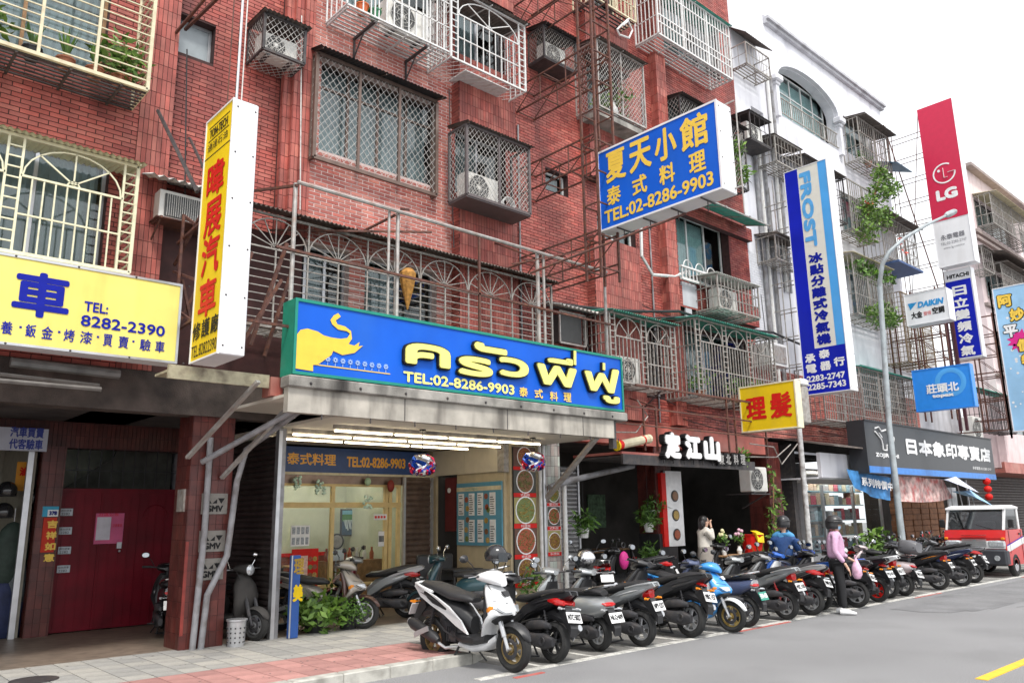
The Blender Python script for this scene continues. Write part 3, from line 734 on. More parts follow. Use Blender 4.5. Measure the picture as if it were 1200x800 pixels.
# window bars over the gate and sloping stair soffit behind
b = B(); g_bars(b, (3.3, 14.22, 2.33), UX, UZ, 1.76, .62, .17, .014); b.bar((3.3, 14.22, 2.6), (5.06, 14.22, 2.6), .016)
tag(b.obj('window_bars', mBlack), 'thin black window bars above the crimson gate', 'window bars')
B().prism([(3.08, 15.2, .2), (5.3, 15.2, .2), (5.3, 15.2, 3.3), (4.4, 15.2, 3.3), (4.3, 15.2, 2.9), (3.08, 15.2, 2.0)], (0, .05, 0)).obj('stair_wall', mat('stair_dark', (.1, .1, .085), .9, var=.3), red)
B().box(3.08, 5.34, 16.3, 16.4, .2, 3.36).obj('stair_wall', mat('stair_pale', (.68, .7, .58), .9, var=.2), red)
# corrugated roller shutter closing the side of the arcade (faces left)
def shutter(label, o, u, W, H, m, pitch=.085, lab='roller_shutter', frame=mAlu):
    o, u = V(o), V(u); n = u.cross(UZ); t = T(lab, label, 'roller shutter', tuple(o)); gr = []
    b = B(); k = int(H/pitch)
    for i in range(k):
        z = i*pitch
        for (za, da, zb, db) in ((z, 0, z+pitch*.35, .022), (z+pitch*.35, .022, z+pitch*.75, .022), (z+pitch*.75, .022, z+pitch, 0)):
            b.quad(o+UZ*za+n*da, o+u*W+UZ*za+n*da, o+u*W+UZ*zb+n*db, o+UZ*zb+n*db)
    b.obj('slat', m, t, kind='stuff')
    for a in (-.05, W+.01): B().bar(o+u*(a+.02)+n*.02, o+u*(a+.02)+n*.02+UZ*H, .055).obj('guide_rail', frame, t)
    return t
mShD = mat('dark_shutter', (.055, .045, .043), .5, metal=.3, var=.25, dirt=.4, dirtcol=(.12, .1, .09), dscale=3)
mShB = mat('brown_shutter', (.2, .14, .11), .35, metal=.5, var=.25, dirt=.3, dirtcol=(.3, .25, .22), dscale=5)
mShG = mat('grey_shutter', (.42, .42, .43), .4, metal=.4, var=.2, dirt=.4, dirtcol=(.2, .19, .18), dscale=3)
shutter('dark roller shutter closing the left side of the restaurant arcade', (5.45, 13.3, .12), -UY, 2.15, 2.95, mShD)
B().box(5.4, 5.52, 11.1, 11.2, .12, 3.1).obj('post', mat('dull_steel_post', (.28, .28, .29), .45, metal=.5, var=.2, dirt=.5, dirtcol=(.1, .09, .08), dscale=5), red)
mCreamW = mat('pale_lemon_paint', (.72, .7, .5), .5, var=.08, vscale=8, dirt=.3, dirtcol=(.35, .28, .15), dscale=9)
# ------------------------------------------------------------------ cages, awnings, air conditioners of the red building
def px_cage(label, fl, fr_, Yf, zt, Yb=None, **k):
    """cage from the photo pixels of the front bottom corners"""
    a, c = onY(*fl, Yf), onY(*fr_, Yf)
    return cage(label, a.x, c.x, Yf, Yb or YF, (a.z+c.z)/2, zt, **k)
cage('cream barred balcony with potted plants at the top left corner', -1.6, 2.94, 10.42, YF, 7.43, 9.7, mCream, front='hor', step=.135, posts=7, floor='slats', bar=.016, t=.045, mesh_m=mCream)
for i, (x, lb, kw) in enumerate(((.75, 'fern in a brown pot near the balcony edge at far left', dict(blade=False)), (1.15, 'bright green bushy plant in a terracotta pot on the cream balcony', dict()), (1.62, 'striped snake plant in a black pot on the cream balcony', dict(blade=True)), (2.0, 'broad leaved plant in a terracotta pot on the cream balcony', dict(blade=True)), (2.35, 'tall spiky leaf plant in a terracotta pot beside the big fern', dict(blade=True)), (2.66, 'large yellow green palm fern at the right end of the cream balcony', dict()))):
    potted(x, 10.7, 7.47, lb, h=.4+.18*(i == 5), r=.15, ml=mLeafY if i in (1, 5) else mLeaf, mp=mBlack if i == 2 else mPot, n=110 if i != 5 else 260, long=2.4, **kw)
tag(B().bbox(.2, .55, 10.75, 11.0, 7.47, 8.9, .03).obj('blue_panel', mat('indigo_tarp', (.03, .02, .3), .6, var=.2)), 'deep blue tarp hanging in the cream balcony', 'tarp')
cage('cream arched window grille under a pale awning above the yellow signboard', -1.14, 2.93, 10.45, YF, 4.87, 6.32, mCreamW, front='arch', arches=3, step=.13, posts=1, side='hor', roof=mCreamW, roof_over=.12, roof_drop=.1, floor='slats', bar=.018, t=.04, mesh_m=mCreamW)
# strip: diamond cage with air conditioner, little window unit under white corrugated sheet
a = onY(310, 55, 10.7); c = onY(358, 71, 10.7)
cage('small dark mesh cage with a tilted awning high beside the pilaster', a.x, c.x, 10.75, YF+.25, a.z, a.z+.62, mDark, front='diam', step=.1, roof=mCorr, roof_over=.1, roof_drop=.03, posts=1, floor='mesh', mesh_m=mWire, t=.045)
ac_unit(a.x+.35, 11.05, a.z+.02, 'cream air conditioner in the small dark mesh cage beside the pilaster', w=.6, h=.4, d=.3)
a = onY(185, 222, 10.8)
t = T('air_conditioner', 'old window air conditioner on rusty bracket under white corrugated sheet', 'air conditioner', (a.x+.55, 11.0, 5.95))
x0 = a.x+.05
B().box(x0, x0+.75, 10.85, 11.38, 5.85, 6.27).obj('casing', mACb, t)
b = B(); b.box(x0+.07, x0+.7, 10.83, 10.85, 5.9, 6.22); b.obj('front_opening', mACd, t)
b = B(); g_bars(b, (x0+.07, 10.825, 5.9), UX, UZ, .63, .32, .03, .005); b.obj('fins', mACb, t)
b = B(); 
for x in (x0, x0+.7): b.bar((x, 11.38, 5.82), (x, 10.7, 5.82), .03); b.bar((x, 11.38, 5.4), (x, 10.75, 5.8), .02)
b.box(x0-.05, x0+.8, 10.75, 11.38, 5.83, 5.845); b.obj('bracket', mRust, t)
b = B(); corr(b, x0-.2, x0+1.0, 10.62, 6.36, 11.38, 6.62, .13, .022); tag(b.obj('rain_cover', mCorrW), 'white corrugated rain cover over the old window air conditioner', 'rain cover')
# unit B: big mesh window, black awning, balcony above
a = onY(367, 184, 10.95); c = onY(511, 229, 10.95)
cage('wide brown framed window guard with diamond mesh and black awning', a.x, c.x, 10.95, YF, (a.z+c.z)/2, 9.38, mBrown, front='diam', side='diam', step=.125, roof=mDark, roof_over=.22, roof_drop=.1, posts=3, floor=None, mesh_m=mWire, t=.06)
pz = onY(400, 23, 10.4)
cage('white railed balcony rack with flower pots and an outdoor unit at top centre', 5.9, 8.07, 10.4, YF, 10.11, 11.6, mWhiteP, front='vert', step=.16, posts=4, floor='slats', bar=.02, t=.03)
ac_unit(7.2, 10.66, 10.14, 'white outdoor unit on the white railed rack at top centre', w=.85, h=.62)
B().box(8.1, 8.55, 10.45, 10.5, 10.12, 11.4)
for x, m_, lb in ((6.25, mat('orange_pot', (.6, .13, .03), .6), 'orange pot at the end of the white rack'), (6.5, mat('green_pot', (.02, .2, .08), .6), 'dark green pot next to the orange pot on the white rack')):
    t = T('flower_pot', lb, 'pot', (x, 10.5, 10.12)); B().lathe([(.07, 0), (.11, .16), (.12, .16), (.12, .18), (.1, .18), (.09, .14)], (x, 10.5, 10.12), n=12).obj('pot', m_, t); bb = B(); leaves(bb, (x, 10.5, 10.35), .1, 30, .05); bb.obj('foliage', mLeaf, t)
b = B()
for x in (6.45, 7.55): b.bar((x, 10.4, 10.03), (x, YF, 10.03), .04); b.bar((x, YF-.03, 10.03), (x, YF-.03, 9.62), .03); b.bar((x, YF-.03, 9.66), (x, 10.75, 10.02), .02)
tag(b.obj('rack_bracket', mDark), 'pair of dark brackets under the white balcony rack', 'bracket')
# box bay cages
cage('white arched cage with lattice sides under a dark corrugated roof at top', 8.05, 9.92, 10.36, YF, 10.0, 11.45, mWhiteP, front='arch', arches=1, side='grid', step=.16, posts=1, roof=mCorr, floor='mesh', t=.035, bar=.016)
tag(B().box(8.5, 9.6, 10.5, 11.0, 9.97, 9.99).obj('shelf_board', mWhiteP), 'white board lying in the white arched cage', 'board')
a = onY(547, 227, 10.33); c = onY(621, 252, 10.33)
cage('dark mesh cage holding a white outdoor unit in the centre of the facade', a.x, c.x, 10.33, YF-.24, (a.z+c.z)/2, 8.76, mBrown, front='diam', step=.105, roof=mCorr, roof_over=.1, roof_drop=.12, posts=2, floor='solid', mesh_m=mWire, t=.05, fm=mat('grey_brown_frame', (.12, .1, .1), .5))
zf = (a.z+c.z)/2
ac_unit(a.x+.55, 10.68, zf, 'white outdoor unit with a round fan inside the central mesh cage', w=.78, h=.58)
t = T('hose_coil', 'coil of pale hose lying in the central mesh cage', 'hose', (c.x-.35, 10.55, zf)); b = B()
for k in range(4): b.torus((c.x-.38, 10.5+.03*k, zf+.16), .15-.008*k, .012, 'y', 20, 6)
b.obj('coil', mWhiteP, t)
# small cage with unit behind the scaffold, plant cage, top beige rack
a = onY(640, 68, 10.55); c = onY(677, 80, 10.55)
cage('small sooty cage with an outdoor unit behind the rusty scaffold', a.x, c.x, 10.6, YF, (a.z+c.z)/2, (a.z+c.z)/2+.72, mDark, front='diam', step=.09, roof=mDark, posts=1, floor='solid', mesh_m=mGreyBar, t=.04)
ac_unit((a.x+c.x)/2, 10.88, (a.z+c.z)/2, 'dirty outdoor unit in the small sooty cage behind the scaffold', w=.62, h=.5)
a = onY(704, 124, 10.4); c = onY(757, 151, 10.4)
z0 = (a.z+c.z)/2
cage('dark mesh balcony cage with ferns and a white vase right of the scaffold', a.x-.05, c.x, 10.4, YF, z0, z0+1.62, mSteel, front='diam', step=.105, roof=mCorr, roof_over=.12, roof_drop=.12, posts=2, floor='slats', mesh_m=mWire, t=.035)
potted(a.x+.9, 10.75, z0, 'leafy green shrub in the mesh balcony cage right of the scaffold', h=.9, r=.14, ml=mLeafY, n=240, size=.07)
potted(a.x+.35, 10.7, z0, 'small low plant beside the white vase in the mesh balcony cage', h=.4, r=.1, ml=mLeafY, n=90)
t = T('vase', 'white vase standing between the plants in the mesh balcony cage', 'vase', (a.x+.62, 10.55, z0)); B().lathe([(.05, 0), (.1, .12), (.1, .2), (.04, .3), (.05, .36)], (a.x+.62, 10.55, z0), n=14).obj('body', mWhiteP, t, smooth=True)
tag(B().box(a.x-.05, c.x-.1, 10.42, 10.9, z0-.2, z0-.07).obj('planter_tray', mConc), 'mossy grey planter tray under the mesh balcony cage', 'planter')
a = onY(716, 14, 10.4)
cage('beige rack at the top edge right of the scaffold', 12.2, 13.65, 10.4, YF, 13.23, 14.4, mCream, front='vert', step=.13, posts=2, floor='slats', bar=.02)
t = T('hose_loop', 'heart shaped loop of white hose hanging from the beige rack', 'hose', (a.x+.5, 10.4, a.z-.6)); b = B()
q = [onY(x, y, 10.4) for x, y in ((737, 22), (728, 30), (723, 35), (726, 41), (737, 45), (741, 36), (736, 25), (730, 30))]; b.path(q, .025, 6); b.obj('hose', mWhiteP, t)
# unit D
a = onY(770, 33, 10.3); c = onY(853, 82, 10.3)
cage('long white balustraded balcony with green curtains at the top of the red building', 14.5, 17.75, 10.38, YF, 13.3, 14.9, mWhiteP, front='balus', step=.13, posts=3, floor='slats', bar=.02, t=.045, side='vert', roof=mGreenP, roof_over=.1)
cage('dark mesh cage with climbing plants behind the blue hanging sign', 15.45, 18.4, 10.55, YF, 10.3, 12.05, mDark, front='diam', step=.12, roof=mDark, roof_over=.15, posts=3, floor='slats', mesh_m=mWire, t=.04)
for x, z, n_, r in ((16.4, 11.0, 200, .32), (17.9, 11.3, 220, .36), (18.1, 10.7, 180, .35)):
    b = B(); leaves(b, (x, 10.65, z), r, n_, .08, long=2.4); tag(b.obj('climbing_plant', mLeafY), {16.4: 'climbing plant in the middle of the dark mesh cage', 17.9: 'upper tuft of vine at the right end of the dark mesh cage', 18.1: 'lower tuft of vine hanging at the right end of the dark mesh cage'}[x], 'vine')
b = B(); 
a, c = onY(833, 240, 10.2), onY(889, 250, 10.2)
t = T('awning', 'green translucent corrugated awning over the wide teal curtained window', 'awning', (15.5, 10.3, 9.4))
b = B(); corr(b, 15.4, 18.75, 10.2, 9.28, YF-.18, 9.52, .1, .015); b.obj('sheet', mGreenP, t)
b = B(); 
for x in (15.5, 16.6, 17.7, 18.7): b.bar((x, 10.15, 9.26), (x, YF-.1, 9.5), .03)
b.bar((15.4, 10.2, 9.26), (18.75, 10.2, 9.26), .03); b.obj('bracket', mSteel, t)
t = T('balustrade', 'low white window balustrade with small arches over stained plaster', 'balustrade', (15.5, 10.9, 7.35)); b = B()
b.box(15.45, 17.3, 10.8, 10.86, 7.3, 7.36); b.box(15.45, 17.3, 10.8, 10.86, 7.62, 7.66)
for i in range(12): x = 15.5+i*.15; b.bar((x, 10.83, 7.3), (x, 10.83, 7.65), .025)
for i in range(3): b.torus((15.75+i*.5, 10.83, 7.66), .18, .014, 'y', 12, 4, 0, pi)
b.obj('rail', mWhiteP, t)
B().box(15.6, 16.2, 10.93, 10.98, 6.7, 7.3).box(15.7, 15.95, 10.94, 10.98, 6.2, 6.7).obj('plaster_patch', mGreyWall, red)
a = onY(825, 355, 10.35); c = onY(884, 362, 10.35)
x0, x1, z0 = 16.15, 18.0, 6.62
cage('white grid rack with an outdoor unit beneath a corrugated cover', x0, x1, 10.3, YF, z0, z0+.82, mGreyBar, front='grid', step=.16, roof=mCorrW, roof_over=.06, roof_drop=.08, posts=2, floor='slats', bar=.018)
ac_unit(16.95, 10.68, z0, 'outdoor unit with a yellowed fan in the white grid rack', w=.85, h=.62)
cage('long white arched window grille under a green awning edge above the black signboard', 14.95, 18.35, 10.2, YF, 4.35, 6.12, mGreyBar, front='arch', arches=3, step=.12, side='vert', roof=mGreenP, roof_over=.14, posts=1, floor='slats', bar=.018, mesh_m=mGreyBar)
for x, lb in ((15.6, 'dark bushy houseplant at the left of the long arched grille'), (17.0, 'green houseplant in the middle of the long arched grille'), (17.9, 'spiky houseplant at the right of the long arched grille')):
    potted(x, 10.6, 4.4, lb, h=.6, r=.15, n=120, ml=mLeafY if x > 17.5 else mLeaf)
cage('white arched window grille with green awning right of the small corrugated cover', 12.15, 14.35, 10.35, YF, 4.42, 5.85, mGreyBar, front='arch', arches=2, step=.13, side='grid', roof=mGreenP, roof_over=.14, posts=1, floor='slats', bar=.018, mesh_m=mGreyBar)
ac_unit(13.0, 10.7, 4.45, 'white outdoor unit in the arched window grille with green awning', w=.7, h=.58)
b = B()
for x in (12.6, 13.8): b.bar((x, 10.4, 4.35), (x, YF, 3.9), .03)
tag(b.obj('rack_bracket', mDark), 'slanting brackets under the arched grille above the cigarette shaped tube', 'bracket')
t = T('window_box', 'small dark window hood under grey corrugated sheet left of the green awning', 'window hood', (11.0, 10.7, 5.2))
b = B(); corr(b, 10.95, 12.1, 10.55, 5.85, YF, 6.0, .12, .02); b.obj('sheet', mCorrW, t)
B().box(11.2, 11.85, 10.85, YF, 5.2, 5.75).obj('hood', mACd, t); b = B(); g_frame(b, (11.15, 10.8, 5.15), UX, UZ, .75, .65, .03); b.obj('frame', mSteel, t)
# second floor: long arched grille under a corrugated roof over the main sign
cage('long iron grille of fan arches under rusty corrugated roof above the main sign', 4.45, 10.75, 10.62, YF, 4.5, 6.2, mGreyBar, front='archh', arches=6, step=.115, side='hor', floor='slats', posts=1, bar=.014, t=.035)
t = T('corrugated_roof', 'long dark corrugated roof strip above the second floor grille', 'awning', (4.4, 10.4, 6.25)); b = B(); corr(b, 4.35, 10.8, 10.45, 6.25, YF, 6.45, .075, .016); b.obj('sheet', mCorr, t)
b = B()
for i in range(9): x = 4.5+i*.78; b.bar((x, 10.5, 6.22), (x, YF, 6.4), .025)
b.obj('rafter', mRust, t)
t = T('dried_hanging', 'dried orange corn husk bundle hanging in the second floor grille', 'ornament', (6.75, 10.5, 5.7))
B().loft([(0, 0, 0, .16, .05), (.1, 0, 0, .2, .06), (.35, 0, 0, .14, .05), (.75, 0, 0, .02, .02)], 8) if 0 else None
b = B(); a = onY(478, 322, 10.55); b.path([a+UZ*.1, a+UZ*.02, a-UZ*.08, a-UZ*.2, a-UZ*.4, a-UZ*.6], .1, 9, radii=[.08, .14, .13, .11, .06, .012]); b.obj('bundle', mat('dried_orange', (.4, .19, .04), .8, var=.4, vscale=20), t)
# pipe scaffold that carries the main sign
t = T('sign_scaffold', 'galvanised pipe scaffold with rusty rails standing behind the main sign', 'scaffold', (4.77, 9.6, 4.6))
for x, r_ in ((4.77, .032), (6.32, .022), (6.48, .03), (9.45, .036), (9.6, .026), (11.25, .028)): B().tube((x, 9.66, 3.9), (x, 9.66, 6.35), r_, 8).obj('post', mSteel, t)
b = B(); b.tube((4.77, 9.6, 6.35), (11.25, 9.6, 6.33), .03, 8); b.obj('top_rail', mSteel, t)
b = B(); b.bar((4.5, 9.6, 5.35), (11.3, 9.6, 5.3), .035); b.bar((5.0, 11.0, 6.1), (7.3, 9.9, 6.3), .03) ; b.bar((8.05, 9.6, 4.3), (8.05, 9.6, 6.3), .035); b.bar((4.77, 9.6, 6.3), (4.5, 11.1, 6.6), .035); b.bar((7.6, 11.0, 7.1), (6.5, 9.6, 6.4), .04)
b.bar((6.4, 9.6, 6.28), (6.4, 11.1, 6.28), .03); b.bar((9.5, 9.6, 6.28), (9.5, 11.1, 6.28), .03); b.bar((11.25, 9.6, 6.28), (11.25, 11.1, 6.28), .03); b.bar((9.5, 11.1, 7.0), (9.5, 9.6, 6.2), .03)
b.bar((4.3, 9.8, 4.0), (4.75, 9.8, 5.5), .045); b.bar((4.55, 9.9, 3.9), (4.9, 9.9, 5.2), .04); b.obj('rusty_rail', mRust, t)
# lattice scaffold arms of the blue hanging sign (perpendicular to the wall, X = 10.6)
t = T('sign_scaffold', 'rusty lattice tower and four arms carrying the blue hanging sign', 'scaffold', (10.6, 11, 6.5))
b = B(); XA, XB = 10.35, 10.85
for X in (XA, XB):
    for y in (8.95, 9.3): b.bar((X, y, 5.9), (X, y, 12.9), .04)
    for z in [6.1+.62*i for i in range(11)]: b.bar((X, 8.95, z), (X, 9.3, z), .022)
for z in [6.1+.62*i for i in range(11)]:
    for y in (8.95, 9.3): b.bar((XA, y, z), (XB, y, z), .025)
b.obj('lattice_tower', mRust, t)
for zz in (6.25, 8.15, 10.0, 11.95):
    b = B()
    for X in (XA, XB):
        for z in (zz, zz+.55): b.bar((X, YF, z), (X, 8.95, z), .028)
        for k in range(3):
            y0, y1 = YF-.72*k, YF-.72*(k+1); b.bar((X, y0, zz+(.55 if k % 2 else 0)), (X, y1, zz+(0 if k % 2 else .55)), .016); b.bar((X, y1, zz), (X, y1, zz+.55), .018)
    for y in (YF-.05, 10.3, 9.6):
        for z in (zz, zz+.55): b.bar((XA, y, z), (XB, y, z), .02)
    b.obj('lattice_arm', mRust, t)
b = B(); b.bar((10.4, 9.2, 6.5), (8.6, 9.4, 5.9), .02); b.tube((9.3, 9.7, 5.95), (10.8, 7.4, 6.75), .022, 6); b.obj('tie_rod', mRust, t)
# cables along the facade
def cable(pts, r, label, m=mBlack, sag=.1, n=8):
    b = B()
    for a, c in zip(pts[:-1], pts[1:]):
        a, c = V(a), V(c); q = [a.lerp(c, i/n)-UZ*sag*4*(i/n)*(1-i/n) for i in range(n+1)]; b.path(q, r, 5)
    return tag(b.obj('cable', m), label, 'cable')
cable([(10.8, 10.9, 5.95), (15.2, 10.8, 6.45), (19.5, 10.8, 6.55), (24, 10.7, 6.3)], .035, 'thick black cable bundle sagging across the facade to the white building', sag=.08)
cable([(10.8, 10.8, 5.85), (15.2, 10.7, 6.3), (19.5, 10.7, 6.35)], .02, 'thinner black cable running under the thick bundle', sag=.12)
q = [onY(x, y, 10.9) for x, y in ((751, 262), (752, 300), (765, 322), (790, 324), (805, 318))]; b = B(); b.path(q, .04, 6); tag(b.obj('pipe', mWhiteP), 'white lagged hose curving down the red wall below the hanging sign', 'hose')
cable([onY(185, 130, 11.0), onY(231, 225, 9.6)], .028, 'dark diagonal brace rod from the wall to the tall yellow sign', mDark, 0, 2)
cable([onY(222, 162, 11.1), onY(240, 200, 9.6)], .022, 'short dark brace rod behind the tall yellow sign', mDark, 0, 2)
for pa, pb, lb, m_ in (((273, 30), (267, 122), 'thin rusty hanger rod left of the two above the tall yellow sign', mRust), ((288, 12), (278, 116), 'pale hanger pipe above the tall yellow sign', mAlu), ((295, 48), (284, 118), 'right hand pale cable above the tall yellow sign', mWire)):
    a, c = onX(*pb, 3.45), None; top = onX(*pa, 3.45); b = B(); b.tube(V((3.5, a.y+.15, 6.68)), V((3.5, a.y+.15, 8.85)), .016 if m_ is mAlu else .008, 6); tag(b.obj('hanger_rod', m_), lb, 'rod')
b = B(); a = onY(240, 0, 9.6); b.bar((2.6, 9.3, 9.05), (3.75, 9.3, 9.05), .05); b.bar((3.75, 9.3, 9.05), (3.65, YF+.2, 9.1), .04); b.bar((3.45, 9.0, 8.8), (3.45, YF+.2, 8.85), .035); b.bar((3.45, 9.0, 8.8), (3.75, 9.3, 9.05), .03)
tag(b.obj('wall_bracket', mRust), 'rusty iron arms reaching out above the tall yellow sign', 'bracket')
# jumble of iron behind the tall yellow sign
t = T('iron_bracket', 'tangle of dark and grey iron struts behind the tall yellow sign', 'bracket', (3.4, 10.5, 4.5)); b = B()
for p, q in (((3.62, 9.45, 6.0), (3.7, YF, 5.3)), ((3.62, 9.45, 5.2), (3.7, YF, 6.1)), ((3.62, 10.65, 3.9), (3.62, 10.65, 5.9)), ((3.62, 9.45, 4.6), (3.7, YF, 5.2)), ((3.62, 9.45, 4.0), (3.7, YF, 4.7)), ((3.6, 9.45, 5.6), (3.65, 10.9, 5.55)), ((3.6, 9.45, 4.3), (3.65, 10.9, 4.25)), ((3.9, 9.4, 3.7), (4.6, 9.6, 4.9)), ((3.7, 9.8, 3.65), (4.3, 9.9, 5.3)), ((3.7, 10.75, 5.0), (4.0, 10.65, 3.8)), ((3.65, 10.8, 4.2), (4.0, 10.7, 5.2)), ((3.9, 9.3, 4.2), (4.8, 9.5, 4.25))): b.bar(p, q, .035)
b.obj('strut', mRust, t)
# drain pipes and spouts round the left column
def pipe(pts, r, label, m, cat='pipe'):
    b = B(); b.path(pts, r, 10); return tag(b.obj('pipe', m, smooth=True), label, cat)
mPVC = mat('grey_pvc', (.27, .27, .285), .45, var=.2, dirt=.8, dirtcol=(.12, .1, .09), dscale=5)
a = onY(224, 763, 11.05); pipe([(a.x, 11.02, .12), (a.x+.06, 11.02, 1.6), (a.x+.06, 11.02, 2.9)], .042, 'grey drain pipe on the red column, left of the pair', mPVC)
a = onY(235, 762, 11.0); pipe([(a.x, 11.0, .12), (a.x+.04, 11.0, .8), (a.x+.28, 11.0, 1.3), (a.x+.36, 11.0, 2.3), (a.x+.45, 10.95, 2.75), (5.15, 9.9, 3.25)], .042, 'grey drain pipe bending away from the red column, right of the pair', mPVC)
pipe([(4.2, 10.9, 2.55), (5.05, 9.6, 3.28), (5.12, 9.5, 3.3), (5.12, 9.5, 3.5)], .04, 'grey spout pipe running up to the left end of the canopy', mPVC)
for k, (p, q, lb) in enumerate((((4.0, 10.9, 2.6), (4.35, 9.6, 3.5), 'left slanting steel strut under the canopy'), ((4.55, 11.05, 2.35), (5.05, 9.4, 3.6), 'right slanting steel strut crossing the drain pipes'))):
    b = B(); b.bar(p, q, .06, .04); tag(b.obj('strut', mSteel), lb, 'strut')
a, c = onX(675, 480, 10.75) if 0 else onY(687, 518, 9.5), None
b = B(); b.bar((10.6, 9.45, 3.1), (10.95, 11.15, 2.05), .11, .05); tag(b.obj('strut', mSteel), 'wide pale strut propping the right end of the restaurant canopy', 'strut')
mEngD = mat('sooty_duct', (.16, .155, .15), .5, metal=.4, var=.3)
mCreamD = mat('peeling_cream', (.42, .38, .26), .7, var=.2, vscale=9, dirt=.9, dirtcol=(.1, .07, .05), dscale=5)
# old cream awning sheet and tubes between the signs and the beam
t = T('old_awning', 'peeling cream metal awning strip below the tall yellow sign', 'awning', (3.4, 9.9, 3.5)); B().box(3.27, 4.56, 9.77, 10.2, 3.53, 3.56).box(3.27, 4.56, 9.73, 9.77, 3.45, 3.62).obj('sheet', mCreamD, t); B().box(4.57, 4.74, 9.7, 9.95, 3.35, 3.6).obj('end_block', mBrickP, t)
b = B(); b.tube((.8, 10.6, 3.47), (2.75, 10.6, 3.42), .025); b.tube((.8, 10.5, 3.36), (2.75, 10.5, 3.36), .03); tag(b.obj('lamp_tube', mat('sooty_tube', (.14, .13, .12), .6, var=.3)), 'pair of old grey tubes under the yellow signboard', 'tube')
b = B(); b.tube((1.8, 10.7, 3.62), (3.0, 10.7, 3.6), .06, 8); tag(b.obj('duct', mEngD), 'crumpled silver duct above the arcade beam at left', 'duct')
# little steel plates on the column
for k, (z, lb) in enumerate(((2.0, 'topmost'), (1.5, 'middle'), (1.13, 'lowest'))):
    t = T('meter_plate', f'{lb} of the three pale pierced plates on the red column', 'plate', (4.42, 11.08, z)); B().box(4.3, 4.66, 11.07, 11.085, z-.14, z+.14).obj('plate', mat('dull_plate', (.22, .21, .19), .6, var=.2, dirt=.5, dirtcol=(.12, .1, .09), dscale=8), t)
    text('GMV', (4.36, 11.07, z-.11), UX, UZ, .24, .09, mInk, t, bold=.006); text('▲◢▼', (4.34, 11.07, z+.0), UX, UZ, .28, .08, mInk, t)
B().box(4.1, 4.13, 11.2, 11.45, 1.9, 2.2).obj('meter_box', mGreyBar, red)
# ------------------------------------------------------------------ signs
def xsign(name, label, X, yf, yn, z0, z1, th, face, frame=mWhiteS, border=.03, cat='sign', group=None):
    """box sign hung at right angles to the facade; its picture side faces left (-x)"""
    t = T(name, label, cat, (X, (yf+yn)/2, z0), group=group)
    B().bbox(X+.012, X+th, yn, yf, z0, z1, .012).obj('box', frame, t)
    B().box(X, X+.012, yn+border, yf-border, z0+border, z1-border).obj('face', face, t)
    b = B(); 
    for (ya, yb, za, zb) in ((yn, yf, z0, z0+border), (yn, yf, z1-border, z1), (yn, yn+border, z0+border, z1-border), (yf-border, yf, z0+border, z1-border)): b.box(X-.012, X+.012, ya, yb, za, zb)
    b.obj('frame', frame, t)
    return t
def tx(t, s, X, yf, z0, a, c, w_, h, m, bold=0, vert=False, dp=.006, ext=0):
    return text(s, (X, yf-a, z0+c), -UY, UZ, w_, h, m, t, bold=bold, depth=dp, ext=ext)
def strip(t, name, X, ya, yb, za, zb, m, off=.003):
    return B().box(X-off, X, ya, yb, za, zb).obj(name, m, t)
def screws(t, X, yn, th, z0, z1, n):
    b = B()
    for i in range(n):
        z = z0+.1+(z1-z0-.2)*i/(n-1)
        for x in (X+.05, X+th-.04): b.ball((x, yn, z), .012, n=6, m=4)
    b.obj('screw', mDark, t)
# blue hanging sign
X, yf, yn, z0, z1 = 10.6, 9.15, 6.52, 6.86, 8.44
t = xsign('hanging_sign', 'large blue hanging sign with golden characters on the rusty scaffold', X, yf, yn, z0, z1, .42, mBlue, border=.035)
for s, a, w_ in (('夏', .2, .48), ('天', .76, .5), ('小', 1.33, .47), ('館', 1.88, .56)): tx(t, s, X, yf, z0, a, .88, w_, .6, mGold, .018)
for s, a in (('泰', .2), ('式', .8), ('料', 1.4), ('理', 2.02)): tx(t, s, X, yf, z0, a, .44, .33, .36, mGold, .01)
tx(t, 'TEL:02-8286-9903', X, yf, z0, .12, .12, 2.35, .25, mGold, .009)
screws(t, X, yn, .42, z0, z1, 4)
b = B(); b.tube((X+.42, yn-.1, z0-.35), (X+.42, yn-.1, z1+.05), .013, 6); b.bar((X+.35, yn-.12, z1+.05), (X+.35, yn+.3, z1+.05), .02); b.bar((X+.35, yn-.12, z0+.1), (X+.35, yn+.05, z0+.1), .02); tag(b.obj('support_rod', mSteel), 'thin rod standing off the street edge of the blue hanging sign', 'rod')
b = B()
for i in range(4): b.bar((X+.2, yf-.4-i*.6, z0-.02), (X+.2, yf-.4-i*.6, z0-.2), .014); b.bar((X, yf-.4-i*.6, z0-.02), (X+.42, yf-.4-i*.6, z0-.02), .02)
b.obj('hook', mDark, t)
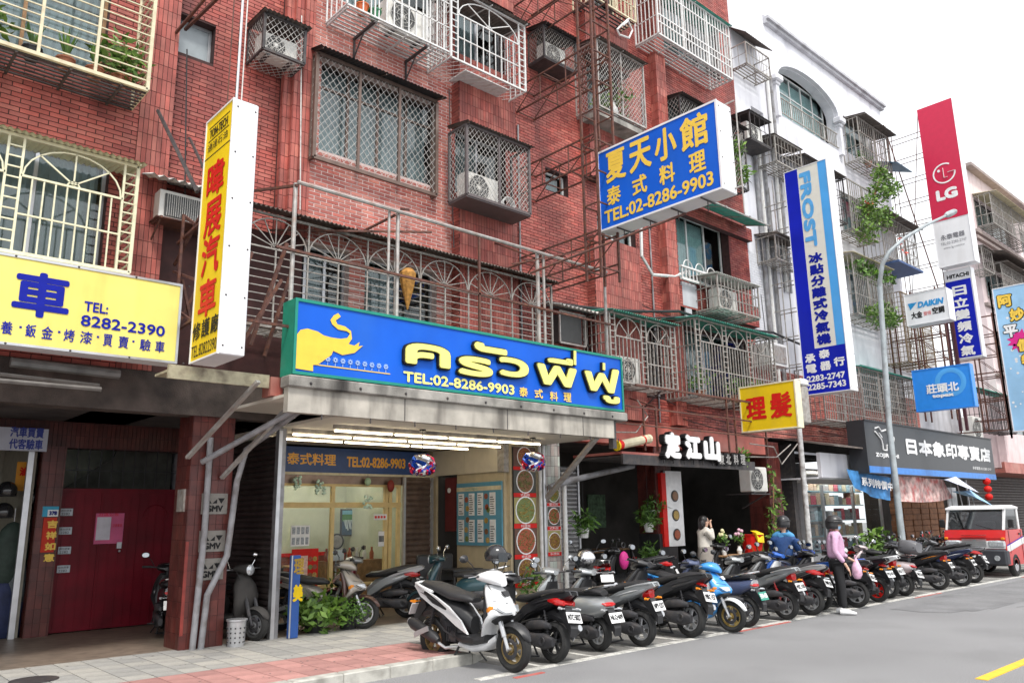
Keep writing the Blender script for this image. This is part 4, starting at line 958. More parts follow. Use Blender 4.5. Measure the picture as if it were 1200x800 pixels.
# tall yellow sign
X, yf, yn, z0, z1 = 3.4, 9.41, 8.58, 3.58, 6.7
t = xsign('hanging_sign', 'tall narrow yellow car workshop sign with red characters and a white edge', X, yf, yn, z0, z1, .31, mYelS, border=.02)
for i, (s, h) in enumerate((('暐', .46), ('展', .46), ('汽', .5), ('車', .46))): tx(t, s, X, yf, z0, .16, 2.0-i*.5, .52, h, mRedT, .014)
for i, s in enumerate('修護廠'): tx(t, s, X, yf, z0, .04+.27*i, .26, .24, .22, mInk, .004)
tx(t, 'TEL:82822390', X, yf, z0, .04, .06, .74, .14, mInk)
tx(t, 'TON-TECH', X, yf, z0, .14, 2.83, .54, .12, mInk, .004); tx(t, '通達石油', X, yf, z0, .1, 2.66, .6, .11, mInk)
for za, zb, ya, yb in ((2.8, 2.812, .1, .72), (2.98, 2.992, .1, .72), (2.58, 2.592, 0.02, .8)): strip(t, 'rule_line', X, yf-yb, yf-ya, z0+za, z0+zb, mInk)
screws(t, X, yn, .31, z0, z1, 6)
# yellow banner sign of the workshop (parallel to the street)
Y, x0, x1, z0, z1 = 10.3, -1.2, 3.56, 3.74, 4.8
t = T('signboard', 'wide yellow workshop signboard with blue characters above the dark arcade', 'sign', (x0, Y, z0))
B().box(x0, x1, Y+.012, Y+.28, z0, z1).obj('box', mWhiteS, t); B().box(x0+.03, x1-.03, Y, Y+.012, z0+.03, z1-.03).obj('face', mYel, t)
b = B(); b.box(x0, x1, Y-.01, Y+.012, z0, z0+.03).box(x0, x1, Y-.01, Y+.012, z1-.03, z1).box(x1-.03, x1, Y-.01, Y+.012, z0+.03, z1-.03); b.obj('frame', mAlu, t)
b = B()
for i in range(5): 
    x = 1.0+i*.66
    for z in (z0+.015, z1-.015): b.ball((x, Y-.01, z), .014, n=6, m=4)
b.obj('screw', mDark, t)
def ty(t, s, Y, px0, py0, px1, py1, m, bold=0, dp=.006, ext=0, w_=None, h=None, left=None, Yt=None):
    """lettering on a facade sign; corners given in photo pixels (lower left, upper right)"""
    a, c = onY(px0, py0, Y), onY(px1, py1, Y)
    return text(s, (a.x, Yt if Yt is not None else Y, a.z), UX, UZ, c.x-a.x, c.z-a.z, m, t, bold=bold, depth=dp, ext=ext)
mBlT = mat('blue_lettering', (.004, .012, .3), .6, spec=.2)
text('車', (1.67, Y, 4.1), UX, UZ, .59, .54, mBlT, t, bold=.018, depth=.006); text('TEL:', (2.42, Y, 4.255), UX, UZ, .27, .125, mBlT, t, bold=.004, depth=.006); text('8282-2390', (2.4, Y, 4.07), UX, UZ, .98, .14, mBlT, t, bold=.005, depth=.006)
for s, pa, pb in (('養', (0, 388), (17, 380)), ('鈑', (29, 392), (44, 384)), ('金', (48, 394), (64, 386)), ('烤', (74, 398), (89, 390)), ('漆', (93, 401), (110, 393)), ('買', (120, 405), (133, 398)), ('賣', (138, 407), (152, 400)), ('驗', (163, 411), (178, 404)), ('車', (181, 413), (194, 406))):
    a = onY(*pa, Y); c = onY(*pb, Y); text(s, (a.x, Y, 3.86), UX, UZ, (c.x-a.x)*.9, .15, mBlT, t, bold=.002, depth=.006)
for px in (23, 69, 115, 157): a = onY(px, 392, Y); B().box(a.x-.012, a.x+.012, Y-.006, Y, 3.95, 3.974).obj('dot', mBlT, t)
text('保', (1.3, Y, 3.86), UX, UZ, .17, .15, mBlT, t, bold=.003, depth=.006); text('汽', (.3, Y, 4.15), UX, UZ, .5, .5, mBlT, t, bold=.02, depth=.006)
# main restaurant sign
Y, x0, x1, z0, z1 = 9.3, 4.66, 11.22, 3.59, 4.6
main = T('signboard', 'long blue restaurant sign with raised yellow Thai letters and a golden elephant', 'sign', (x0, Y, z0))
B().box(x0+.001, x1-.001, Y+.02, Y+.34, z0+.001, z1-.001).obj('box', mGreenF, main)
B().box(x0+.04, x1-.04, Y+.004, Y+.02, z0+.04, z1-.04).obj('face', mBlue, main)
b = B(); b.box(x0, x1, Y-.015, Y+.019, z0, z0+.04).box(x0, x1, Y-.015, Y+.019, z1-.04, z1).box(x0, x0+.04, Y-.015, Y+.019, z0+.04, z1-.04).box(x1-.04, x1, Y-.015, Y+.019, z0+.04, z1-.04); b.obj('frame', mat('teal_sign_frame', (.015, .24, .18), .5, var=.1, spec=.3), main)
def mp(px, py): return onY(px, py, Y)
# Thai letters: a thick dark outline body behind a bright face
def raised(s, x, z, w_, h):
    text(s, (x-.025, Y, z-.025), UX, UZ, w_+.05, h+.05, mInk, main, bold=.045, depth=.05, ext=.045, name='letter_body')
    text(s, (x, Y, z), UX, UZ, w_, h, mLemon, main, bold=.024, depth=.075, ext=.02, name='letter_face')
def zo(px, py): a = mp(px, py); return a.x, a.z
for s, xa, xb, yt, yb in (('ค', 472, 524.5, 404.5, 429.4), ('ร', 534, 574, 419, 441.5), ('ว', 582, 616, 420.5, 442.5), ('พ', 626, 672, 429.4, 452.6), ('ฟ', 681.5, 721.5, 431, 459.5)):
    xm = (xa+xb)/2; a, c, lo, hi = mp(xa, 430), mp(xb, 430), mp(xm, yb), mp(xm, yt); raised(s, a.x, lo.z, c.x-a.x, hi.z-lo.z)
def stroke(pts, wd):
    """raised stroke through photo points: dark body and yellow face, as flat ribbons with depth"""
    P = [mp(*p) for p in pts]
    for (m, ww, dep, ex, nm) in ((mInk, wd+.035, .05, .045, 'letter_body'), (mLemon, wd, .075, .02, 'letter_face')):
        b = B()
        for a, c in zip(P[:-1], P[1:]):
            d = (c-a).normalized(); nrm = V((-d.z, 0, d.x))*ww/2; e = d*ww*.35
            b.prism([a-e-nrm+V((0, -dep, 0)), c+e-nrm+V((0, -dep, 0)), c+e+nrm+V((0, -dep, 0)), a-e+nrm+V((0, -dep, 0))], (0, ex, 0))
        b.obj(nm, m, main)
for s, xa, xb, yt, yb in (('ั', 553, 591, 404, 414.5), ('ี', 639, 668, 419.5, 427), ('ู', 702, 721, 464.5, 473)):
    xm = (xa+xb)/2; a, c, lo, hi = mp(xa, 430), mp(xb, 430), mp(xm, yb), mp(xm, yt); raised(s, a.x, lo.z, c.x-a.x, hi.z-lo.z)
stroke([(670.5, 427), (670.5, 413)], .05); stroke([(704.5, 433), (704.5, 427)], .05)
a, c = mp(472, 447), mp(602, 442); text('TEL:02-8286-9903', (a.x, Y, a.z), UX, UZ, c.x-a.x, .155, mLemon, main, bold=.007, depth=.012)
for s, pxa, pya in (('泰', 608, 464), ('式', 626, 466), ('料', 644, 469), ('理', 660, 470)): a = mp(pxa, pya); text(s, (a.x, Y, a.z), UX, UZ, .19, .155, mGold, main, bold=.004, depth=.012)
# golden elephant silhouette
EL = [(345.5, 395), (352, 386.5), (360, 385), (372, 388.5), (379, 393), (388, 395.5), (399, 397), (407, 396), (410, 391), (406, 388), (396, 386), (389, 380), (387, 375), (391, 369.5), (396, 367), (399, 371), (393, 375.5), (395, 380), (404, 382.5), (411, 388), (412, 397), (408, 403), (415, 405), (421, 401), (419.5, 406), (425, 405), (415, 413.5), (401, 416), (390, 411), (388, 416), (378, 423), (372, 427), (366.5, 427.5), (366.5, 434.8), (345.5, 431.5)]
P = [mp(*p) for p in EL]; b = B(); b.prism([V((p.x, Y-.001, p.z)) for p in P], (0, -.008, 0)); b.obj('emblem', mat('golden_yellow', (.9, .55, .05), .4, var=.05), main)
a, c = mp(368, 430), mp(457, 443); mPale = mat('pale_blue_print', (.35, .5, .8), .4)
b = B(); b.box(a.x, c.x, Y-.004, Y+.003, 3.74, 3.753); b.obj('underline', mGold, main)
for i in range(10):
    x = a.x+.08+i*(c.x-a.x-.12)/9.3; b = B()
    for k in range(8): an = pi*k/4; b.bar((x+.012*cos(an), Y-.003, 3.84+.012*sin(an)), (x+.038*cos(an), Y-.003, 3.84+.038*sin(an)), .012)
    b.bar((x, Y-.003, 3.79), (x, Y-.003, 3.76), .008); b.obj('flower_ornament', mPale, main)
# FROST sign
X, yf, yn, z0, z1 = 20.0, 10.32, 9.06, 4.8, 11.2; W_ = yf-yn
t = xsign('hanging_sign', 'very tall blue and cream sign with pale blue sideways lettering and white edge', X, yf, yn, z0, z1, .42, mat('cream_sign_face', (.72, .7, .64), .4, var=.04), border=.02)
strip(t, 'stripe', X, yf-.4, yf-.02, z0+.02, z1-.02, mBlueD); strip(t, 'stripe', X, yn+.02, yn+.26, z0+1.22, z1-.02, mSkyB)
strip(t, 'panel', X, yn+.02, yf-.4, z0+.02, z0+1.22, mBlueD)
t2 = text('FROST', (X, yf-.44, z1-.18), -UZ, -UY, 2.2, .34, mat('frost_blue', (.1, .38, .75), .4), t, bold=.03, depth=.006)
for k in range(6): zc = z1-.28-1.32; B().box(X-.012, X-.008, yf-.46-.36, yf-.46, 0, .018) if 0 else None
for k, s in enumerate('冰點分離式冷氣機'): tx(t, s, X, yf, z0, .48, 3.55-k*.322+.0, .4, .29, mBlT, .018)
for s, a, c in (('承', .1, .86), ('泰', .5, .92), ('電', .1, .58), ('器', .5, .6), ('行', .88, .66)): tx(t, s, X, yf, z0, a, c, .3, .24, mWhT, .012)
tx(t, '2283-2747', X, yf, z0, .1, .34, 1.05, .17, mWhT, .008); tx(t, '2285-7343', X, yf, z0, .1, .12, 1.05, .17, mWhT, .008)
screws(t, X, yn, .42, z0, z1, 8)
# iron lattice from the wall to the tall blue sign
def ladder(label, X, ya, yb, z0, z1, step, w_=.4, m=mSteel, verts=(0.0, .5), tk=.025):
    t = T('sign_scaffold', label, 'scaffold', (X, ya, z0)); b = B(); z = z0
    while z <= z1:
        for x in (X, X+w_): b.bar((x, ya, z), (x, yb, z), tk)
        z += step
    each(b, 'rung', m, t); b = B()
    for f in verts:
        for x in (X, X+w_): b.bar((x, ya+(yb-ya)*f, z0), (x, ya+(yb-ya)*f, z1), tk)
    each(b, 'upright', m, t); return t
ladder('grid of iron pipes between the white wall and the tall blue and cream sign', 20.0, 11.05, 10.34, 4.9, 11.1, .78, verts=(0.02, .5))
ladder('wide airy grid of thin iron bars holding the tall red sign out over the street', 29.85, 11.1, 9.75, 5.4, 16.3, .85, .45, mRust, (0.02, 1), .022)
t = T('cross_brace', 'long crossing stay rods in the scaffold of the tall red sign', 'brace', (29.8, 10, 10)); b = B()
b.bar((29.5, 11.0, 16.2), (29.85, 9.72, 8.0), .035); b.bar((29.7, 9.8, 16.3), (29.5, 11.1, 7.0), .02); b.obj('rod', mRust, t)
b = B(); 
for x, y in ((29.8, 9.85), (29.8, 9.65)): b.bar((x, y, 4.4), (x, y, 8.9), .09)
tag(b.obj('sign_post', mat('maroon_post', (.07, .02, .03), .6)), 'pair of maroon steel uprights behind the white rectangular sign', 'post')
# LG sign
X, yf, yn, z0, z1 = 29.7, 9.82, 8.62, 10.2, 16.4
mRedS = mat('crimson_sign_face', (.56, .012, .06), .4, var=.04)
t = xsign('hanging_sign', 'very tall crimson and white sign with a round face emblem, highest sign on the street', X, yf, yn, z0, z1, .5, mWhiteS, border=.02)
strip(t, 'panel', X, yn, yf, z0+1.72, z1, mRedS, .014)
b = B(); cy, cz = yf-.62, z0+3.45; xx = X-.022
for i in range(32):
    a0, a1 = radians(55)+radians(305)*i/32, radians(55)+radians(305)*(i+1)/32
    b.bar((xx, cy-.36*cos(a0), cz+.36*sin(a0)), (xx, cy-.36*cos(a1), cz+.36*sin(a1)), .01, .05)
b.bar((xx, cy-.36, cz), (xx, cy-.12, cz), .05, .01); b.bar((xx, cy+.02, cz+.2), (xx, cy+.02, cz-.17), .05, .01); b.bar((xx, cy+.02, cz-.17), (xx, cy-.1, cz-.17), .05, .01)
b.lathe([(.05, -.006), (.05, .006)], (xx, cy+.17, cz+.13), 'x', 12); b.obj('emblem', mWhT, t)
text('LG', (X, yf-.25, z0+2.45), -UY, UZ, .72, .42, mWhT, t, bold=.035, depth=.02)
text('永泰電器', (X, yf-.2, z0+.98), -UY, UZ, .8, .2, mat('grey_ink', (.2, .2, .22), .5), t, bold=.006, depth=.006); text('TEL:02-2285-2747', (X, yf-.18, z0+.8), -UY, UZ, .85, .1, MAT['grey_ink'], t, depth=.006); text('www.lg.com/tw', (X, yf-.25, z0+.62), -UY, UZ, .7, .1, MAT['grey_ink'], t, depth=.006)
# blue-white vertical sign
X, yf, yn, z0, z1 = 29.9, 9.78, 8.86, 6.88, 10.1
t = xsign('hanging_sign', 'vertical royal blue sign with six white characters and a white header', X, yf, yn, z0, z1, .35, mWhiteS, border=.02)
strip(t, 'panel', X, yn+.05, yf-.05, z0+.05, z1-.42, mBlueD, .014); tx(t, 'HITACHI', X, yf, z0, .12, 2.9, .72, .15, mInk, .008)
for k, s in enumerate('日立變頻冷氣'): tx(t, s, X, yf, z0, .24, 2.24-k*.43, .46, .36, mWhT, .018, dp=.02)
# white rectangular sign
X, yf, yn, z0, z1 = 26.0, 9.75, 8.46, 7.5, 8.52
t = xsign('hanging_sign', 'small white rectangular sign with blue slanted lettering in front of the blue sign', X, yf, yn, z0, z1, .5, mWhiteS, border=.02)
mDk = mat('cyan_blue_ink', (.02, .28, .62), .4); text('DAIKIN', (X, yf-.38, z0+.52), (V((0, -1, 0))), (V((0, -.2, 1))), .76, .2, mDk, t, bold=.014, depth=.006)
B().prism([(X-.008, yf-.1, z0+.72), (X-.008, yf-.38, z0+.72), (X-.008, yf-.16, z0+.5)], (.006, 0, 0)).obj('emblem', mDk, t)
tx(t, '大金', X, yf, z0, .16, .2, .34, .22, mInk, .008); tx(t, '變頻', X, yf, z0, .54, .24, .22, .14, mRedT); tx(t, '空調', X, yf, z0, .8, .24, .36, .22, mInk, .008)
# blue square sign
X, yf, yn, z0, z1 = 25.0, 9.42, 7.8, 4.64, 5.9
mAz = mat('azure_sign_face', (.02, .24, .75), .35, var=.05)
t = xsign('hanging_sign', 'azure blue square sign with a pale ring and white handwriting', X, yf, yn, z0, z1, .28, mAz, frame=mAz, border=.03)
b = B(); b.torus((X-.004, yf-1.05, z0+.78), .36, .07, 'x', 30, 4, rz=.003) ; b.obj('ring', mSkyB, t)
tx(t, '莊頭北', X, yf, z0, .36, .5, .9, .28, mWhT, .01, dp=.012); tx(t, 'topax', X, yf, z0, .5, .34, .6, .12, mWhT, .012, dp=.012)
# barber sign
X, yf, yn, z0, z1 = 16.6, 10.22, 8.78, 3.6, 4.68
t = xsign('hanging_sign', 'yellow hairdresser sign with two brush written red characters', X, yf, yn, z0, z1, .25, mYelS, frame=mat('pale_yellow_frame', (.75, .7, .5), .4), border=.03)
tx(t, '理', X, yf, z0, .16, .28, .52, .52, mRedT, .02); tx(t, '髮', X, yf, z0, .78, .26, .54, .58, mRedT, .018)
t = T('lamp_box', 'grey and white cylinder casing fixed to the right side of the hairdresser sign', 'sign box', (X+.5, yn-.02, z0)); B().bbox(X+.27, X+.58, yn-.02, yn+.2, z0+.1, z1-.1, .04).obj('casing', mGreyBar, t); B().bbox(X+.26, X+.6, yn-.03, yn+.22, z1-.1, z1+.06, .03).obj('cap', mWhiteP, t)
# black sign with blue band
Y = 9.6; a, c = onY(1016, 500, Y), onY(1164, 540, Y)
zt = onY(1016, 492, Y).z; zb = onY(1016, 554, Y).z; x0, x1 = onY(1015, 520, Y).x, onY(1163, 530, Y).x
t = T('signboard', 'long charcoal shop sign with white characters and a blue band along the bottom', 'sign', (x0, Y, zb))
mChar = mat('charcoal_sign_face', (.03, .033, .038), .4, var=.1)
B().box(x0, x1, Y, Y+.5, zb, zt).obj('box', mChar, t); B().box(x0+.03, x1-.01, Y-.01, Y, zb+.02, zb+.2).obj('stripe', mat('band_blue', (.03, .2, .6), .4), t)
b = B(); b.box(x0-.01, x1+.01, Y-.03, Y-.001, zt-.03, zt+.01); b.obj('frame', mBlack, t); H_ = zt-zb; W_ = x1-x0
text('日本象印專賣店', (x0+W_*.26, Y, zb+H_*.42), UX, UZ, W_*.71, H_*.34, mWhT, t, bold=.03, depth=.01)
text('承泰電器 02-2283-2747', (x0+W_*.78, Y, zb+H_*.22), UX, UZ, W_*.18, H_*.07, mWhT, t, depth=.01)
text('ZOJIRUSHI', (x0+W_*.05, Y, zb+H_*.3), UX, UZ, W_*.15, H_*.1, mWhT, t, bold=.012, depth=.01)
b = B(); q = lambda u, v_: V((x0+W_*u, Y-.012, zb+H_*v_))
for pts in (((.06, .86), (.085, .9), (.1, .82), (.13, .86), (.15, .8)), ((.06, .8), (.08, .72), (.095, .66), (.1, .56), (.1, .46), (.125, .46), (.125, .56), (.14, .56), (.14, .46), (.165, .46), (.17, .6), (.18, .72), (.15, .8)), ((.085, .78), (.1, .7))):
    for a, c in zip(pts[:-1], pts[1:]): b.bar(q(*a), q(*c), .035)
b.obj('emblem', mWhT, t)
# hand-painted cartoonish food sign at the right edge
X, yf, yn, z0, z1 = 30.6, 8.5, 7.2, 4.3, 9.3
mPaleB = mat('pale_blue_banner', (.32, .56, .8), .5, var=.12, vscale=1.5)
t = xsign('hanging_sign', 'pale blue painted food sign with yellow outlined characters at the right edge', X, yf, yn, z0, z1, .2, mPaleB, border=.03)
mYO = mat('orange_yellow_letters', (.9, .6, .08), .4)
for k, (s, a) in enumerate((('阿', .12), ('妙', .42), ('平', .16), ('價', .5), ('特', .56), ('餐', .6), ('好', .56), ('吃', .6))):
    zc = 4.28-k*.54; tx(t, s, X, yf, z0, a-.03, zc-.03, .5, .5, mInk, .045, dp=.004); tx(t, s, X, yf, z0, a, zc, .44, .44, mYO if k != 2 else mWhT, .022, dp=.02)
b = B(); cy, cz = yf-.62, z0+3.05
P = []
for i in range(24): r = .42 if i % 2 else .28; P.append((X-.002, cy-r*cos(2*pi*i/24), cz+r*sin(2*pi*i/24)))
b.prism(P, (-.001, 0, 0)); b.obj('starburst', mat('magenta_print', (.7, .02, .25), .4), t)
b = B()
for i in range(26): b.lathe([(random.uniform(.02, .05), -.001), (.02, .001)], (X-.002, random.uniform(yn+.1, yf-.1), random.uniform(z0+.1, z1-.1)), 'x', 8)
b.obj('dot', mWhT, t)
b = B()
for k in range(5):
    for y in (7.3, 8.6): b.bar((X+.1, y, 4.1), (X+.1, y, 9.6), .05)
    b.bar((X+.1, 7.3, 4.4+k), (X+.1, 11.1, 4.4+k), .04)
tag(b.obj('bracket_frame', mRust), 'rusty frame behind the pale blue painted food sign', 'bracket')
# white raised letters on the small black canopy
Yc = 9.9
can = T('canopy', 'thin black steel canopy with a curled right end over the dark restaurant', 'canopy', (11.9, Yc, 2.75))
a = onY(728, 541, Yc); c = onY(883, 553, Yc); zc = (a.z+c.z)/2
b = B(); P = [V((a.x, Yc, zc+.16)), V((c.x-1, Yc, zc+.12)), V((c.x-.3, Yc, zc+.1)), V((c.x, Yc, zc+.16))]
b.box(a.x, c.x, Yc, 11.1, zc+.13, zc+.17); b.box(a.x, c.x, Yc-.05, Yc, zc, zc+.19); b.obj('edge_beam', mDark, can)
B().box(a.x, c.x-.6, Yc-.02, 11.15, zc+.19, zc+.24).obj('deck', mBrickP, can)
t = T('sign_letters', 'three large white raised characters and small dark ones standing on the black canopy', 'sign', (a.x+1.8, Yc, zc+.2))
for s, pa, pb in (('定', (775, 537), (792, 511)), ('江', (799, 538), (816, 514)), ('山', (821, 540), (838, 516))):
    u, v_ = onY(*pa, Yc-.12), onY(*pb, Yc-.12)
    text(s, (u.x+.02, Yc-.12, u.z), UX, UZ, v_.x-u.x, v_.z-u.z+.06, mWhT, t, bold=.04, depth=.1, ext=.02, name='letter_face'); text(s, (u.x-.01, Yc-.12, u.z-.02), UX, UZ, v_.x-u.x+.04, v_.z-u.z+.1, mInk, t, bold=.05, depth=.07, ext=.12, name='letter_body')
    b = B()
    for k in (.2, .8): xx = u.x+(v_.x-u.x)*k; b.bar((xx, Yc-.1, zc+.05), (xx, Yc-.1, u.z+.05), .02)
    b.obj('letter_stand', mDark, t)
for s, pa in (('東', 841), ('北', 849), ('料', 858), ('理', 866)):
    u = onY(pa, 544, Yc-.1); text(s, (u.x, Yc-.1, u.z), UX, UZ, .19, .22, mat('grey_letter', (.3, .29, .28), .5), t, bold=.006, depth=.05, name='letter_face'); B().box(u.x-.01, u.x+.2, Yc-.12, Yc-.06, u.z-.02, u.z+.25).obj('letter_body', mInk, t)
b = B(); leaves(b, (onY(876, 543, Yc).x, Yc+.1, zc+.3), .2, 90, .07); tag(b.obj('canopy_plant', mLeafY), 'tuft of fresh grass growing at the right end of the black canopy', 'plant')
# cigarette-shaped promotional tube
a, c = onY(722, 522, 9.9), onY(760, 514, 9.9)
t = T('tube_lamp', 'cream tube lamp with red and yellow end caps above the black canopy', 'lamp', tuple(a)); d = (c-a)
B().tube(a+d*.15, c-d*.05, .085, 12).obj('tube', mCream, t); B().tube(a, a+d*.04, .1, 12).obj('cap', mYelS, t); B().tube(a+d*.04, a+d*.15, .092, 12).obj('cap', mRedT, t); B().tube(c-d*.05, c+d*.03, .09, 12).obj('cap', mCream, t); B().tube(a+d*.8, a+d*.84, .088, 12).obj('band', mRedT, t)
# ------------------------------------------------------------------ white building beyond
wb = T('apartment_building', 'white plastered apartment building with an arched balcony opening and moulded roof edge', 'building', (19.1, YF, 0))
ax0, ax1, az0, azs, azt = 21.5, 25.5, 13.95, 15.15, 15.95
wholes = [(ax0, ax1, az0, azt), (26.2, 28.4, 14.1, 15.5), (22.4, 24.6, 10.7, 12.1), (25.3, 27.6, 10.9, 12.4), (25.3, 28.6, 8.0, 9.6), (22.4, 24.6, 7.6, 9.2), (25.3, 28.6, 5.0, 6.4), (20.2, 21.0, 9.0, 9.8), (19.5, 20.0, 7.5, 8.3), (19.9, 20.6, 13.1, 13.6), (19.3, 19.8, 17.2, 17.9)]
b = B(); wall_shell(b, 19.05, 29.6, 5.6, 17.0, YF, wholes, .3); wall_shell(b, 19.05, 21.1, 17.0, 21, YF-.001, [(19.3, 19.8, 17.2, 17.9)], .3)
b.obj('wall', mWhiteWall, wb)
B().box(29.3, 29.59, YF+.3, YF+9, 3.7, 17.0).box(21.1-.3, 21.09, YF+.3, YF+6, 17.0, 20.99).box(19.05, 21, YF+5, YF+6, 17, 20.9).obj('side_wall', mWhiteWall, wb)
B().box(19.1, 29.3, YF+1.9, YF+2, 3.7, 17).box(19.1, 29.3, YF+.31, YF+9, 16.9, 16.99).obj('interior', mRoom, wb)
# arch filler and moulding
b = B(); N = 18; cxm, rx, rz = (ax0+ax1)/2, (ax1-ax0)/2, azt-azs-.04
for i in range(N):
    a0, a1 = pi*i/N, pi*(i+1)/N; xa, xb = cxm-rx*cos(a0), cxm-rx*cos(a1); za, zb = azs+rz*sin(a0), azs+rz*sin(a1)
    b.add([(xa, YF, za), (xb, YF, zb), (xb, YF, azt), (xa, YF, azt), (xa, YF+.3, za), (xb, YF+.3, zb)], [(0, 1, 2, 3), (0, 4, 5, 1)])
b.obj('arch_spandrel', mWhiteWall, wb)
b = B(); R = []
for i in range(N+1):
    a0 = pi*i/N; c, s_ = -cos(a0), sin(a0); o_, i_ = 1.0, .93
    R.append([V((cxm+(rx+.02)*c, YF-.14, azs+(rz+.02)*s_)), V((cxm+(rx+.24)*c, YF-.14, azs+(rz+.22)*s_)), V((cxm+(rx+.24)*c, YF+.01, azs+(rz+.22)*s_)), V((cxm+(rx+.02)*c, YF+.01, azs+(rz+.02)*s_))])
b.rings(R)
b.obj('arch_moulding', mWhiteWall, wb)
for x in (ax0-.2, ax1+.02):
    b = B(); b.bbox(x-.12, x+.3, YF-.26, YF+.05, azs-.25, azs-.02, .04).bbox(x-.04, x+.22, YF-.18, YF+.05, azs-.36, azs-.25, .02).box(x, x+.18, YF-.14, YF+.05, az0-.2, azs-.36); b.obj('capital', mWhiteWall, wb)
b = B(); b.box(21.1, 29.75, YF-.2, YF+.35, 17.0, 17.1).box(21.1, 29.7, YF-.12, YF+.35, 16.88, 17.0).box(21.1, 29.65, YF-.05, YF+.3, 17.1, 17.18); b.obj('cornice', mGreyWall, wb)
window(wb, ax0+.1, ax1-.1, YF+.35, az0, azt-.1, 5, mWhiteP, mCurtG, 1, transom=.65, depth=0)
for h in wholes[1:]: window(wb, *h[:2], YF, *h[2:], 2, mWhiteP, mCurt, .6)
b = B(); g_bars(b, (ax0, YF-.03, az0+.02), UX, UZ, ax1-ax0, .55, .13, .018); b.bar((ax0, YF-.03, az0+.57), (ax1, YF-.03, az0+.57), .03); b.bar((ax0, YF-.03, az0+.05), (ax1, YF-.03, az0+.05), .03); tag(b.obj('railing', mGreyBar), 'thin balcony railing in the arched opening of the white building', 'railing')
# lower part: red brick of the same row
gl = brickwall('wall', 19.05, 29.6, 3.7, 5.6, YF-.01, [(25.3, 28.6, 5.0, 5.6)], mGrout, mBrickP, None, parent=wb)
# white tile courses on the strip beside the red building
b = B(); face_bricks(b, (19.06, YF, 5.6), UX, UZ, 1.1, 3.3, .225, .075, .01, .006); wt = b.obj('tile', mat('white_wall_tile', (.66, .67, .7), .4, var=.08), wb, kind='stuff')
# drain pipes in the corner
for i, (x, y, r, m_, lb) in enumerate(((19.75, YF-.08, .06, mPVC, 'first'), (20.0, YF-.07, .05, mWhiteP, 'second'), (20.25, YF-.08, .05, mPVC, 'third'), (20.9, YF-.07, .06, mWhiteP, 'fourth'), (21.1, YF-.08, .05, mPVC, 'fifth'))):
    z1 = 15.0 if i > 2 else 12.6; b = B(); b.tube((x, y, 5.2 if i < 3 else 8), (x, y, z1), r, 8)
    tag(b.obj('drain_pipe', m_, smooth=True), f'{lb} of the five vertical drain pipes from the left on the white wall', 'pipe')
t = cage('small iron cage with a tilted grey hood near the top of the white building', 19.0, 20.3, 10.6, YF, 14.42, 15.1, mGreyBar, front='grid', step=.2, posts=1, roof=None, floor='slats')
b = B(); corr(b, 19.0, 20.5, 10.55, 15.4, YF, 15.85, .1, .015); tag(b.obj('hood', mCorr), 'tilted grey sheet hood over the topmost small cage', 'awning')
cage('dark boxed cage with an outdoor unit at the corner of red and white buildings', 18.7, 19.75, 10.5, YF, 11.95, 12.75, mDark, front='grid', step=.3, posts=1, roof=mDark, roof_over=.05, roof_drop=.05, floor='solid')
ac_unit(19.2, 10.8, 11.97, 'outdoor unit in the dark boxed cage at the corner of the two buildings', w=.8, h=.6)
cage('pale grid cage with a sloped cover left of the very tall blue and cream sign', 19.9, 21.4, 10.45, YF, 11.6, 12.4, mGreyBar, front='grid', step=.2, posts=1, roof=mCorr, floor='slats', roof_over=.05)
cage('dark barred window cage behind the top of the very tall blue and cream sign', 21.6, 24.2, 10.5, YF, 10.75, 12.3, mDark, front='vert', step=.15, posts=2, roof=mCorr, floor='slats')
cage('barred cage with flower boxes under a grey hood right of the arched opening', 25.9, 28.4, 10.5, YF, 13.55, 15.1, mGreyBar, front='vert', step=.17, posts=2, roof=mCorr, roof_over=.3, floor='slats', bar=.02)
tag(B().prism([(28.2, 10.2, 14.0), (29.5, 10.2, 14.0), (29.5, YF, 14.35), (28.2, YF, 14.35)], (0, 0, -.03)).obj('hood', mat('blue_sheet', (.03, .1, .17), .5)), 'dark blue green sheet hood right of the flower box cage', 'awning')
for i, (x, lb) in enumerate(((26.3, 'white pot with red flowers at the left in the flower box cage'), (26.9, 'terracotta pot in the middle of the flower box cage'), (27.7, 'red pot at the right of the flower box cage'))): potted(x, 10.7, 13.58, lb, h=.3, r=.16, n=50, mp=[mPotW, mPot, mRedT][i])
cage('rusty iron cage overgrown with shrubs at the middle height of the white building', 24.3, 26.3, 10.4, YF, 10.6, 12.3, mGreyBar, front='vert', step=.15, posts=2, roof=None, floor='slats', bar=.018)
cage('barred cage with red flowers under a sloped sheet beside the overgrown shrubs', 26.6, 29.5, 10.4, YF, 10.2, 11.7, mGreyBar, front='vert', step=.14, posts=3, roof=mCorr, roof_over=.3, floor='slats', bar=.018)
tag(B().box(27.2, 29.3, 10.2, YF, 10.05, 10.12).obj('ledge_sheet', mat('blue_sheet2', (.05, .1, .25), .5)), 'blue sheet ledge below the cage with red flowers', 'awning')
t = T('balcony_shrub', 'large leafy shrub spilling over the upper cages of the white building', 'shrub', (25.5, 10.3, 11)); b = B()
for (x, y, z, r, n_) in ((25.2, 10.2, 11.4, .5, 420), (25.9, 10.0, 12.2, .4, 300), (26.2, 10.1, 12.9, .28, 160), (26.9, 10.0, 12.5, .32, 170), (24.9, 10.2, 10.6, .45, 300), (26.4, 10.2, 11.4, .4, 220), (26.5, 10.0, 12.8, .2, 80)): leaves(b, (x, y, z), r, n_, .09)
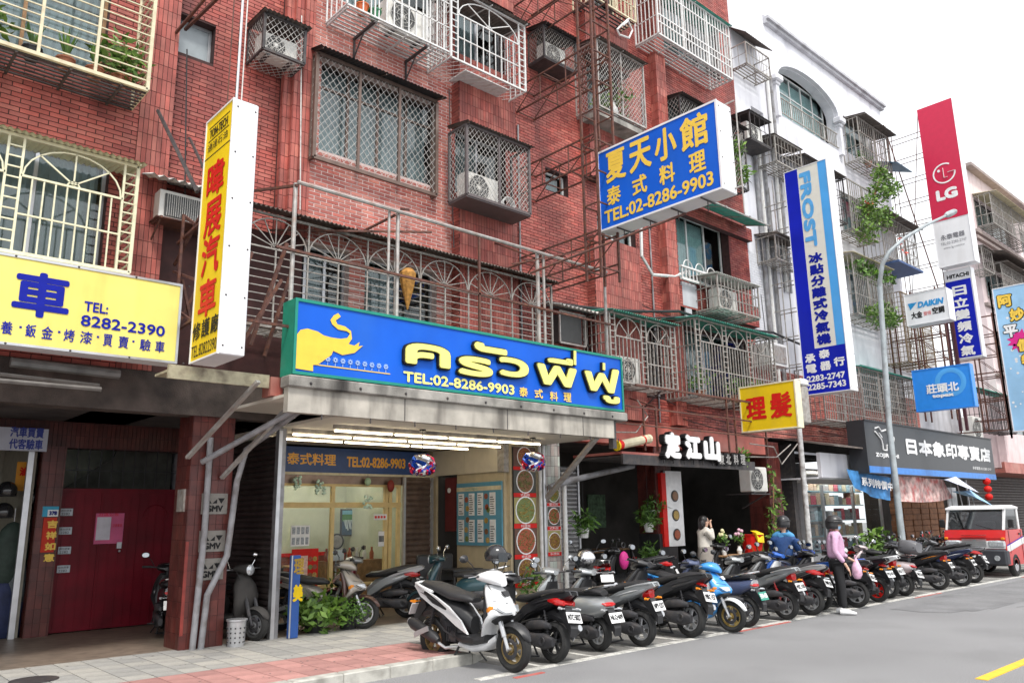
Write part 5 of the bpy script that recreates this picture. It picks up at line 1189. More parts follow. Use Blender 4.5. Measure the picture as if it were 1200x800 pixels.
b.obj('foliage', mLeafY, t); b = B(); b.path([(25.6, 10.6, 10.6), (25.6, 10.3, 11.6), (26.1, 10.1, 12.6)], .04, 6); b.path([(25.6, 10.4, 11.2), (25.1, 10.2, 11.6)], .03, 6); b.obj('branch', mWood, t)
b = B(); 
for c_ in ((24.9, 10.1, 11.5), (27.7, 10.3, 10.9), (28.0, 10.3, 10.6)): leaves(b, c_, .16, 10, .07)
tag(b.obj('red_flowers', mat('red_petals', (.7, .08, .05), .6)), 'small red flowers on the upper cages of the white building', 'flowers')
cage('tall vine covered barred cage right of the very tall blue and cream sign', 24.0, 26.9, 10.4, YF, 7.75, 9.7, mGreyBar, front='vert', step=.13, posts=3, roof=mCream, roof_over=.1, floor='slats', bar=.018)
b = B(); b.t = []
for i in range(14): leaves(b, (24.2+i*.2, 10.45, 9.45-.3*random.random()), .22, 30, .12)
tag(b.obj('vine', mLeaf), 'dry vine hanging along the top of the tall barred cage', 'vine')
b = B(); leaves(b, (25.4, 10.25, 7.9), .45, 380, .08); leaves(b, (26.1, 10.2, 7.8), .3, 180, .08); leaves(b, (24.6, 10.25, 7.8), .28, 150, .08); tag(b.obj('balcony_plant', mLeafY), 'bright green trailing plant at the foot of the tall barred cage', 'plant')
cage('brown rusty balcony cage of fine mesh behind the street lamp', 27.2, 29.6, 10.3, YF, 6.6, 9.0, mat('brown_grille', (.2, .14, .08), .7, var=.3), front='grid', step=.11, posts=3, roof=None, floor='slats', bar=.016)
cage('large grid window cage just above the black shop sign', 21.0, 23.4, 10.3, YF, 4.25, 5.7, mGreyBar, front='grid', step=.14, posts=2, floor='slats', bar=.018)
cage('dark green edged barred window cage beside the street lamp', 23.6, 27.5, 10.4, YF, 4.3, 6.0, mGreyBar, front='grid', step=.14, posts=3, roof=mGreenP, floor='slats', bar=.018)
t = T('window_unit', 'white framed window air conditioner under the green awning end', 'air conditioner', (18.9, 10.6, 5.8)); B().box(18.75, 19.6, 10.5, YF, 5.55, 6.15).obj('casing', mWhiteP, t); B().box(18.85, 19.5, 10.48, 10.5, 5.62, 6.08).obj('grille', mGreyBar, t)
cage('small mossy roofed cage left of the blue and cream sign', 19.5, 21.0, 10.5, YF, 8.6, 9.3, mGreyBar, front='grid', step=.18, posts=1, roof=mCorr, floor='slats')
B().box(29.6, 34.2, 11.3, 11.6, 3.6, 5.6).obj('low_wall', mGreyWall, wb)
# red building neighbour rooms: filled in low block closing the gap
cage('dark green roofed barred cage low on the right behind the azure sign', 34.3, 38.6, 10.6, 11.3, 4.9, 6.4, mDark, front='vert', step=.2, posts=3, roof=mGreenP, floor='slats', bar=.02)
# ------------------------------------------------------------------ pale pink building far right
pb = T('apartment_building', 'pale pink apartment building with brown ledges at the far right', 'building', (38, YF, 0))
ph_ = [(39.3, 44.6, 14.5, 16.0), (39.3, 44.6, 11.2, 12.6), (46, 50, 14.5, 16), (46, 50, 11.2, 12.6), (39.3, 44.6, 8.0, 9.4), (39.3, 44.6, 5.0, 6.4)]
b = B(); wall_shell(b, 38.6, 60, 3.5, 17.2, YF, ph_, .3); b.obj('wall', mPinkWall, pb)
B().box(38.65, 60, YF+.3, YF+1.4, 3.5, 17.1).obj('rear_mass', mPinkWall, pb)
mLedge = mat('brown_ledge', (.3, .24, .22), .7, var=.2)
b = B(); b.box(38.5, 60, YF-.35, YF+.3, 17.2, 17.35); b.obj('cornice', mLedge, pb)
for z in (14.05, 13.75, 10.6, 7.4): B().box(38.6, 60, YF-.16, YF, z, z+.14).obj('ledge', mLedge, pb)
for h in ph_: window(pb, *h[:2], YF, *h[2:], 4, mDark, mCurt, .4)
for z, lb in ((14.45, 'uppermost long barred cage with ragged cream hood on the pink building'), (11.1, 'middle long barred cage on the pink building'), (7.9, 'lower long barred cage on the pink building')):
    cage(lb, 39.2, 45.0, 10.4, YF, z, z+1.45, mGreyBar, front='vert', step=.2, posts=4, roof=mCream if z > 14 else mCorr, roof_over=.3, floor='slats', bar=.025)
b = B(); corr(b, 38.6, 43, 10.0, 12.9, YF, 13.2, .1, .01); tag(b.obj('hood', mCorr), 'grey sheet hood between the upper cages of the pink building', 'awning')
cage('small cage on the left edge of the pink building below the tall red sign', 37.2, 38.5, 10.5, YF, 11.9, 12.9, mGreyBar, front='grid', step=.25, posts=1, roof=mCorr)
# lattice tower behind the signs at right
for (x0_, lb) in ((33.0, 'rusty lattice frame between the azure sign and the food sign'), (27.5, 'rusty lattice frame left of the azure square sign')):
    t = T('sign_scaffold', lb, 'scaffold', (x0_, 10, 5)); b = B()
    for y in (9.3, 10.1, 10.9):
        for x in (x0_, x0_+.5): b.bar((x, y, 4.6), (x, y, 9.0), .045)
    for z in (5.0, 5.8, 6.6, 7.4, 8.2):
        for x in (x0_, x0_+.5): b.bar((x, 9.3, z), (x, 10.9, z), .035); b.bar((x, 9.3, z), (x, 10.1, z+.8), .02)
        b.bar((x0_, 9.3, z), (x0_+.5, 9.3, z), .03)
    b.obj('lattice', mRust, t)
# ------------------------------------------------------------------ restaurant canopy and interior
cnp = T('canopy', 'weathered pale concrete canopy with a two step edge under the main sign', 'canopy', (4.65, 9.3, 3.1))
B().bbox(4.6, 11.25, 9.24, 9.5, 3.42, 3.57, .015).obj('top_edge', mConc, cnp)
B().box(4.62, 10.92, 9.3, 9.42, 3.1, 3.419).obj('fascia', mat('canopy_fascia', (.42, .39, .34), .7, var=.25, vscale=3, bump=.2, dirt=1, dirtcol=(.07, .06, .05), dscale=2.4, streak=True), cnp)
b = B()
for i in range(9): x = 4.9+i*.74; b.ball((x, 9.24, 3.48), .022, n=6, m=4); b.bar((x+.2, 9.295, 3.1), (x+.2, 9.295, 3.03), .014)
b.obj('bolt', mDark, cnp, kind='stuff')
b = B()
for x in (6.4, 8.35, 10.1): b.box(x, x+.012, 9.296, 9.3, 3.1, 3.419)
b.obj('seam', mDark, cnp)
mCeil = mat('cream_ceiling', (.62, .58, .5), .7, var=.06, vscale=3)
B().box(5.45, 10.92, 9.42, 13.5, 3.12, 3.16).box(4.62, 5.45, 9.42, 11.06, 3.3, 3.34).obj('ceiling', mCeil, cnp)
B().box(10.9, 11.0, 9.32, 9.42, 3.42-.5, 3.42).box(10.93, 11.1, 9.42, 11.1, 3.16, 3.4).obj('edge_pipe', mDark, cnp)
for (xa, ya, n_, L) in ((5.9, 10.35, 4, 1.0), (5.65, 11.15, 4, 1.0), (5.6, 11.85, 3, 1.3), (5.9, 10.1, 0, 1)):
    for i in range(n_):
        x = xa+i*(L+.06); t = T('tube_light', {0: 'first', 1: 'second', 2: 'third', 3: 'fourth'}[i]+' warm tube light from the left in the '+{10.35: 'front', 11.15: 'middle', 11.85: 'rear'}[ya]+' row under the canopy ceiling', 'tube light', (x, ya, 3.06), group='tube lights under the canopy ceiling')
        B().tube((x, ya, 3.03), (x+L, ya, 3.03), .015, 8).obj('tube', mTube, t); B().box(x-.02, x+L+.02, ya-.022, ya+.022, 3.06, 3.12).obj('fitting', MAT['canopy_fascia'], t)
for q_ in ((10.0, 10.07, 11.25, 12.66, .12, 2.6), (10.0, 10.07, 13.35, 16.9, .12, 3.12), (10.07, 10.86, 12.5, 12.6, .12, 3.12)): B().box(*q_).obj('party_wall', mat('beige_wall', (.52, .43, .28), .7, var=.08, dirt=.3, dirtcol=(.3, .25, .18), dscale=2), red)
t = T('header_box', 'beige panelled header box over the blue menu board', 'panel', (9.96, 11.2, 2.6))
B().box(9.94, 10.6, 11.18, 11.36, 2.58, 3.1).obj('end_panel', mGreyBar, t); B().box(9.95, 9.99, 11.37, 12.36, 2.6, 3.1).obj('panel', mat('beige_panel', (.62, .56, .44), .35, var=.05), t); B().box(9.95, 9.99, 12.37, 13.4, 2.6, 3.1).obj('panel', MAT['beige_panel'], t)
# blue menu board on the side wall
t = T('menu_board', 'light blue menu board with eight white price columns and dish pictures', 'menu board', (9.96, 12.0, 1.25))
mMB = mat('menu_blue', (.1, .3, .42), .4, var=.05)
X = 9.96; B().box(X, X+.03, 11.28, 12.62, 1.24, 2.42).obj('board', mMB, t)
B().box(X-.003, X, 11.28, 12.62, 2.26, 2.34).obj('band', mCream, t); text('THAI MENU', (X-.003, 12.35, 2.275), -UY, UZ, .4, .045, MAT['green_plastic_awning'], t, depth=.002)
DISH = [(.36, .08, .03), (.4, .26, .05), (.22, .1, .04), (.5, .33, .1), (.16, .2, .05), (.3, .09, .05)]
mDish = [mat(f'dish_food_{i}', c_, .5, var=.5, vscale=60) for i, c_ in enumerate(DISH)]
cols_ = [12.56, 12.24, 11.98, 11.62]
for k in range(8):
    y1 = cols_[k % 4]; z0 = 1.8 if k < 4 else 1.3; w_ = .17
    pn = B().box(X-.005, X, y1-w_, y1, z0, z0+.42).obj('price_list', mWhT, t)
    b = B(); random.seed(k+40)
    for j in range(9):
        if random.random() < .85: b.box(X-.007, X-.005, y1-.02-random.uniform(.07, .13), y1-.02, z0+.03+j*.042, z0+.045+j*.042)
    b.obj('print_line', mInk, pn)
for i, (y, z) in enumerate(((12.31, 2.1), (12.28, 1.93), (12.28, 1.72), (12.32, 1.53), (12.3, 1.36), (11.72, 2.15), (11.7, 1.95), (11.72, 1.7), (11.72, 1.5), (11.68, 1.34), (11.66, 1.9))):
    B().lathe([(.055, -.004), (.055, 0)], (X-.004, y, z), 'x', 12).obj('dish_picture', mDish[i % 6], t)
random.seed(11)
# food photo columns
def foodcol(name, label, x0, x1, Y, zs, head=mRedT, base=mBlack, plate=.38, axis='y', caps=True):
    t = T(name, label, 'menu board', ((x0+x1)/2, Y, zs[-1]))
    B().box(x0, x1, Y, Y+.03, zs[-1], zs[0]).obj('board', base, t)
    for k in range(len(zs)-1):
        za, zb = zs[k+1], zs[k]; h = zb-za; cx_ = (x0+x1)/2; r = min(x1-x0, h)*.45
        B().box(x0+.01, x1-.01, Y-.004, Y, za+h*.16, zb-.01).obj('photo', mat(f'photo_ground_{k % 3}', [(.12, .05, .03), (.06, .06, .05), (.35, .3, .1)][k % 3] if base is mBlack else (.7, .7, .7), .5), t)
        B().lathe([(r, -.006), (r, -.002)], (cx_, Y-.004, za+h*.58), 'y', 20).obj('plate', mWhT, t)
        c_ = B(); 
        c_.lathe([(r*.9, -.01), (r*.9, -.006)], (cx_, Y-.005, za+h*.58), 'y', 18); c_.obj('food', mDish[(k*2+len(zs)) % 6], t)
        b = B(); b.t = []
        for j in range(60):
            a_, rr_ = random.uniform(0, 6.3), r*.8*sqrt(random.random()); px_, pz_ = cx_+rr_*cos(a_), za+h*.58+rr_*sin(a_); b.bar((px_-.03, Y-.017-.0005*j/6, pz_), (px_+random.uniform(-.02, .04), Y-.017-.0005*j/6, pz_+random.uniform(-.035, .035)), .016, .006)
        b.t = None; b.obj('garnish', mDish[(k*3+1) % 6], t)
        if caps: B().box(x0, x1, Y-.006, Y-.001, za, za+h*.15).obj('caption_band', head, t); text('泰式料理'[k % 3:k % 3+2]+'飯', (cx_-.12, Y-.006, za+h*.03), UX, UZ, .24, .05, mWhT, t, depth=.002)
    return t
B().box(10.07, 10.84, 11.16, 11.5, .12, 3.1).obj('pier', MAT['beige_wall'], red)
foodcol('menu_board', 'tall column of five dish photographs with red captions on the pier right of the entrance', 10.12, 10.7, 11.12, [3.05, 2.62, 2.12, 1.55, 1.0, .5])
foodcol('menu_board', 'narrow white strip of three dish photographs beside the grey shutter', 10.98, 11.34, 11.12, [2.35, 1.95, 1.5, 1.02], head=mRedT, base=mWhT)
for x, m_, lb in ((10.78, mWhiteP, 'white pipe beside the tall column of dish photographs'), (10.88, mAlu, 'thin steel pipe between the two dish photograph strips')): pipe([(x, 11.08, .12), (x, 11.08, 3.1)], .035, lb, m_)
# restaurant front: inner sign, glazed front, shutter, door
Y = 13.46
t = T('signboard', 'navy inner sign with orange lettering above the restaurant glass front', 'sign', (5.6, Y, 2.66)); mSeatB = mat('black_leather', (.02, .02, .022), .35, bump=.2)
mNavy = mat('navy_sign_face', (.02, .06, .2), .45, var=.1)
B().box(5.55, 9.9, Y, Y+.05, 2.62, 3.08).obj('face', mNavy, t); b = B(); b.box(5.55, 9.9, Y-.02, Y, 2.58, 2.62); b.obj('frame', mCream, t)
mOr = mat('orange_lettering', (.8, .4, .04), .4)
text('泰式料理', (6.72, Y, 2.75), UX, UZ, 1.0, .22, mOr, t, bold=.006, depth=.004); text('TEL:02-8286-9903', (7.95, Y, 2.74), UX, UZ, 1.35, .2, mOr, t, bold=.008, depth=.004)
B().box(5.5, 9.95, Y+.04, Y+.3, 2.42, 2.58).obj('header', mShB, red)
mYF_ = mat('yellow_timber_frame', (.72, .54, .24), .5, var=.1)
gf = T('glass_front', 'yellow framed glass front of the Thai restaurant', 'shop front', (5.5, Y, .12))
b = B()
for z in (2.42, 2.08): b.box(5.5, 9.25, Y+.05, Y+.12, z-.045, z)
b.box(5.5, 9.25, Y+.05, Y+.12, 1.98, 2.035); 
for x in (6.2, 7.72, 9.0, 9.2, 8.9): b.box(x-.035, x+.035, Y+.051, Y+.119, .6, 2.38)
b.box(5.5, 9.25, Y+.05, Y+.12, .55, .6); b.obj('frame', mYF_, gf)
B().box(5.5, 9.25, Y+.055, Y+.115, .12, .55).obj('base_panel', mWood, gf)
for xa, xb in ((5.5, 6.16), (6.24, 7.68), (7.76, 8.86), (9.04, 9.16)): B().box(xa, xb, Y+.08, Y+.086, .6, 1.98).obj('pane', mGlassC, gf); B().box(xa, xb, Y+.08, Y+.086, 2.08, 2.38).obj('pane', mGlassC, gf)
# posters on the glass
for (px0, py0, px1, py1, m_, nm, lb) in ((340, 640, 363, 615, mWhT, 'notice', 'white grid of price cards hanging inside the glass front'), (340, 690, 373, 642, mRedT, 'poster', 'red food poster low on the glass front'), (438, 609, 453, 602, mWhT, 'notice', 'small white notice with red squares on the yellow mullion'), (443, 640, 450, 622, mWhT, 'notice', 'white paper hung below the notice with red squares')):
    a, c = onY(px0, py0, Y+.03), onY(px1, py1, Y+.03); t = T(nm, lb, nm, (a.x, Y, a.z)); B().box(a.x, c.x, Y+.02, Y+.03, a.z, c.z).obj('sheet', m_, t)
    W_, H_ = c.x-a.x, c.z-a.z
    if nm == 'poster':
        B().box(a.x+.05, a.x+W_*.6, Y+.014, Y+.02, a.z+.04, c.z-.12).obj('print_panel', mat('pink_print', (.75, .5, .42), .6, var=.3, vscale=30), t)
        for j in range(8): B().lathe([(.045, 0), (.045, .004)], (a.x+W_*(.7+.17*(j % 2)), Y+.012, a.z+.08+.14*(j//2)), 'y', 10).obj('dish_picture', mDish[j % 6], t)
    elif W_ > .3:
        for j in range(8): B().box(a.x+W_*(.06+.24*(j % 4)), a.x+W_*(.22+.24*(j % 4)), Y+.014, Y+.02, a.z+H_*(.08+.5*(j//4)), a.z+H_*(.42+.5*(j//4))).obj('card', mat('grey_print', (.35, .38, .42), .6, var=.5, vscale=50), t)
    else:
        for j in range(4): B().box(a.x+W_*(.05+.23*j), a.x+W_*(.2+.23*j), Y+.014, Y+.02, a.z+H_*.3, a.z+H_*.7).obj('print_mark', mRedT if H_ < .25 else mInk, t)
# room
rm = T('dining_room', 'pale green dining room seen through the glass front', 'room', (5.5, 13.6, .1))
mGrn = mat('pale_green_wall', (.52, .56, .44), .8, var=.05)
B().box(5.5, 9.99, 16.8, 16.88, .12, 3.1).obj('back_wall', mGrn, rm); B().box(5.45, 5.5, 13.6, 16.8, .12, 3.1).box(9.93, 9.99, 13.6, 16.8, .12, 3.1).obj('side_wall', mGrn, rm)
B().box(5.5, 9.93, 13.6, 16.8, 2.95, 3.0).obj('ceiling', mCeil, rm); B().box(5.5, 9.93, 13.6, 16.8, .12, .13).obj('floor', mFloor, rm)
B().box(5.5, 9.93, 16.72, 16.8, .12, 1.0).obj('wainscot', mat('red_brown_wainscot', (.22, .05, .03), .5), rm)
for i, (x, y) in enumerate(((6.0, 14.4), (7.6, 14.4), (6.8, 15.8), (8.4, 15.8))):
    t = T('tube_light', ['front left', 'front right', 'rear left', 'rear right'][i]+' white tube light on the dining room ceiling', 'tube light', (x, y, 2.9), group='tube lights in the dining room'); B().tube((x, y, 2.9), (x+1.2, y, 2.9), .02, 8).obj('tube', mat('bright_room_tube', (1, .93, .8), .4, var=0, emit=26), t)
def picture(label, px0, py0, px1, py1, Y, kind):
    a, c = onY(px0, py1, Y), onY(px1, py0, Y); t = T('framed_picture', label, 'picture', (a.x, Y, a.z)); B().box(a.x, c.x, Y, Y+.04, a.z, c.z).obj('frame', mBlack, t); W_, H_ = c.x-a.x, c.z-a.z
    q = lambda x0_, x1_, z0_, z1_, m_, nm, d=.004: B().box(a.x+W_*x0_, a.x+W_*x1_, Y-d, Y, a.z+H_*z0_, a.z+H_*z1_).obj(nm, m_, t)
    if kind: 
        q(.06, .94, .05, .55, mat('picture_water', (.02, .07, .14), .5, var=.3), 'print'); q(.06, .94, .55, .8, mat('picture_grass', (.05, .2, .04), .5, var=.4), 'print'); q(.06, .94, .8, .95, mat('picture_sky', (.15, .4, .55), .5), 'print')
        b = B()
        for i in range(9): x = a.x+W_*(.12+.085*i); b.bar((x, Y-.008, a.z+H_*.6), (x+random.uniform(.02, .08), Y-.008, a.z+H_*random.uniform(.15, .35)), .03, .004)
        b.obj('waterfall', mat('picture_foam', (.5, .6, .66), .5), t)
    else: q(.06, .94, .05, .6, mat('picture_green', (.08, .22, .06), .5, var=.5), 'print'); q(.06, .94, .6, .95, mat('picture_yellow', (.55, .5, .1), .5, var=.3), 'print')
picture('framed waterfall picture on the back wall of the dining room', 399, 596, 422, 628, 16.5, 1); picture('framed green and yellow landscape picture right of the waterfall picture', 449, 594, 463, 622, 16.5, 0)
t = T('weighing_scale', 'round black faced scale on a stand inside the glass front', 'scale', (8.0, 14.0, 1.0)); a = onY(394, 634, 14.0)
B().lathe([(.15, -.03), (.15, .03)], (a.x, 14.0, a.z), 'y', 20).obj('case', mBlack, t); B().lathe([(.12, -.034), (.12, -.03)], (a.x, 14, a.z), 'y', 20).obj('dial', mGreyBar, t); b = B(); b.bar((a.x, 14, a.z-.15), (a.x, 14, .15), .03); b.box(a.x-.12, a.x+.12, 13.9, 14.1, a.z-.35, a.z-.17); b.obj('stand', mAlu, t)
B().box(5.5, 9.93, 16.7, 16.72, .98, 1.06).obj('red_rail', mRedT, rm)
for k, (px, py, c_, lb) in enumerate(((325, 553, 0, 'clear glass bead ornament hanging behind the transom at left'), (376, 557, 0, 'green and white bead cluster hanging in the transom'), (431, 551, 1, 'small greenish glass ball on the transom mullion'), (458, 556, 2, 'red paper lantern ornament in the right transom'), (431, 584, 0, 'green and white bead cluster on the mullion'))):
    a = onY(px+(22 if k == 0 else 0), py+(13 if k < 4 else 4), 13.4); t = T('hanging_ornament', lb, 'ornament', tuple(a)); b = B(); rr_ = random.Random(k)
    if c_ == 0: [b.ball(a+V((rr_.uniform(-.1, .1), 0, rr_.uniform(-.12, .12))), .03, n=8, m=5) for _ in range(16)]
    else: b.ball(a, .07 if c_ == 1 else .08, .05, .08 if c_ == 1 else .12, 12, 8)
    b.obj('beads', [mat('pale_green_glass', (.6, .8, .65), .15, metal=.2, var=.3, vscale=30), mat('green_ball', (.4, .55, .35), .2), mat('maroon_paper', (.25, .03, .02), .6)][c_], t, smooth=True); B().bar(a, a+UZ*.15, .004).obj('cord', mBlack, t)
for k, (px, lb) in enumerate(((508, 'black leather chair left, behind the white scooter'), (527, 'black leather chair right, behind the white scooter'))):
    a = onY(px, 690, 11.9); t = T('chair', lb, 'chair', (a.x, 11.9, .12)); B().bbox(a.x-.22, a.x+.22, 11.7, 12.1, .5, .62, .03).obj('seat', mSeatB, t); B().bbox(a.x-.22, a.x+.22, 12.06, 12.16, .62, 1.12, .03).obj('backrest', mSeatB, t)
    for sx in (-.18, .18):
        for sy in (11.74, 12.1): B().box(a.x+sx-.02, a.x+sx+.02, sy-.02, sy+.02, .12, .5).obj('leg', mBlack, t)
t = T('side_table', 'dark side table beside the black leather chairs', 'table', (9.3, 11.7, .12)); B().bbox(9.0, 9.7, 11.5, 12.0, .82, .86, .01).obj('tabletop', mBlack, t)
for sx in (9.05, 9.65):
    for sy in (11.55, 11.95): B().box(sx-.02, sx+.02, sy-.02, sy+.02, .12, .82).obj('leg', mBlack, t)
# dining tables with chairs and a counter, seen dimly
for i, (x, y, lb) in enumerate(((6.3, 15.0, 'dark dining table at the left of the dining room'), (8.2, 15.3, 'dark dining table at the right of the dining room'))):
    t = T('dining_table', lb, 'table', (x, y, .13)); B().bbox(x-.5, x+.5, y-.35, y+.35, .83, .87, .01).obj('tabletop', mWood, t)
    for sx in (-.42, .42):
        for sy in (-.28, .28): B().box(x+sx-.02, x+sx+.02, y+sy-.02, y+sy+.02, .13, .83).obj('leg', mBlack, t)
t = T('bottle_rack', 'row of jars and bottles on the counter behind the glass front', 'bottles', (8.5, 14.2, 1.0)); B().box(7.9, 9.2, 14.05, 14.4, .13, .98).obj('counter', mWood, t)
for i in range(7): x = 8.0+i*.17; B().lathe([(.04, 0), (.045, .12), (.02, .18), (.02, .24)], (x, 14.2, .98), n=10).obj('bottle', [mDish[0], mAlu, mWhiteP][i % 3], t)
# hanging glass pieces and shiny balls
mFoilR = mat('foil_red', (.7, .02, .08), .12, metal=.8, var=.1); mFoilB = mat('foil_blue', (.03, .12, .7), .12, metal=.8, var=.1); mFoilS = mat('foil_silver', (.75, .75, .78), .1, metal=.9, var=.1)
def foilball(label, px, py, Yb):
    c = onY(px, py, Yb); t = T('foil_ball', label, 'ornament', tuple(c)); r = .175
    B().ball(c, r, n=18, m=12).obj('core', mFoilS, t, smooth=True)
    for k in range(14):
        m_ = (mFoilR, mFoilB, mFoilS)[k % 3]; a0 = k*.9; b = B(); pts = []
        for i in range(9):
            th = .5+2.1*i/8; ph2 = a0+.9*sin(i*.8+k); pts.append(c+V((sin(th)*cos(ph2), sin(th)*sin(ph2), cos(th)))*(r*1.02))
        b.path(pts, .03, 6, radii=[.01, .028, .042, .03, .045, .034, .042, .026, .01]); b.obj('foil_swirl', m_, t)
    B().tube(c+UZ*r, (c.x, c.y, 3.12), .006, 5).obj('cord', mBlack, t); B().lathe([(.06, 0), (.05, .03)], (c.x, c.y, 3.09), n=12).obj('ceiling_rose', mBlack, t)
foilball('left foil ornament ball of red blue and silver swirls hanging from the canopy', 495, 545, 10.2); foilball('right foil ornament ball of red blue and silver swirls hanging from the canopy', 625, 541, 10.2)
shutter('half closed brown roller shutter right of the glass front', (9.3, Y, .12), UX, .62, 2.45, mShB, .11)
t = T('doorway', 'dark doorway with a maroon curtain and small round mark left of the menu board', 'door', (10, 12.7, .12)); B().box(10.05, 10.08, 12.66, 13.35, .12, 2.6).obj('opening', mBlack, t); B().box(10.0, 10.05, 12.72, 13.05, 1.5, 2.55).obj('curtain', mat('maroon_cloth', (.12, .015, .015), .8), t); B().lathe([(.05, -.01), (.05, 0)], (9.99, 12.9, 2.3), 'x', 14).obj('round_mark', mWhT, t)
# standing blue sign and little things by the entrance
t = T('standing_sign', 'blue standing sign with yellow characters leaning by the shutter post', 'sign', (5.55, 10.95, .12)); a, c = onY(337, 745, 10.95), onY(352, 650, 10.95)
mBS = mat('blue_board', (.02, .08, .3), .5, var=.1); B().box(a.x, c.x, 10.93, 10.98, .13, c.z).obj('board', mBS, t)
text('理', (a.x+.04, 10.93, 1.0), UX, UZ, .16, .22, mat('ochre_letters', (.35, .22, .02), .5), t, bold=.008); text('美', (a.x+.04, 10.93, .62), UX, UZ, .16, .24, mYelS, t, bold=.012)
B().box(a.x-.0, a.x+.02, 10.92, 10.93, .13, c.z).obj('edge', mAlu, t)
# ------------------------------------------------------------------ dark restaurant and its column
shutter('grey roller shutter behind the narrow dish strip', (12.9, 13.4, .12), UX, 1.35, 2.9, mShG, .1)
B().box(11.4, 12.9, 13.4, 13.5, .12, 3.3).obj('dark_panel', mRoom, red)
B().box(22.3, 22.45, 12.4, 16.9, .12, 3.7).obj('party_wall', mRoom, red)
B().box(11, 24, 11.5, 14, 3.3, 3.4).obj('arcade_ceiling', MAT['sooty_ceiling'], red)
B().box(11.3, 19.05, YF-.02, YF+.3, 3.25, 3.74).obj('beam', mBrickP, red)
t = T('menu_board', 'pillar menu strip with three dish photographs on a red edge at the dark restaurant', 'menu board', (14.4, 11.05, 1.2)); a, c = onY(783, 640, 11.05), onY(797, 560, 11.05)
B().box(a.x-.18, a.x-.02, 11.0, 11.1, a.z, c.z+.1).obj('red_edge', mRedT, t); B().box(a.x, c.x, 11.02, 11.08, a.z, c.z+.15).obj('board', mWhT, t)
for k in range(3): B().lathe([(.13, -.01), (.13, 0)], ((a.x+c.x)/2, 11.015, a.z+.25+k*.42), 'y', 16).obj('plate', mBlack, t); B().lathe([(.1, -.014), (.1, 0)], ((a.x+c.x)/2, 11.01, a.z+.25+k*.42), 'y', 14).obj('food', mDish[k], t)
tag(B().box(14.33, 14.97, 11.05, 11.62, .12, 1.35).obj('pillar_cladding', mBlack), 'black cladding on the foot of the dark restaurant pillar', 'cladding')
def hangpot(label, px, py, Yb, r=.12, mp=mPotW, n_=130):
    c = onY(px, py, Yb); t = T('hanging_plant', label, 'hanging plant', tuple(c)); B().lathe([(r*.7, -.2), (r, 0), (r*.9, 0), (r*.6, -.16)], c, n=12).obj('pot', mp, t); b = B(); leaves(b, c+UZ*.1, .25, n_*2, .045, long=3.4, droop=.2); b.obj('foliage', mLeaf, t); b = B(); b.bar(c, c+UZ*1.2, .006); b.obj('cord', mBlack, t)
for i, (x, y, z, c_, lb) in enumerate(((13.2, 15.2, .9, mWood, 'dim dining table deep in the dark restaurant at left'), (15.8, 14.6, .9, mWood, 'dim dining table deep in the dark restaurant at centre'), (17.6, 15.2, .9, mWood, 'dim dining table deep in the dark restaurant at right'))):
    t = T('dining_table', lb, 'table', (x, y, .12)); B().bbox(x-.5, x+.5, y-.4, y+.4, .82, .86, .01).obj('tabletop', c_, t)
    for sx in (-.42, .42):
        for sy in (-.3, .3): B().box(x+sx-.025, x+sx+.025, y+sy-.025, y+sy+.025, .12, .82).obj('leg', mBlack, t)
    for k, sx in enumerate((-.75, .75)):
        s_ = T('stool', ('left' if sx < 0 else 'right')+' stool of the '+lb, 'stool', (x+sx, y, .12)); B().lathe([(.16, .43), (.17, .45), (.16, .47)], (x+sx, y, .12), n=14).obj('seat', mRedT, s_)
        for a_ in range(4): B().bar((x+sx+.1*cos(a_*1.57), y+.1*sin(a_*1.57), .56), (x+sx+.17*cos(a_*1.57), y+.17*sin(a_*1.57), .12), .02).obj('leg', mBlack, s_)
t = T('display_fridge', 'tall drinks fridge dim in the dark restaurant', 'fridge', (14.2, 16.0, .12)); B().bbox(13.9, 14.6, 15.9, 16.5, .12, 2.0, .02).obj('cabinet', mACb, t); B().box(13.96, 14.54, 15.88, 15.9, .4, 1.9).obj('door', mGlass, t)
for k, (x, w_, c_) in enumerate(((12.2, 1.0, (.25, .06, .05)), (16.6, 1.4, (.2, .16, .1)), (18.4, .8, (.12, .2, .12)))):
    t = T('wall_poster', ['reddish', 'brownish', 'greenish'][k]+' poster on the rear wall of the dark restaurant', 'poster', (x, 16.85, 1.6)); B().box(x, x+w_, 16.84, 16.87, 1.4, 2.4).obj('sheet', mat(f'poster_{k}', c_, .7, var=.6, vscale=9), t)
for k, (x, z, lb) in enumerate(((12.35, .9, 'red and grey graphic panel on the dark wall left of the hanging pots'),)):
    t = T('wall_poster', lb, 'poster', (x-.6, 13.38, z)); B().box(x-.7, x+.3, 13.37, 13.39, z, z+1.7).obj('sheet', mat('graphic_panel', (.14, .05, .045), .7, var=.8, vscale=6), t)
hangpot('white hanging pot with a round leafy plant in front of the grey shutter', 684, 618, 11.3); hangpot('upper of the two ferny hanging pots left of the dark restaurant pillar', 768, 597, 11.2); hangpot('lower of the two ferny hanging pots left of the dark restaurant pillar', 760, 612, 11.2); hangpot('terracotta hanging pot beside the black pillar cladding', 762, 656, 11.2, mp=mPot)
potted(10.35, 10.9, .12, 'bushy potted plant at the foot of the tall dish photograph column', h=.5, r=.2, n=160, ml=mLeaf)
a = onY(893, 575, 10.4); ac_unit(a.x-.1, 10.55, a.z-.05, 'white outdoor unit on a bracket at the right end of the black canopy', w=.75, h=.62, d=.32)
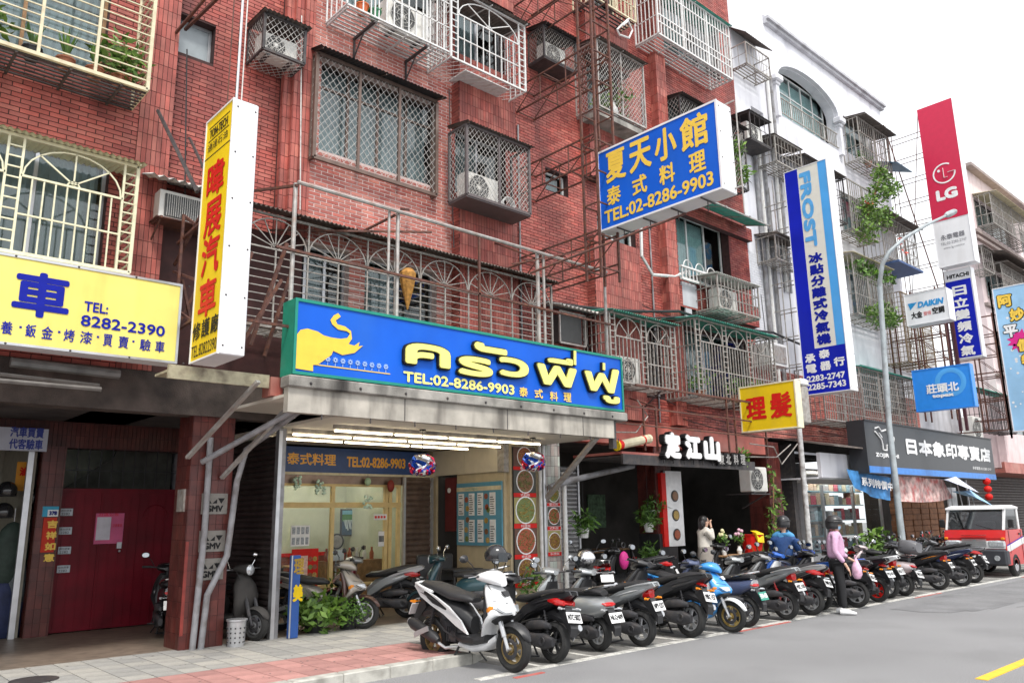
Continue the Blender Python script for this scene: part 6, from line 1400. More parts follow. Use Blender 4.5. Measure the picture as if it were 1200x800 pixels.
b = B(); b.bar((a.x-.5, 10.4, a.z-.07), (a.x+.35, 10.4, a.z-.07), .03); b.bar((a.x-.45, 10.4, a.z-.07), (a.x-.45, 11.1, a.z-.07), .03); b.bar((a.x+.2, 10.4, a.z-.07), (a.x+.2, 11.1, a.z-.4), .03); tag(b.obj('rack_bracket', mDark), 'bracket under the outdoor unit beside the black canopy', 'bracket')
pipe([(19.82, 10.5, .12), (19.85, 10.5, 3.6), (19.85, 10.5, 4.0)], .07, 'tall white mottled pole in front of the red pillar at the hairdresser sign', mat('flaking_white_pipe', (.5, .5, .5), .6, var=.3, vscale=9, dirt=.9, dirtcol=(.16, .13, .12), dscale=6))
pipe([(13.0, 10.6, 2.75), (11.5, 10.9, 2.45), (10.9, 10.95, 2.3)], .06, 'dark drain pipe slanting under the black canopy', mPVC)
t = T('steelwork', 'rusty brown iron frame on the wall above the black canopy', 'bracket', (12.5, 10.4, 3.4)); b = B()
for x in (12.6, 13.0, 15.6, 15.9, 17.2): b.bar((x, 9.95, 3.0), (x, 9.95, 4.35 if x > 15 else 3.9), .035)
for z in (3.5, 3.85): b.bar((11.6, 9.95, z), (17.3, 9.95, z), .03)
b.bar((12.4, 9.95, 4.3), (17.3, 9.95, 4.3), .04); b.bar((12.6, 9.95, 3.2), (12.6, 11.1, 3.2), .03); b.bar((17.2, 9.95, 4.3), (17.2, 11.1, 4.3), .03); b.bar((13, 9.95, 3.9), (13.4, 11.1, 4.3), .025); b.obj('bar', mRust, t)
for k, (pts, lb) in enumerate((([(11.3, 10.0, 3.3), (12.4, 10.0, 3.35), (12.8, 10.0, 3.7), (12.5, 10.0, 4.0)], 'loose grey wire above the tube lamp'), ([(15.9, 9.9, 3.0), (17.5, 9.9, 3.05), (18.4, 10, 3.4)], 'loose grey wire behind the hairdresser sign'), ([(16.2, 9.8, 3.3), (17.6, 10, 3.3), (17.9, 10, 2.9), (19.5, 10.4, 3.5)], 'tangled wire right of the small dark letters'))):
    b = B(); b.path(pts, .015, 5); tag(b.obj('wire', mGreyBar), lb, 'wire')
# shop canopy (white) between the hairdresser sign and the black sign, lit appliance shop behind
t = T('canopy', 'white fascia canopy with a dark sheet roof left of the black shop sign', 'canopy', (20.3, 10.2, 2.8))
B().box(20.25, 27, 10.2, 10.3, 2.65, 3.3).obj('fascia', mWhiteWall, t); B().prism([(20.1, 9.7, 3.42), (27, 9.7, 3.42), (27, YF, 3.7), (20.1, YF, 3.7)], (0, 0, .04)).obj('roof_sheet', mCorr, t); B().box(20.2, 27, 10.3, 12.35, 2.62, 2.66).obj('soffit', mWhiteWall, t)
sh = T('appliance_shop', 'lit appliance shop with shelves of boxed goods behind glass', 'shop', (22, 13, .12))
for (xa, xb) in ((22.6, 28.9),):
    B().box(xa, xb, 14.6, 14.7, .12, 3.2).obj('back_wall', mWhiteWall, sh); B().box(xa-.1, xa, 12.0, 14.6, .12, 3.2).obj('side_wall', mWhiteWall, sh); B().box(xa, xb, 12.0, 14.6, 3.0, 3.05).obj('ceiling', mWhiteP, sh)
    random.seed(5); goods = [mat(f'carton_{i}', c_, .6, var=.25, vscale=20) for i, c_ in enumerate([(.5, .5, .52), (.3, .45, .55), (.55, .4, .3), (.2, .22, .25), (.55, .1, .15), (.6, .55, .4)])]
    for z in (.5, 1.0, 1.5, 2.0, 2.45):
        B().box(xa, xb, 13.1, 13.6, z-.03, z).obj('shelf', mat('shelf_blue', (.2, .4, .5), .5), sh)
        x = xa+.1
        while x < xb-.4:
            w_ = random.uniform(.18, .42); h = random.uniform(.2, .42); t_ = B().box(x, x+w_, 13.12, 13.4, z, z+h).obj('boxed_goods', random.choice(goods), sh); x += w_+.03
    B().box(xa, xb, 12.5, 12.51, .5, 2.62).obj('pane', mGlassC, sh); b = B()
    for x in (xa, 24.7, 26.8, xb): b.box(x-.04, x+.04, 12.46, 12.54, .12, 2.62)
    b.box(xa, xb, 12.47, 12.53, .12, .5); b.obj('frame', mAlu, sh)
    for k in range(4): B().tube((23+k*1.5, 12.8, 2.8), (24.2+k*1.5, 12.8, 2.8), .025, 6).obj('tube', mat('shop_tube', (1, .98, .92), .4, var=0, emit=16), sh)
random.seed(3)
B().box(20.35, 20.6, 11.1, 11.9, .12, 3.6).obj('pier', mDark, wb)
# cloth banners
def banner(label, p, m_, stripe=None, n=10, cat='banner', txt=None, waves=.05):
    """p: four photo corners tl,tr,br,bl on the plane Y"""
    Yb = p[4]; tl, tr, br, bl = [onY(*q, Yb) for q in p[:4]]; t = T('cloth_banner', label, cat, tuple(tl)); b = B(); G = []
    for i in range(n+1):
        u = i/n
        for j in range(5):
            v_ = j/4; q = tl.lerp(tr, u).lerp(bl.lerp(br, u), v_); G.append(q+V((0, waves*sin(u*13+v_*2), -.08*sin(pi*u)*v_)))
    b.add(G, [(i*5+j, (i+1)*5+j, (i+1)*5+j+1, i*5+j+1) for i in range(n) for j in range(4)]); b.obj('cloth', m_, t, smooth=True)
    if txt: 
        u = (tr-tl).normalized(); text(txt, tl.lerp(bl, .75).lerp(br, .12)+V((0, -waves-.02, 0)), u, UZ, (tr-tl).length*.7, (tl-bl).length*.35, mWhT, t, bold=.012, depth=.02)
    return t
banner('blue cloth banner drooping under the left of the black sign', ((992, 549), (1045, 560), (1045, 586), (1004, 572), 9.9), mat('blue_cloth', (.05, .22, .5), .7, var=.4, vscale=4), txt='系列特價中')
banner('red and white printed cloth banner under the middle of the black sign', ((1052, 556), (1106, 562), (1119, 583), (1054, 587), 9.9), mat('red_white_cloth', (.7, .45, .42), .7, var=.6, vscale=5, dirt=.9, dirtcol=(.6, .05, .05), dscale=4))
for k, (pp, c_, lb) in enumerate((((1112, 565), (.6, .62, .75), 'white and blue parasol panel right of the cloth banners'), ((1130, 578), (.3, .5, .7), 'pale blue lower parasol panel right of the cloth banners'))):
    a = onY(*pp, 9.4); t = T('parasol', lb, 'parasol', tuple(a)); b = B()
    b.add([(a.x, 9.4, a.z+.05), (a.x+1.9, 9.2, a.z-.3-.1*k), (a.x+2.6, 9.9, a.z-.05-.1*k), (a.x+.9, 10.1, a.z+.2-.1*k), (a.x+1.2, 9.6, a.z+.22-.1*k)], [(0, 1, 4), (1, 2, 4), (2, 3, 4), (3, 0, 4)]); b.obj('cloth', mat(f'parasol_cloth_{k}', c_, .7, var=.3, vscale=3), t)
    b = B(); b.bar((a.x+1.2, 9.6, a.z+.2), (a.x+1.6, 9.6, a.z-1.2), .025); b.obj('pole', mAlu, t)
a = onY(1156, 562, 9.6); t = T('lantern', 'red paper lantern string hanging at the right end of the black sign', 'lantern', tuple(a)); 
for k in range(3): B().ball((a.x, 9.6, a.z-.05-.26*k), .13, .13, .12, 12, 8).obj('lantern_globe', mRedT, t, smooth=True)
# stacked brown cartons by the shop
mCart = mat('brown_carton', (.26, .12, .06), .8, var=.25, vscale=6)
k = 0
for (px, n_) in ((1062, 13), (1072, 14), (1082, 14), (1092, 14), (1102, 11)):
    for j in range(n_):
        a = onY(px, 640, 11.5); k += 1; x = a.x+random.uniform(-.04, .04); o = B().bbox(x-.33, x+.33, 11.3, 11.75, .13+j*.19, .31+j*.19, .01).obj('carton', mCart)
        tag(o, 'brown carton in the '+{1062: 'first', 1072: 'second', 1082: 'third', 1092: 'fourth', 1102: 'fifth'}[px]+f' stack from the left, {["lowest", "second from the floor", "third from the floor", "fourth from the floor", "fifth from the floor", "sixth from the floor", "seventh from the floor", "eighth from the floor", "ninth from the floor", "tenth from the floor", "eleventh from the floor", "twelfth from the floor", "thirteenth from the floor", "fourteenth from the floor"][j]}', 'carton', 'brown cartons stacked beside the shop')
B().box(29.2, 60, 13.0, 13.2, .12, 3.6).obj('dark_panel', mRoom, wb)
shutter('dark roller shutter behind the red and white truck', (36, 12.0, .12), UX, 8, 3.1, mShD, .12)
tag(B().box(34, 46, 9.9, 11.4, 3.1, 3.25).box(34, 46, 9.9, 10.0, 3.25, 3.5).obj('canopy', mBrickP), 'red brown canopy slab above the truck at the right edge', 'canopy')
ac_unit(33.3, 10.6, 4.3, 'outdoor unit beside the right end of the black shop sign', w=.9, h=.9, d=.4)
tag(B().box(31.2, 32.4, 10.9, 11.3, 3.6, 4.3).obj('meter_box', mWhiteWall), 'pale box on the ledge above the right half of the black shop sign', 'box')
tag(B().box(28.8, 29.6, 10.2, 10.24, .9, 2.5).obj('notice_board', mWhT), 'white notice board hanging behind the street lamp', 'board')
# street lamp
t = T('street_lamp', 'tall grey street lamp with a long curved arm rising from the scooter row', 'street lamp', (22.2, 9.2, .12))
mLamp = mat('lamp_grey', (.36, .4, .42), .55, metal=.2, var=.15, dirt=.6, dirtcol=(.18, .17, .16), dscale=4)
P = [V((22.35, 9.2, .12)), V((22.38, 9.2, 4.0)), onY(1032, 350, 9.2), onY(1031, 330, 9.15), onY(1034, 310, 9.0), onY(1042, 295, 8.8), onY(1060, 279, 8.5), onY(1085, 264, 8.2), onY(1108, 253, 8.0)]
B().path(P, .1, 12, radii=[.095, .08, .07, .065, .06, .055, .05, .048, .04]).obj('pole', mLamp, t, smooth=True)
d = (P[-1]-P[-2]).normalized(); B().path([P[-1], P[-1]+d*.15, P[-1]+d*.6, P[-1]+d*.75], .1, 8, radii=[.06, .1, .09, .03]).obj('lamp_head', mLamp, t)
B().lathe([(.2, 0), (.2, .04), (.14, .3)], (22.35, 9.2, .12), n=12).obj('base', mLamp, t)

rw = random.Random(12)
for k, (p, q, sg, lb) in enumerate(((( 4.9, 10.9, 3.75), (10.9, 10.0, 3.62), .05, 'black wire clipped along the canopy top behind the main sign'), ((11.4, 10.9, 5.6), (15.1, 10.9, 4.2), .2, 'loose black wire drooping beside the arched grille with green awning'), ((12.0, 10.95, 6.9), (15.3, 10.9, 6.3), .12, 'thin black wire under the white lagged hose'), ((15.2, 10.85, 3.9), (20.3, 10.8, 3.7), .12, 'low black wire sagging over the dark restaurant'), ((15.2, 10.8, 4.1), (22.5, 10.7, 3.9), .2, 'lower black wire sagging towards the black shop sign'), ((19.2, 10.9, 7.6), (19.4, 10.9, 4.0), .02, 'vertical black wire at the corner of red and white buildings'), ((3.6, 11.0, 8.6), (3.7, 10.9, 6.3), .02, 'vertical dark wire beside the small frosted window'), ((5.35, 10.9, 9.9), (5.45, 10.85, 6.5), .03, 'vertical pale wire down the stepped pilaster'), ((8.5, 11.0, 9.8), (8.58, 10.95, 6.6), .02, 'vertical dark wire between the big window and the central cage'), ((21.5, 10.8, 4.0), (29, 10.5, 4.3), .25, 'sagging wire above the black shop sign'))):
    cable([p, q], .011, lb, mBlack if 'pale' not in lb else mWire, sg, 12)
for k, (x, z0_, z1_, lb) in enumerate(((10.35, 3.8, 9.7, 'thin grey conduit right of the central bay'), (14.6, 3.8, 12.0, 'thin grey conduit left of the round edged pilaster'))):
    pipe([(x, 11.06, z0_), (x, 11.06, z1_)], .02, lb, mPVC, 'conduit')
# ------------------------------------------------------------------ scooters
mSeat = mat('seat_vinyl', (.025, .025, .027), .5, var=.15, bump=.1, bscale=300)
mEng = mat('engine_casing', (.05, .05, .055), .5, metal=.3, var=.25, dirt=.4, dirtcol=(.13, .11, .1), dscale=9)
mCh = mat('chrome', (.65, .65, .66), .15, metal=1, var=.05)
mMir = mat('mirror_glass', (.7, .75, .8), .05, metal=1, var=0)
mTail = mat('tail_light', (.5, .01, .01), .15, var=.1, coat=.5); mAmb = mat('amber_lens', (.75, .25, .02), .2, var=.1)
mHL = mat('headlight_lens', (.6, .63, .66), .1, metal=.4, var=.3, vscale=30)
mGoldR = mat('bronze_rim', (.35, .26, .12), .35, metal=.7, var=.1)
def paint(n, c, r=.28, metal=.1): return mat('paint_'+n, c, r, metal=metal, var=.05, coat=.5, dirt=.25, dirtcol=(c[0]*.5+.04, c[1]*.5+.04, c[2]*.5+.035), dscale=5)
def ringxy(z, cx_, hw, dep, e=2.4, n=20, nose=0):
    r = []
    for k in range(n):
        t = 2*pi*k/n; ct, st = cos(t), sin(t); x = dep*abs(ct)**(2/e)*(1 if ct > 0 else -1); y = hw*abs(st)**(2/e)*(1 if st > 0 else -1)
        if ct > 0: x += nose*(1-abs(st))
        r.append(V((cx_+x, y, z)))
    return r
def wheel(t, x, R, rim, wd=.055, nm='front_wheel', disc=True, y=0):
    w_ = B().torus((x, y, R), R-.045, .047, 'y', 32, 8, rz=wd).obj('tyre' if 0 else nm, mRubber, t, smooth=True, local=True)
    b = B(); b.torus((x, y, R), R-.09, .014, 'y', 28, 6, rz=.035); b.lathe([(.035, -.045), (.045, -.02), (.045, .02), (.035, .045)], (x, y, R), 'y', 12)
    for k in range(5):
        a = 2*pi*k/5+.3
        for da in (-.16, .16): b.bar((x+.035*cos(a), y, R+.035*sin(a)), (x+(R-.09)*cos(a+da), y, R+(R-.09)*sin(a+da)), .014, .03)
    b.obj('rim', rim, w_, local=True)
    if disc: B().torus((x, y-.055, R), R*.36, .022, 'y', 24, 4, rz=.003).obj('brake_disc', mEng, w_, local=True)
    return w_
def scooter(label, pos, rz, body, second=None, style='sport', rim=None, plate=None, topbox=None, helmet=None, sc_=1.0, shock=None, platem=None, steer=0, tailc=None, platet=None, group='scooters parked side by side along the street', slim=False, lamps='wide', lean=0, screen=False, decal=None):
    second = second or mBlack; rim = rim or mAlu
    t = T('scooter', label, 'scooter', pos, rz, group); t.scale = (sc_,)*3; t.rotation_euler = (lean, 0, rz)
    o = lambda b, nm, m, **k: b.obj(nm, m, t, local=True, **k)
    R = .235 if style != 'vespa' else .215
    xf, xr = .63, -.63
    wheel(t, xr, R, rim if style != 'vespa' else mAlu, .06, 'rear_wheel', disc=False)
    wheel(t, xf, R, rim, .052)
    b = B(); b.tube((xf+.0, .085, R), (xf-.16, .075, .62), .02, 8); b.tube((xf, -.085, R), (xf-.16, -.075, .62), .02, 8); b.tube((xf, -.1, R), (xf, .1, R), .018, 8); b.tube((xf-.05, .086, R+.12), (xf-.13, .08, .55), .028, 8); b.tube((xf-.05, -.086, R+.12), (xf-.13, -.08, .55), .028, 8); o(b, 'front_fork', mAlu if style == 'sport' else mEng, smooth=True)
    # front mudguard: crescent shell over the wheel
    b = B(); Rr = []
    for i in range(13):
        a = radians(20+130*i/12); wd = .075*(sin(pi*i/12)**.4+.15); rad = R+.035; rg = []
        for k in range(8):
            s_ = (k/7-.5)*2; rg.append(V((xf+(rad-.03*s_*s_)*cos(a), wd*s_, R+(rad-.03*s_*s_)*sin(a))))
        for k in range(8):
            s_ = -(k/7-.5)*2; rg.append(V((xf+(rad-.012-.03*s_*s_)*cos(a), wd*.93*s_, R+(rad-.012-.03*s_*s_)*sin(a))))
        Rr.append(rg)
    b.rings(Rr); o(b, 'front_mudguard', second if style == 'sport' else body, smooth=True)
    # front apron
    b = B()
    if style == 'vespa':
        rr = [ringxy(.3, .36, .15, .03), ringxy(.42, .40, .21, .05, nose=.02), ringxy(.6, .41, .22, .07, nose=.05), ringxy(.75, .37, .19, .08, nose=.05), ringxy(.86, .33, .1, .07), ringxy(.93, .31, .05, .04)]
    else:
        rr = [ringxy(.27, .26, .11, .03), ringxy(.36, .31, .16, .035), ringxy(.46, .37, .2, .035), ringxy(.53, .43, .215, .05, nose=.06), ringxy(.57, .46, .2, .06, nose=.14), ringxy(.62, .455, .195, .065, nose=.15), ringxy(.7, .42, .18, .065, nose=.12), ringxy(.79, .37, .15, .06, nose=.07), ringxy(.87, .32, .1, .05, nose=.02)]
    b.rings(rr); o(b, 'front_apron', body, smooth=True)
    b = B(); b.rings([ringxy(.3, .27, .14, .03), ringxy(.5, .36, .17, .05), ringxy(.7, .34, .14, .06), ringxy(.84, .29, .09, .05)]); o(b, 'inner_panel', second if second is not body else mBlack, smooth=True)
    if style == 'sport':
        b = B(); b.prism([(.655, -.05, .58), (.655, .05, .58), (.6, .17, .575), (.52, .2, .53), (.5, .12, .49), (.56, 0, .5), (.5, -.12, .49), (.52, -.2, .53), (.6, -.17, .575)], (-.02, 0, -.02)); o(b, 'beak_underside', mBlack)
        b = B()
        for s_ in (-1, 1): b.bar((.475, s_*.15, .72), (.6, s_*.04, .69), .005); b.bar((.6, s_*.07, .63), (.635, s_*.015, .6), .012); b.bar((.5, s_*.17, .64), (.6, s_*.12, .59), .006)
        o(b, 'panel_seam', mBlack)
        for s_ in (-1, 1):
            b = B(); b.prism([(.625, s_*.02, .66), (.648, s_*.03, .605), (.61, s_*.1, .6), (.53, s_*.165, .66), (.565, s_*.11, .665)], (.012, s_*.006, .0)); o(b, 'front_lamp', mHL)
            b = B(); b.loft([(.42, s_*.178, .62, .012, .025), (.46, s_*.185, .63, .016, .035), (.5, s_*.17, .64, .008, .02)], 8); o(b, 'turn_signal', mAmb, smooth=True)
        b = B(); b.prism([(.545, -.035, .755), (.545, .035, .755), (.5, .05, .8), (.5, -.05, .8)], (.012, 0, .01)); o(b, 'nose_vent', second)
    # handlebar cowl, headlamp, bar, grips, levers, mirrors
    b = B()
    if style == 'vespa':
        b.loft([(.2, 0, .96, .05, .03), (.28, 0, .97, .15, .05), (.36, 0, .97, .13, .06), (.42, 0, .96, .09, .075), (.46, 0, .955, .08, .07)], 14); o(b, 'handlebar_cowl', body, smooth=True)
        b = B(); b.lathe([(.07, .455), (.075, .47), (.05, .49), (.01, .495)], (0, 0, .955), 'x', 16); o(b, 'headlamp', mHL, smooth=True)
    else:
        b.loft([(.16, 0, .93, .06, .03), (.24, 0, .95, .17, .05), (.33, 0, .95, .16, .07, 2.6), (.42, 0, .93, .12, .065, 2.2, -.2), (.5, 0, .885, .05, .03)], 16); o(b, 'handlebar_cowl', body, smooth=True)
        b = B(); b.loft([(.37, 0, .935, .11, .035), (.43, 0, .925, .095, .045), (.49, 0, .9, .04, .02)], 12); 
        o(b, 'headlamp', mHL, smooth=True)
        b = B(); b.loft([(.2, 0, 1.0, .06, .008), (.3, 0, 1.01, .09, .012), (.36, 0, .995, .06, .008)], 10); o(b, 'dashboard', mBlack, smooth=True)
    b = B(); b.tube((.3, 0, .8), (.26, 0, .95), .03, 8); b.path([(.26, -.36, .97), (.27, -.2, .96), (.28, 0, .95), (.27, .2, .96), (.26, .36, .97)], .013, 8); o(b, 'handlebar', mEng, smooth=True)
    for s_ in (-1, 1):
        o(B().tube((.262, s_*.25, .968), (.258, s_*.375, .972), .019, 10), 'grip', mBlack, smooth=True)
        o(B().path([(.28, s_*.2, .965), (.32, s_*.25, .965), (.325, s_*.36, .96)], .006, 5), 'brake_lever', mAlu)
        b = B(); b.path([(.27, s_*.2, .98), (.28, s_*.26, 1.08), (.26, s_*.31, 1.13)], .006, 6); mi = o(b, 'mirror_arm', mBlack if style != 'vespa' else mCh)
        b = B(); b.loft([(.215, s_*.34, 1.15, .045, .03, 2.2), (.235, s_*.34, 1.15, .062, .043, 2.2), (.27, s_*.34, 1.15, .03, .02, 2.2)], 14); b.obj('mirror', mBlack if style != 'vespa' else mCh, mi, local=True, smooth=True)
        b = B(); b.loft([(.21, s_*.34, 1.15, .05, .034, 2.2), (.2149, s_*.34, 1.15, .05, .034, 2.2)], 14); b.obj('mirror_glass', mMir, mi, local=True)
    # footboard and belly
    b = B(); b.loft([(-.14, 0, .3, .12, .05, 4), (0, 0, .29, .17, .045, 5), (.2, 0, .29, .18, .04, 5), (.34, 0, .32, .15, .045, 4)], 16); o(b, 'footboard', mBlack if style != 'vespa' else second)
    b = B(); b.loft([(-.12, 0, .22, .11, .04), (.1, 0, .2, .14, .05), (.3, 0, .24, .12, .05), (.42, 0, .33, .06, .04)], 14); o(b, 'belly_panel', second if style == 'vespa' else body, smooth=True)
    # rear body
    b = B()
    if style == 'vespa':
        b.loft([(.0, 0, .46, .09, .12), (-.1, 0, .5, .14, .16), (-.3, 0, .53, .2, .17, 2.3), (-.5, 0, .55, .215, .165, 2.2), (-.7, 0, .56, .19, .14, 2.2), (-.84, 0, .58, .1, .09, 2.2)], 20); o(b, 'rear_body', body, smooth=True)
        b = B(); b.loft([(.04, 0, .70, .08, .03), (-.05, 0, .715, .13, .05), (-.3, 0, .73, .16, .055), (-.42, 0, .745, .155, .055), (-.65, 0, .755, .13, .045), (-.76, 0, .74, .07, .03)], 16); o(b, 'seat', mSeat, smooth=True)
    elif style == 'smooth':
        b.loft([(.02, 0, .5, .1, .17, 3), (-.12, 0, .52, .15, .18, 3), (-.35, 0, .55, .17, .165, 3, .05), (-.6, 0, .6, .16, .12, 3, .2), (-.8, 0, .65, .13, .08, 3, .3)], 20); o(b, 'rear_body', body, smooth=True)
        b = B(); b.loft([(.08, 0, .72, .09, .025), (-.05, 0, .725, .14, .04), (-.35, 0, .735, .16, .045), (-.65, 0, .76, .15, .045), (-.8, 0, .765, .11, .03)], 16); o(b, 'seat', mSeat, smooth=True)
        b = B(); b.loft([(-.78, 0, .66, .11, .07, 3), (-.83, 0, .66, .1, .06, 3)], 16); o(b, 'tail_panel', mAlu, smooth=True)
    else:
        b.loft([(.05, 0, .42, .07, .1, 2.6), (-.08, 0, .5, .12, .13, 2.6), (-.25, 0, .58, .155, .105, 2.4, .15), (-.5, 0, .65, .165, .085, 2.2, .25), (-.72, 0, .73, .12, .06, 2.2, .3), (-.93, 0, .82, .035, .02, 2, .3)], 20); o(b, 'rear_body', mBlack if slim else body, smooth=True)
        for s_ in (-1, 1):       # slanting side panel reaching down to the footboard
            b = B(); pts_ = [(.06, .13, .34), (-.1, .155, .42), (-.28, .178, .535), (-.5, .178, .62), (-.72, .145, .7), (-.93, .06, .8), (-.9, .07, .845), (-.68, .16, .79), (-.42, .185, .72), (-.2, .18, .62), (-.02, .16, .48)]
            b.rings([[V((x_, s_*(y_+dy), z_+(.0 if k_ else 0))) for x_, y_, z_ in pts_] for k_, dy in enumerate((-.02, .006))] if s_ < 0 else [[V((x_, s_*(y_+dy), z_)) for x_, y_, z_ in pts_] for dy in (.006, -.02)]); o(b, 'side_panel', body, smooth=True)
            b = B(); b.prism([(-.35, s_*.193, .655), (-.6, s_*.178, .72), (-.74, s_*.15, .755), (-.6, s_*.18, .735)], (0, s_*.003, 0)); o(b, 'decal', {'o': mAmb, 'w': mWhT}.get(decal, mEng))
        b = B(); b.loft([(.08, 0, .69, .07, .025), (0, 0, .71, .12, .05), (-.22, 0, .725, .155, .06), (-.38, 0, .765, .155, .06), (-.6, 0, .815, .135, .05), (-.78, 0, .84, .08, .03)], 18); o(b, 'seat', mSeat, smooth=True)
    b = B(); b.path([(-.5, .15, .76), (-.7, .15, .81), (-.86, .1, .84), (-.89, 0, .845), (-.86, -.1, .84), (-.7, -.15, .81), (-.5, -.15, .76)], .016, 8); o(b, 'grab_rail', body if style == 'sport' else mCh, smooth=True)
    # tail light, plate, rear mudguard
    xt, zt = (-.86, .6) if style == 'vespa' else (-.84, .64) if style == 'smooth' else (-.83, .7)
    lw_ = .12 if lamps == 'wide' else .075
    if lamps == 'tall': b = B(); b.loft([(xt+.1, 0, zt, .07, .075, 3), (xt, 0, zt+.01, .065, .07, 3, -.2), (xt-.03, 0, zt+.02, .03, .03)], 14)
    else: b = B(); b.loft([(xt+.08, 0, zt+.02, lw_, .03, 2.4), (xt, 0, zt, lw_*.85, .025, 2.4), (xt-.03, 0, zt-.005, .04, .012)], 14)
    for s_ in (-1, 1): q_ = B(); q_.loft([(xt-.0, s_*.15, zt-.06, .03, .02), (xt-.05, s_*.16, zt-.06, .015, .012)], 8); q_.bar((xt, s_*.06, zt-.06), (xt, s_*.14, zt-.06), .012); o(q_, 'rear_indicator', mAmb if lamps != 'wide' else mHL, smooth=True)
    o(b, 'tail_light', tailc or mTail, smooth=True)
    if style == 'sport' and lamps == 'wide':
        for s_ in (-1, 1): b = B(); b.loft([(xt+.22, s_*.14, zt+.02, .012, .02), (xt+.08, s_*.125, zt+.01, .02, .045), (xt-.01, s_*.085, zt, .02, .03)], 8); o(b, 'side_lamp', tailc or mTail, smooth=True)
    b = B(); b.prism([(xt+.08, -.07, zt-.04), (xt+.0, -.06, zt-.04), (xt-.13, -.06, zt-.28), (xt-.12, -.06, zt-.38), (xt-.07, -.06, zt-.3), (xt+.12, -.07, zt-.12)], (0, .12, 0)); o(b, 'rear_mudguard', mBlack)
    pc = V((xt-.1, 0, zt-.16)); n_ = V((-.9, 0, .42)).normalized(); up = UY.cross(n_)*-1; up = n_.cross(UY)
    if up.z < 0: up = -up
    rgt = up.cross(n_)
    pl = o(B().obox(pc+n_*.012, rgt, up, n_, .12, .066, .004), 'licence_plate', platem or mWhT)
    if plate: 
        k = up.cross(n_)*1; text(plate, pc+n_*.017-k*.11-up*.04, k, up, .22, .08, platet or mInk, pl, bold=.004, depth=.002) if 0 else None
        tb = B(); text(plate, pc+n_*.0165-k*.11-up*.035, k, up, .22, .075, mInk, None, bold=.0035, depth=.002, out=tb); tb.obj('lettering', platet or mInk, pl, local=True)
    b = B()      # hoses, kick lever, cooling shroud, cables, foot pegs
    b.path([(-.1, .16, .34), (-.2, .19, .42), (-.35, .18, .47), (-.5, .12, .5)], .012, 5); b.path([(.25, .03, .9), (.3, .1, .75), (.28, .1, .5)], .006, 4); b.path([(.3, -.12, .95), (.42, -.1, .8), (.55, -.09, .5), (.6, -.09, .3)], .005, 4); b.path([(-.15, -.14, .3), (-.28, -.17, .36), (-.45, -.14, .46)], .01, 5)
    b.bar((-.28, .2, .26), (-.42, .23, .2), .014, .02); b.bar((-.42, .2, .2), (-.42, .28, .2), .016); o(b, 'hose', mBlack)
    b = B()
    for k in range(5): b.box(-.3+k*.035, -.29+k*.035, -.12, .12, .24, .4)
    b.lathe([(.02, .2), (.05, .205), (.055, .2)], (-.6, 0, .24), 'y', 12); b.lathe([(.03, .19), (.06, .2), (.065, .195)], (-.22, 0, .27), 'y', 14); o(b, 'cooling_fin', mEng)
    b = B(); b.path([(xr+.28, 0, .32), (xr+.2, 0, .5), (xr+.02, 0, .56), (xr-.2, 0, .5)], .07, 8, radii=[.05, .075, .075, .05]); o(b, 'inner_mudguard', mBlack, smooth=True)
    if screen:
        b = B(); G = [[V((.44-.16*v_-.03*abs(u_), u_*.17*(1-.25*v_), .96+.28*v_)) for u_ in (-1, -.5, 0, .5, 1)] for v_ in (0, .5, 1)]
        for i_ in range(2): b.add(G[i_]+G[i_+1], [(k, k+1, k+6, k+5) for k in range(4)])
        o(b, 'windscreen', mGlass, smooth=True)
    # engine, gearbox, air box, muffler, shock, stand
    b = B(); b.loft([(-.02, .12, .26, .04, .05), (-.15, .135, .26, .06, .085, 3), (-.4, .14, .25, .06, .075, 3), (-.6, .14, .24, .055, .095, 3), (-.74, .13, .24, .03, .05)], 14); o(b, 'gearbox_case', mEng, smooth=True)
    b = B(); b.loft([(-.25, .14, .4, .03, .04), (-.35, .15, .41, .05, .06, 3), (-.55, .15, .43, .05, .055, 3), (-.68, .14, .42, .02, .03)], 12); o(b, 'air_box', mEng, smooth=True)
    b = B(); b.loft([(.0, 0, .32, .08, .07), (-.2, 0, .33, .1, .1), (-.36, 0, .38, .09, .1), (-.48, 0, .46, .06, .06)], 12); b.lathe([(.06, -.1), (.06, .1)], (-.2, -.02, .3), 'y', 10); o(b, 'engine_block', mEng)
    if style != 'smooth':
        b = B(); b.path([(-.12, -.08, .2), (-.3, -.13, .17), (-.42, -.16, .23)], .018, 8); o(b, 'exhaust_pipe', mAlu, smooth=True)
        b = B(); b.path([(-.38, -.165, .24), (-.45, -.165, .27), (-.8, -.18, .4), (-.86, -.18, .42)], .06, 12, radii=[.035, .06, .065, .045]); mu = o(b, 'muffler', mBlack if style == 'sport' else mEng, smooth=True)
        b = B(); b.tube((-.84, -.18, .415), (-.875, -.18, .427), .038, 12); b.obj('end_cap', mAlu, mu, local=True)
        b = B(); b.obox((-.6, -.238, .33), (.94, 0, .34), (0, 1, 0), (-.34, 0, .94), .13, .006, .028); b.obj('heat_shield', mAlu if style != 'vespa' else mCh, mu, local=True)
    for s_ in (1, -1):
        b = B(); p0, p1 = V((-.62, s_*.11, .3)), V((-.52, s_*.11, .6)); b.tube(p0, p1, .012, 6); q = []
        for k in range(50): a = k*.9; q.append(p0.lerp(p1, .15+.7*k/49)+V((.026*cos(a), .026*sin(a), 0)))
        b.path(q, .005, 4); o(b, 'shock_absorber', shock or mEng)
